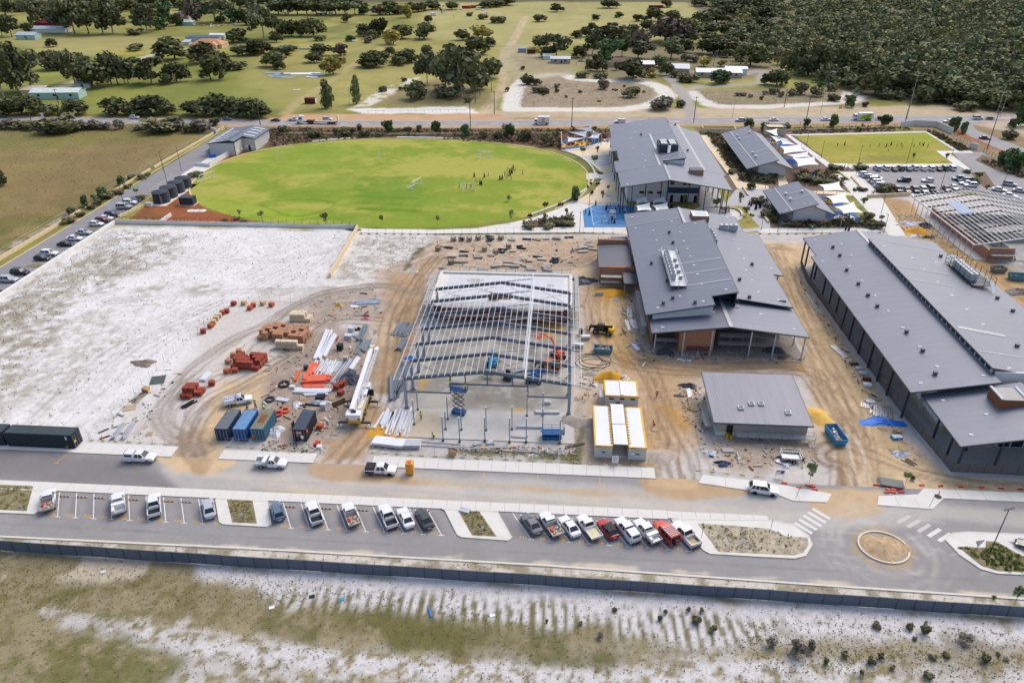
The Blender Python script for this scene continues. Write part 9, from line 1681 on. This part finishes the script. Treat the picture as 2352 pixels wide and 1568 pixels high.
hut('cottage','small flat roofed cottage beside the trees in the dry block',(1287,144),13,8,3.0,Aw,Ar,'flat',0,2,'house',.5);hut('garden_shed','small white garden shed beside the cottage',(1256,136),5,4,2.4,Aa,Ar,'flat',0,0,'shed')
hut('farm_house','long white roofed house by the gravel drive',(1648,175),27,11,3.0,Aw,Aa,'gable',R(-2),4,'house',1.6);hut('farm_house','white sided end wing of the long roofed house',(1688,170),13,8,3.6,Aa,Ar,'gable',R(-2),1,'house',1.0);hut('carport','open white gabled carport by the gravel drive',(1559,164),12,9,2.4,Aw,Aa,'gable',R(-4),0,'carport',2.2);hut('farm_shed','white topped brown shed behind the dark shrub',(1485,158),9,6,3.2,Dj,Aa,'flat',0,1,'shed');hut('farm_house','brown roofed cottage half hidden by trees',(1425,152),18,10,3,m_crm,m_brn,'hip',0,0)
for lab,q,c,w_,d_ in (('dark red and white box container in the paddock above the highway',(1,0,505,950),Df,5.5,3),('blue container by the sandy track',(2,0,95,482),m_deckb,6,2.6),('dark red container by the sandy track',(2,0,178,492),Df,6,2.6),('yellow container by the sandy track',(2,0,235,482),mat('dull_yellow',C(210,180,96),.7),3,2.6),('red truck box on the skyline yard',(1,0,1935,80),Az,10,4),('white caravan on the skyline yard',(1,0,1632,145),Aa,6,3),('rusty red wagon frame in the dry paddock',(2,0,1322,75),Df,16,4),('rusty brown machine on the skyline yard',(1,0,1985,75),Dj,9,4)):
 x,y=q2(*q);t=thing('storage_box',lab,'container',(x,y,0),U(-.1,.1));obj('box_body',Bx(-w_/2,w_/2,-d_/2,d_/2,.2,2.7),c,t);obj('end_panel',Bx(w_/2,w_/2+.05,-d_/2+.1,d_/2-.1,.3,2.6),Aa if 'white' in lab else c,t);obj('roof',Bx(-w_/2-.05,w_/2+.05,-d_/2-.05,d_/2+.05,2.7,2.8),c,t);obj('skid',Bx(-w_/2+.3,w_/2-.3,-.3,.3,0,.2),Dh,t)
# loose farm clutter
for k,(q,a,b,c,l) in enumerate((((1,0,170,676),12,3,m_deckb,'pale blue roof panel lying in the paddock, upper left'),((1,0,245,688),10,4,m_deckb,'pale blue roof panel lying in the paddock, left middle'),((1,0,180,708),9,3,m_deckb,'pale blue roof panel lying in the paddock, lower left'),((1,0,250,715),14,3,m_deckb,'pale blue roof panel lying in the paddock, lower middle'),((1,0,410,680),24,6,Aa,'large white framed slab of panels lying in the paddock'),((1,0,570,688),9,6,m_deckb,'pale blue panel stack at the right of the paddock pile'),((1,0,515,712),7,4,Ar,'grey crates beside the paddock panels'),((1,0,375,828),4,1.5,Aa,'white plank in the green paddock'),((1,0,690,460),22,9,mat('pond_water',C(190,196,204),.1),'pale pond surface among the paddock trees'),((1,0,440,452),24,7,mat('dark_pond_water',C(60,54,44),.15),'dark pond surface among the paddock trees'),((1,0,905,375),5,3,Aa,'white tank by the small olive tree'))):
 x,y=q2(*q)
 if 'pond' in l: o=obj('water',Pr([(a/2*cos(t)*(1+.15*sin(3*t)),b/2*sin(t)) for t in np.linspace(0,6.1,16)],.0,.05),c,loc=(x,y,0));o['kind']='structure';continue
 t=thing('stacked_panel',l,'panels',(x,y,0),U(-.2,.2));obj('sheet',Bx(-a/2,a/2,-b/2,b/2,0,.25),c,t)
 for s in range(4): obj('batten',Bx(-a/2+a*s/3-.1,-a/2+a*s/3+.1,-b/2,b/2,.25,.34),Ab,t)
for k in range(46):
 zx=rnd.choice([U(1540,1720),U(1880,2120),U(560,760),U(250,330)]);zy=U(100,140) if zx<800 else U(55,135);x,y=q2(1,0,zx,zy)
 t=thing('scrap_item','rusting scrap piece on the skyline yard, #n','scrap',(x,y,0),U(0,3),'scrap on the skyline yard');obj('scrap_body',Cb(0,0,0,U(2,5),U(1,2.4),U(.8,2)),rnd.choice([Df,Ar,Dj,Ae,Aa]),t)
for k in range(26):
 x,y=Q(0,0,U(1640,2200),U(215,250))[:2];t=thing('scrap_item','pale junk heap at the back of the green paddock, #n','scrap',(x,y,0),U(0,3),'junk at the back of the paddock');obj('scrap_body',Cb(0,0,0,U(1,4),U(1,2),U(.3,1)),rnd.choice([Ar,Aa,Aw,Ae]),t)
# school furniture
m_sail=mat('white_shade_cloth',C(246,246,246),.7,var=.02)
def sail(label,corners,posts=True,group=None,zs=None,sag=.6):
 P=[Vector(G(c[0],c[1],c[2])) for c in corners];c0=sum(P,Vector())/len(P);t=thing('shade_sail',label,'shade sail',(c0.x,c0.y,0),0,group);n=8;m=M();V=[];F=[]
 if len(P)==3: P=[P[0],P[1],P[2],P[2]*.999+P[0]*.001]
 for i in range(n+1):
  for k in range(n+1):
   u,v=i/n,k/n;uu=u-.0;e=.10*sin(pi*v)*(1-2*u)*1.0;f=.10*sin(pi*u)*(1-2*v)
   u2=min(1,max(0,u+e));v2=min(1,max(0,v+f));p=(P[0]*(1-u2)+P[1]*u2)*(1-v2)+(P[3]*(1-u2)+P[2]*u2)*v2;V.append((p.x-c0.x,p.y-c0.y,p.z-sag*sin(pi*u)*sin(pi*v)*.5))
 for i in range(n):
  for k in range(n): a=i*(n+1)+k;F.append((a,a+1,a+n+2,a+n+1))
 m.add(V,F);obj('canopy',m,m_sail,t,smooth=True)
 if posts:
  for p in P[:4 if len(corners)==4 else 3]: obj('post',Tu((p.x-c0.x,p.y-c0.y,0),(p.x-c0.x,p.y-c0.y,p.z+.1),.09,6),Ab,t)
 return t
def zc(i,j,x,y,z): return (588*i+x/4,392*j+y/4,z)
SG_='shade sails'
sail('highest white shade sail over the upper playground',[zc(2,0,580,1182,6),zc(2,0,738,1155,7),zc(2,0,735,1210,5)],group=SG_);sail('long white shade sail across the middle of the upper playground',[zc(2,0,515,1215,5),zc(2,0,700,1200,6),zc(2,0,683,1262,4)],group=SG_);sail('right white shade sail of the upper playground',[zc(2,0,695,1268,4),zc(2,0,740,1235,5),zc(2,0,825,1222,5.5),zc(2,0,795,1272,4)],group=SG_);sail('lowest white shade sail of the upper playground',[zc(2,0,505,1258,5),zc(2,0,685,1268,4),zc(2,0,510,1305,3.6)],group=SG_);sail('small white shade sail tip behind the upper playground',[zc(2,0,740,1195,5),zc(2,0,800,1230,4.6),zc(2,0,745,1220,4.4)],group=SG_)
for l,a in (('back left',((1105,258,4.2),(1240,237,5.4),(1255,290,4.2),(1150,302,5.0))),('back right',((1265,258,4.2),(1405,237,5.2),(1430,292,4.2),(1300,298,5.0))),('front left',((1130,318,4.2),(1268,290,5),(1290,365,4.2),(1150,368,4.8))),('front right',((1280,318,4.2),(1432,290,5),(1445,355,4.2),(1325,365,4.8)))): sail(f'{l} white shade sail of the four beside the blue court',[zc(2,1,*q) for q in a],group=SG_)
sail('narrow white shade sail in front of the four by the blue court',[zc(2,1,1140,392,4.4),zc(2,1,1285,362,4.8),zc(2,1,1275,378,4.0)],group=SG_)
def pc(x,y,z): return ((2750+x/1.9917)*.588,(430+y/1.9917)*.588,z)
for l,a in (('first and farthest',((475,160,4.5),(572,142,5),(575,205,4),(560,200,4.4))),('second',((510,200,4.2),(595,205,5),(640,225,4),(565,250,4))),('third',((595,235,4.2),(640,220,5),(715,272,4),(610,265,4.2))),('fourth',((592,282,4),(758,265,5),(795,322,4),(618,340,4.6))),('fifth',((640,350,4),(815,322,5),(830,365,4),(700,372,4.4))),('sixth and nearest',((685,372,4.2),(865,362,5),(895,425,4),(730,440,4.8)))): sail(f'{l} white shade sail beside the long pre-primary block',[pc(*q) for q in a],group=SG_)
for l,a in (('farthest',((890,580,4.2),(1055,555,5),(1095,628,4),(935,628,4.6))),('middle',((945,672,4.2),(1105,632,5),(1138,725,4),(1005,728,4.6))),('nearest',((1015,752,4.2),(1165,712,5),(1240,800,4),(1085,805,4.6)))): sail(f'{l} of three white shade sails by the shorter pre-primary block',[pc(*q) for q in a],group=SG_)
m_yrub=mat('yellow_soft_fall',C(244,180,40),.8);m_brub=mat('blue_soft_fall',C(30,100,176),.8);Ax=mat('dark_timber_play',C(66,50,44),.85)
def blob(P,n=5): return [g(*q) for q in spl(P+[P[0]],n)][:-1]
flat('soft_fall_surface',blob([(1291,322),(1340,316),(1378,318),(1372,330),(1330,340),(1292,342)]),m_brub,.09,S=True);flat('soft_fall_surface',blob([(1292,331),(1330,324),(1356,326),(1350,334),(1320,337),(1292,338)]),m_yrub,.1,S=True,t=.02)
for P,mm in (([pc(*q)[:2] for q in ((480,235,0),(560,240,0),(660,260,0),(640,280,0),(520,270,0))],m_brub),([pc(*q)[:2] for q in ((505,252,0),(545,245,0),(580,258,0),(560,270,0),(515,266,0))],m_yrub),([pc(*q)[:2] for q in ((620,370,0),(670,375,0),(725,410,0),(700,435,0),(640,405,0))],m_brub),([pc(*q)[:2] for q in ((735,488,0),(800,478,0),(880,500,0),(860,518,0),(760,512,0))],m_brub),([pc(*q)[:2] for q in ((728,490,0),(770,482,0),(840,492,0),(820,510,0),(750,508,0))],m_yrub),([pc(*q)[:2] for q in ((905,680,0),(960,678,0),(1080,730,0),(1040,745,0),(940,725,0))],m_brub),([pc(*q)[:2] for q in ((930,700,0),(970,694,0),(1005,712,0),(985,728,0),(940,722,0))],m_yrub),([pc(*q)[:2] for q in ((950,805,0),(1040,785,0),(1150,800,0),(1215,850,0),(1170,885,0),(1050,875,0),(960,840,0))],m_brub),([pc(*q)[:2] for q in ((1010,830,0),(1080,812,0),(1160,830,0),(1165,860,0),(1090,872,0),(1020,855,0))],Ag)): 
 flat('soft_fall_surface',blob(P),mm,.09 if mm is m_brub else .105,S=True,t=.03)
def play(label,D,s=1.0):
 x,y=g(*D);t=thing('play_structure',label,'playground',(x,y,.1),U(0,1));rg=random.Random(label)
 for k in range(7): a=k*.9;obj('pole',Tu((2*s*cos(a),1.3*s*sin(a),0),(1.7*s*cos(a),1.1*s*sin(a),rg.uniform(1.2,2.6)*s),.09,6),Ax,t)
 obj('deck',Cb(0,0,1.0*s,2.2*s,1.6*s,.12),Ax,t);obj('slide',Bm((1.0*s,0,1.0*s),(2.9*s,.4,.15),.6,.06),m_sky,t);obj('beam',Tu((-2*s,0,1.7*s),(2*s,.2,1.8*s),.09,6),Ax,t)
for l,D in (('timber play structure at the left of the upper playground',(1311,334)),('timber play frame at the right of the upper playground',(1352,327)),('timber frame in the far pre-primary playground',pc(545,262,0)[:2]),('timber frame in the near pre-primary playground',pc(775,500,0)[:2]),('yellow pit frame beside the shorter pre-primary block',pc(965,712,0)[:2]),('timber climbing logs in the round sand pit',pc(1090,845,0)[:2]),('dark seats in the paved circle behind the unfinished block',(1664,488))): play(l,D,.9)
# hoops
def hoop(label,q,rz):
 x,y=q2(*q);t=thing('basketball_hoop',label,'hoop',(x,y,.09),rz);obj('frame',Bm((-1,0,0),(-1,0,2.2),.1).beam((1,0,0),(1,0,2.2),.1).beam((-1,0,2.2),(1,0,2.2),.1),Aa,t);obj('pole',Tu((0,0,2.1),(0,-.3,3.2),.08,6),Aa,t);obj('backboard',Bx(-.9,.9,-.36,-.3,2.8,3.9),Aa,t);obj('ring',Tu((0,-.5,3.0),(0,-.5,3.03),.23,10),Ba,t)
hoop('white basketball hoop at the back of the blue court',(2,1,885,318),0);hoop('white basketball hoop at the front of the blue court',(2,1,918,475),R(180))
def goal(label,q,rz,w=3.4,h=2.0,d=1.6,tip=0):
 x,y=q2(*q);t=thing('football_goal',label,'goal',(x,y,.06),rz);r=.11;f=Tu((-w/2,0,0),(-w/2,0,h),r,6).tube((w/2,0,0),(w/2,0,h),r,6).tube((-w/2,0,h),(w/2,0,h),r,6);obj('goal_frame',f,Aa,t);b=M()
 for s in (-1,1): b.tube((s*w/2,0,h),(s*w/2,d,0),.08,6).tube((s*w/2,0,0),(s*w/2,d,0),.08,6)
 b.tube((-w/2,d,0),(w/2,d,0),.08,6);obj('back_frame',b,Aa,t);nt_=M()
 for k in range(9): u=-w/2+w*k/8;nt_.tube((u,0,h),(u,d,0),.012,4)
 for k in range(1,5): nt_.tube((-w/2,d*k/5,h*(1-k/5)),(w/2,d*k/5,h*(1-k/5)),.012,4)
 obj('net',nt_,Aa,t);return t
goal('small white goal at the right of the oval with two pupils in it',(1,1,1955,188),0,4.4,2.6);goal('white goal at the back right of the oval',(1,0,2098,1455),0,4.6,2.8);goal('large white goal standing on the left edge of the oval',(0,1,1910,90),R(62),6.4,2.6,2);goal('white goal tipped forward in the middle of the oval',(1,1,1480,150),R(70),6.0,2.6,2.2)
for k,(q,h) in enumerate((((1,0,190,1475),5.2),((1,0,245,1425),4.6),((1,0,1130,1480),5.4),((1,0,1175,1432),5.0))): x,y=q2(*q);t=thing('goal_post',f'thin white upright goal post on the back half of the oval, {nth(k)} from the left','goal post',(x,y,.05),0,'thin uprights on the oval');obj('upright',Tu((0,0,0),(0,0,h),.07,6),Aa,t);obj('pad',Tu((0,0,0),(0,0,1.0),.13,8),Aa,t)
# tanks
m_tank=mat('charcoal_tank',C(58,64,72),.55,.2,var=.08)
for k in range(4):
 x,y=-131.9+.1*k,226.7+5.2*k;t=thing('water_tank',f'charcoal water tank in the row by the oval, {nth(k)} from the near end','tank',(x,y,0),0,'water tanks by the oval');prof=[(2.65,0)]
 for q in range(14): prof+=[(2.65,.1+.24*q),(2.6,.2+.24*q)]
 obj('tank_wall',La(prof,28),m_tank,t);rf=M()
 V=[(0,0,4.0)]+[((2.75-.0)*cos(a),2.75*sin(a),3.45+(.08 if i%2 else 0)) for i,a in enumerate(np.linspace(0,2*pi,33)[:-1])];rf.add(V,[(0,1+i,1+(i+1)%32) for i in range(32)]);obj('tank_roof',rf,m_tank,t);obj('pipe',Tu((1.2,-2.75,0),(1.2,-2.75,3.4),.08,6).tube((1.6,-2.75,0),(1.6,-2.75,2.8),.06,6),Ab,t)
flat('tank_pad',[(-134.8,222.5),(-128.6,222.5),(-128.4,246),(-134.8,246)],Ag,.05,S=True)
x,y=q2(0,1,1718,318);t=thing('pump_cabinet','dark cube shaped pump cabinet on the red mulch','cabinet',(x,y+1.2,0));obj('cabinet_body',Bx(-2.3,2.3,-1.4,1.4,.1,2.5),m_tank,t);obj('cabinet_roof',Bx(-2.4,2.4,-1.5,1.5,2.5,2.62),Ae,t);obj('plinth',Bx(-2.6,2.6,-1.8,1.8,0,.1),Ag,t)
for k,zx in enumerate((1755,1808,1858)): x,y=q2(0,1,zx,370);t=thing('tank_lid',f'round white lid in the red mulch, {["left","middle","right"][k]} of three','lid',(x,y,0),0,'white lids in the mulch');obj('lid_disc',La([(1.25,0),(1.25,.1),(1.1,.16)],18),Aa,t);obj('lid_cap',La([(.3,.16),(.3,.22)],10),Ah,t)
x,y=q2(0,1,1375,325);t=thing('pump_box','small white pump box at the near tank','box',(x,y,0));obj('box_body',Bx(-.9,.9,-.6,.6,0,1.2),Aa,t);obj('lid',Bx(-.95,.95,-.65,.65,1.2,1.28),Bh,t)
# perimeter walls on the right
wall('pale curved perimeter wall beside the side road',[g(2068,293),g(2100,289),g(2150,292),g(2187,308)],.3,2.6,Ag,step=4);wall('pale gate wall by the school driveway',[g(2226,340),g(2244,345)],.4,2.4,Ag);wall('pale wall beside the driveway planting',[g(2290,372),g(2330,388),g(2352,400)],.4,2.2,Aq);wall('long low limestone wall behind the oval bed',[g(640,309),g(900,311),g(1176,309),g(1290,309)],.35,.9,Aq,step=6);wall('low limestone wall behind the playing field bed',[g(1800,302),g(1920,299),g(2066,294)],.35,.9,Aq,step=5);wall('limestone retaining wall above the roof frame site',[g(1990,455),g(2090,450)],.4,1.2,Aq,step=3);wall('tall limestone screen at the left of the upper playground',[g(1289,316),g(1289.5,345)],.25,2.6,Aq);wall('white gate pier at the head of the access road',[g(484,304),g(498,307)],.5,2.2,Bt)
for l,P in (('cream planter wall beside the diagonal path, upper',[(1925,395),(1950,415)]),('cream planter wall beside the diagonal path, lower',[(1955,408),(1985,440)]),('cream seat wall by the pre-primary garden',[(1706,432),(1718,450)]),('pale seat wall by the small pre-primary block',[(1748,488),(1764,512)])): wall(l,[g(*q) for q in P],.5,.6,Aq)
Dp('dark school gate panels beside the red mulch strip',[g(2190,318),g(2228,335)],2.6,2.0,.05,Af,rails=(.05,.95));Dp('dark gate panels by the driveway',[g(2258,350),g(2290,370)],2.6,2.0,.05,Af,rails=(.05,.95));Dp('black gate across the head of the access road',[g(498,306),g(528,297)],2.6,2.0,.05,Af,rails=(.05,.95))
# poles and signs
m_pole=mat('pole_wood',C(96,84,70),.9);m_lpole=mat('lamp_pole_dark',C(48,58,62),.5,.3)
def pole(label,D,h,kind,rz=0,cat=None):
 x,y=g(*D);
 if kind=='power':
  t=thing('power_pole',label,'power pole',(x,y,0),rz);obj('pole',Tu((0,0,0),(0,0,h),.2,7,.13),m_pole,t);obj('crossarm',Bm((-1.1,0,h-.6),(1.1,0,h-.6),.12),m_pole,t)
  for s in (-1,0,1): obj('insulator',Tu((s,0,h-.55),(s,0,h-.25),.07,6),Ag,t)
 elif kind=='street':
  t=thing('street_lamp',label,'street lamp',(x,y,0),rz);obj('pole',Tu((0,0,0),(0,0,h),.12,7,.07),Ab,t);obj('arm',M().path([(0,0,h),(.5,0,h+.35),(1.8,0,h+.5)],.06,6),Ab,t);obj('lamp_head',Cb(2.1,0,h+.42,.8,.3,.12),Ab,t)
 else:
  t=thing('light_pole',label,'light pole',(x,y,0),rz);obj('pole',Tu((0,0,0),(0,0,h),.08,7,.06),m_lpole,t);obj('lamp_head',Cb(.3,0,h-.05,.8,.35,.1) if kind=='area' else Cb(.45,0,h-.05,.9,.3,.1).cbox(-.45,0,h-.05,.9,.3,.1),m_lpole,t);obj('base_plate',Cb(0,0,0,.4,.4,.08),Ae,t)
 return t
for k,(i,j,zx,zy,h,kd) in enumerate(((0,0,295,1135,12,'power'),(0,0,540,965,8,'power'),(1,0,40,1150,12,'power'),(1,0,1970,1165,12,'power'),(1,0,2190,1050,11,'power'),(2,0,548,1165,13,'power'),(2,0,1668,1130,12,'power'),(3,0,350,1110,11,'power'),(3,0,150,985,9,'power'),(3,0,1262,1115,12,'power'),(3,0,2015,1365,15,'power'),(1,0,2015,950,9,'power'),(1,0,2058,880,8,'power'))): pole('timber power pole along the highway, #n',(588*i+zx/4,392*j+zy/4),h,kd,U(-.3,.3))
for k,(i,zx,zy,h,rz) in enumerate(((3,480,1050,14,0),(3,1275,1090,19,0),(3,2105,1040,15,0),(3,2130,1085,10,R(180)),(2,2025,1080,13,0))): pole('tall grey street lamp by the right part of the highway, #n',(588*i+zx/4,zy/4),h,'street',rz)
for k,(i,j,zx,zy,h) in enumerate(((3,0,355,1332,6),(3,0,487,1452,6.5),(3,0,828,1508,7),(3,0,1272,1508,10),(3,0,1688,1432,6.5),(3,1,1040,390,6),(3,1,1065,565,5.5),(3,1,88,562,6),(2,1,622,562,6),(3,1,808,40,6),(3,1,1580,182,9),(3,1,2138,212,8),(0,0,1667,1568,9),(0,1,1158,385,9),(0,1,1537,120,9.5),(2,1,2328,160,6),(2,1,708,340,6),(3,0,280,1230,5),(0,0,1500,1568,7),(2,1,2290,540,5))): pole('slim dark light pole in the school grounds, #n',(588*i+zx/4,392*j+zy/4),h,'area',U(0,3))
pole('tall dark twin light pole on the planted island near the roundabout',(2273,1270),8.6,'twin',R(20))
def sign(label,q,h,w_,hh_,face,name='road_sign',rz=0,pm=Ab,txt=None):
 x,y=q2(*q);t=thing(name,label,'sign',(x,y,0),rz);obj('post',Tu((0,0,0),(0,0,h),.035,6),pm,t);f=obj('sign_face',Bx(-w_/2,w_/2,-.05,-.03,h-hh_,h),face,t)
 if txt: o=obj('lettering',Dt(txt,hh_*.45,Af,.002,True),parent=f,loc=(0,-.056,h-hh_/2));o.rotation_euler=(R(90),0,0)
 return t
x,y=q2(3,3,1900,375);t=thing('road_sign','white triangular give way sign on the planted island','sign',(x,y,.14),R(15));obj('post',Tu((0,0,0),(0,0,2.0),.035,6),Ab,t);obj('sign_face',Ad([(-.75,-.05,2.4),(.75,-.05,2.4),(0,-.05,1.15)],[(0,2,1)]).add([(-.75,-.04,2.4),(.75,-.04,2.4),(0,-.04,1.15)],[(0,1,2)]),mat('sign_dark_edge',C(90,60,70),.6),t);obj('sign_panel',Ad([(-.56,-.07,2.3),(.56,-.07,2.3),(0,-.07,1.36)],[(0,2,1)]),Aa,t)
for l,q,h,a,b in (('small white sign on the sandy island, left',(2,3,1990,355),2.2,.45,.5),('small white sign on the sandy island, right',(2,3,2120,320),1.4,.6,.6),('small white sign on the third island',(1,3,2085,200),1.6,.45,.5),('small white sign on the grass island at the left',(0,3,215,0),1.6,.45,.5),('small white sign on the second grass island',(0,3,2230,70),1.4,.4,.5),('sign post in front of the black container',(1,2,440,965),2.4,.5,.6),('site sign on a post at the middle entrance',(1,2,1065,990),2.4,.5,.6),('white highway marker by the bushes at the left, lower',(0,0,395,1085),2.5,1.2,2.0),('white highway marker by the bushes at the left, upper',(0,0,535,1055),3.6,1.2,2.2),('yellow warning sign by the sandy bank',(3,0,660,1020),2.6,1.6,1.6),('blue and white bay sign beside the access road, near',(0,1,635,465),2.2,.6,.8),('white bay sign beside the access road, far',(0,1,540,505),2.2,.6,.8)): sign(l,q,h,a,b,At if 'yellow' in l else Aa)
x,y=q2(2,2,945,1135);t=thing('site_notice','white site notice hung on the fence before the cabins','sign',(x,y,0));obj('board',Bx(-.55,.55,-.04,0,.5,2.0),Aa,t)
for k,(s,z) in enumerate((('SITE',1.75),('SAFETY',1.45),('PPE 2.7',1.1))): o=obj('lettering',Dt(s,.22,Br,.002,True),parent=t,loc=(0,-.05,z));o.rotation_euler=(R(90),0,0)
obj('post',Tu((-.5,.03,0),(-.5,.03,2.0),.03,5).tube((.5,.03,0),(.5,.03,2.0),.03,5),Ab,t)
x,y=q2(3,2,102,1250);t=thing('site_notice','white sign with purple squares by the right entrance','sign',(x,y,0));obj('board',Bx(-.75,.75,-.04,0,.6,1.7),Aa,t);obj('purple_panel',Bx(.05,.6,-.06,-.045,.95,1.5),mat('purple_print',C(90,80,150),.6),t);obj('red_stripe',Bx(-.65,-.1,-.06,-.045,1.3,1.5),Az,t);obj('post',Tu((-.6,.03,0),(-.6,.03,1.7),.03,5).tube((.6,.03,0),(.6,.03,1.7),.03,5),Ab,t)
x,y=q2(3,2,1560,1430);t=thing('bollard','orange flexible bollard on a black base on the right footpath','bollard',(x,y,.13));obj('base',La([(.55,0),(.5,.08),(.2,.14)],12),Af,t);obj('post',Tu((0,0,.1),(-.05,0,1.2),.07,8),Ba,t)
for l,q in (('broken lamp post lying over the left of the right footpath',((3,2,255,1440),(3,2,330,1320))),('thin lamp post leaning on the right footpath',((3,2,1480,1520),(3,2,1535,1380)))):
 a=Q(*q[0]);x,y=a[:2];t=thing('sign_post',l,'post',(x,y,.13));obj('post',Tu((0,0,0),(.35,.1,2.6),.035,6),Ae,t);obj('base_cap',La([(.12,0),(.12,.05)],8),Ab,t)
for l,q in (('thin bare post at the tip of the sandy island',(3,3,20,180)),('thin post beside the roundabout kerb island',(2,3,1740,240))): x,y=q2(*q);t=thing('sign_post',l,'post',(x,y,.14));obj('post',Tu((0,0,0),(0,0,2.4),.035,6),Ae,t);obj('base_cap',La([(.12,0),(.12,.05)],8),Ab,t)
# litter in the foreground paddock
for k,(i,zx,zy,mm,l) in enumerate(((1,790,800,mat('blue_litter',C(60,160,190),.6),'blue plastic litter in the furrowed sand'),(1,1600,920,m_blue,'bright blue tape strip in the furrowed sand'),(1,145,878,Aa,'white litter on the dry grass'),(1,2170,950,Aa,'white sheet scrap on the furrowed sand'),(0,950,550,Ag,'pale round lid in the grass below the fence'),(1,515,775,Af,'dark litter in the furrowed sand'))): x,y=q2(i,3,zx,zy);tag(obj('litter',Cb(0,0,.02,.7 if k!=1 else .3,.5 if k!=1 else 1.6,.12,.4),mm,loc=(x,y,0)),l,'litter')
# labels that tell look-alikes apart: rank each kind from the left
def left_rank(o):
 x,y,z=o.location;X=x*cos(YAW)+y*sin(YAW);Y=-x*sin(YAW)+y*cos(YAW);return X/(Y*_c-(z-CAM_H)*_s)
same={}
for o in COL:
 l=o.get('label')
 if l and '#n' in l: same.setdefault(l,[]).append(o)
for l,os_ in same.items():
 os_.sort(key=left_rank)
 for k,o in enumerate(os_): o['label']=l.replace(', #n','') if len(os_)==1 else l.replace('#n',nth(k)+' from the left')
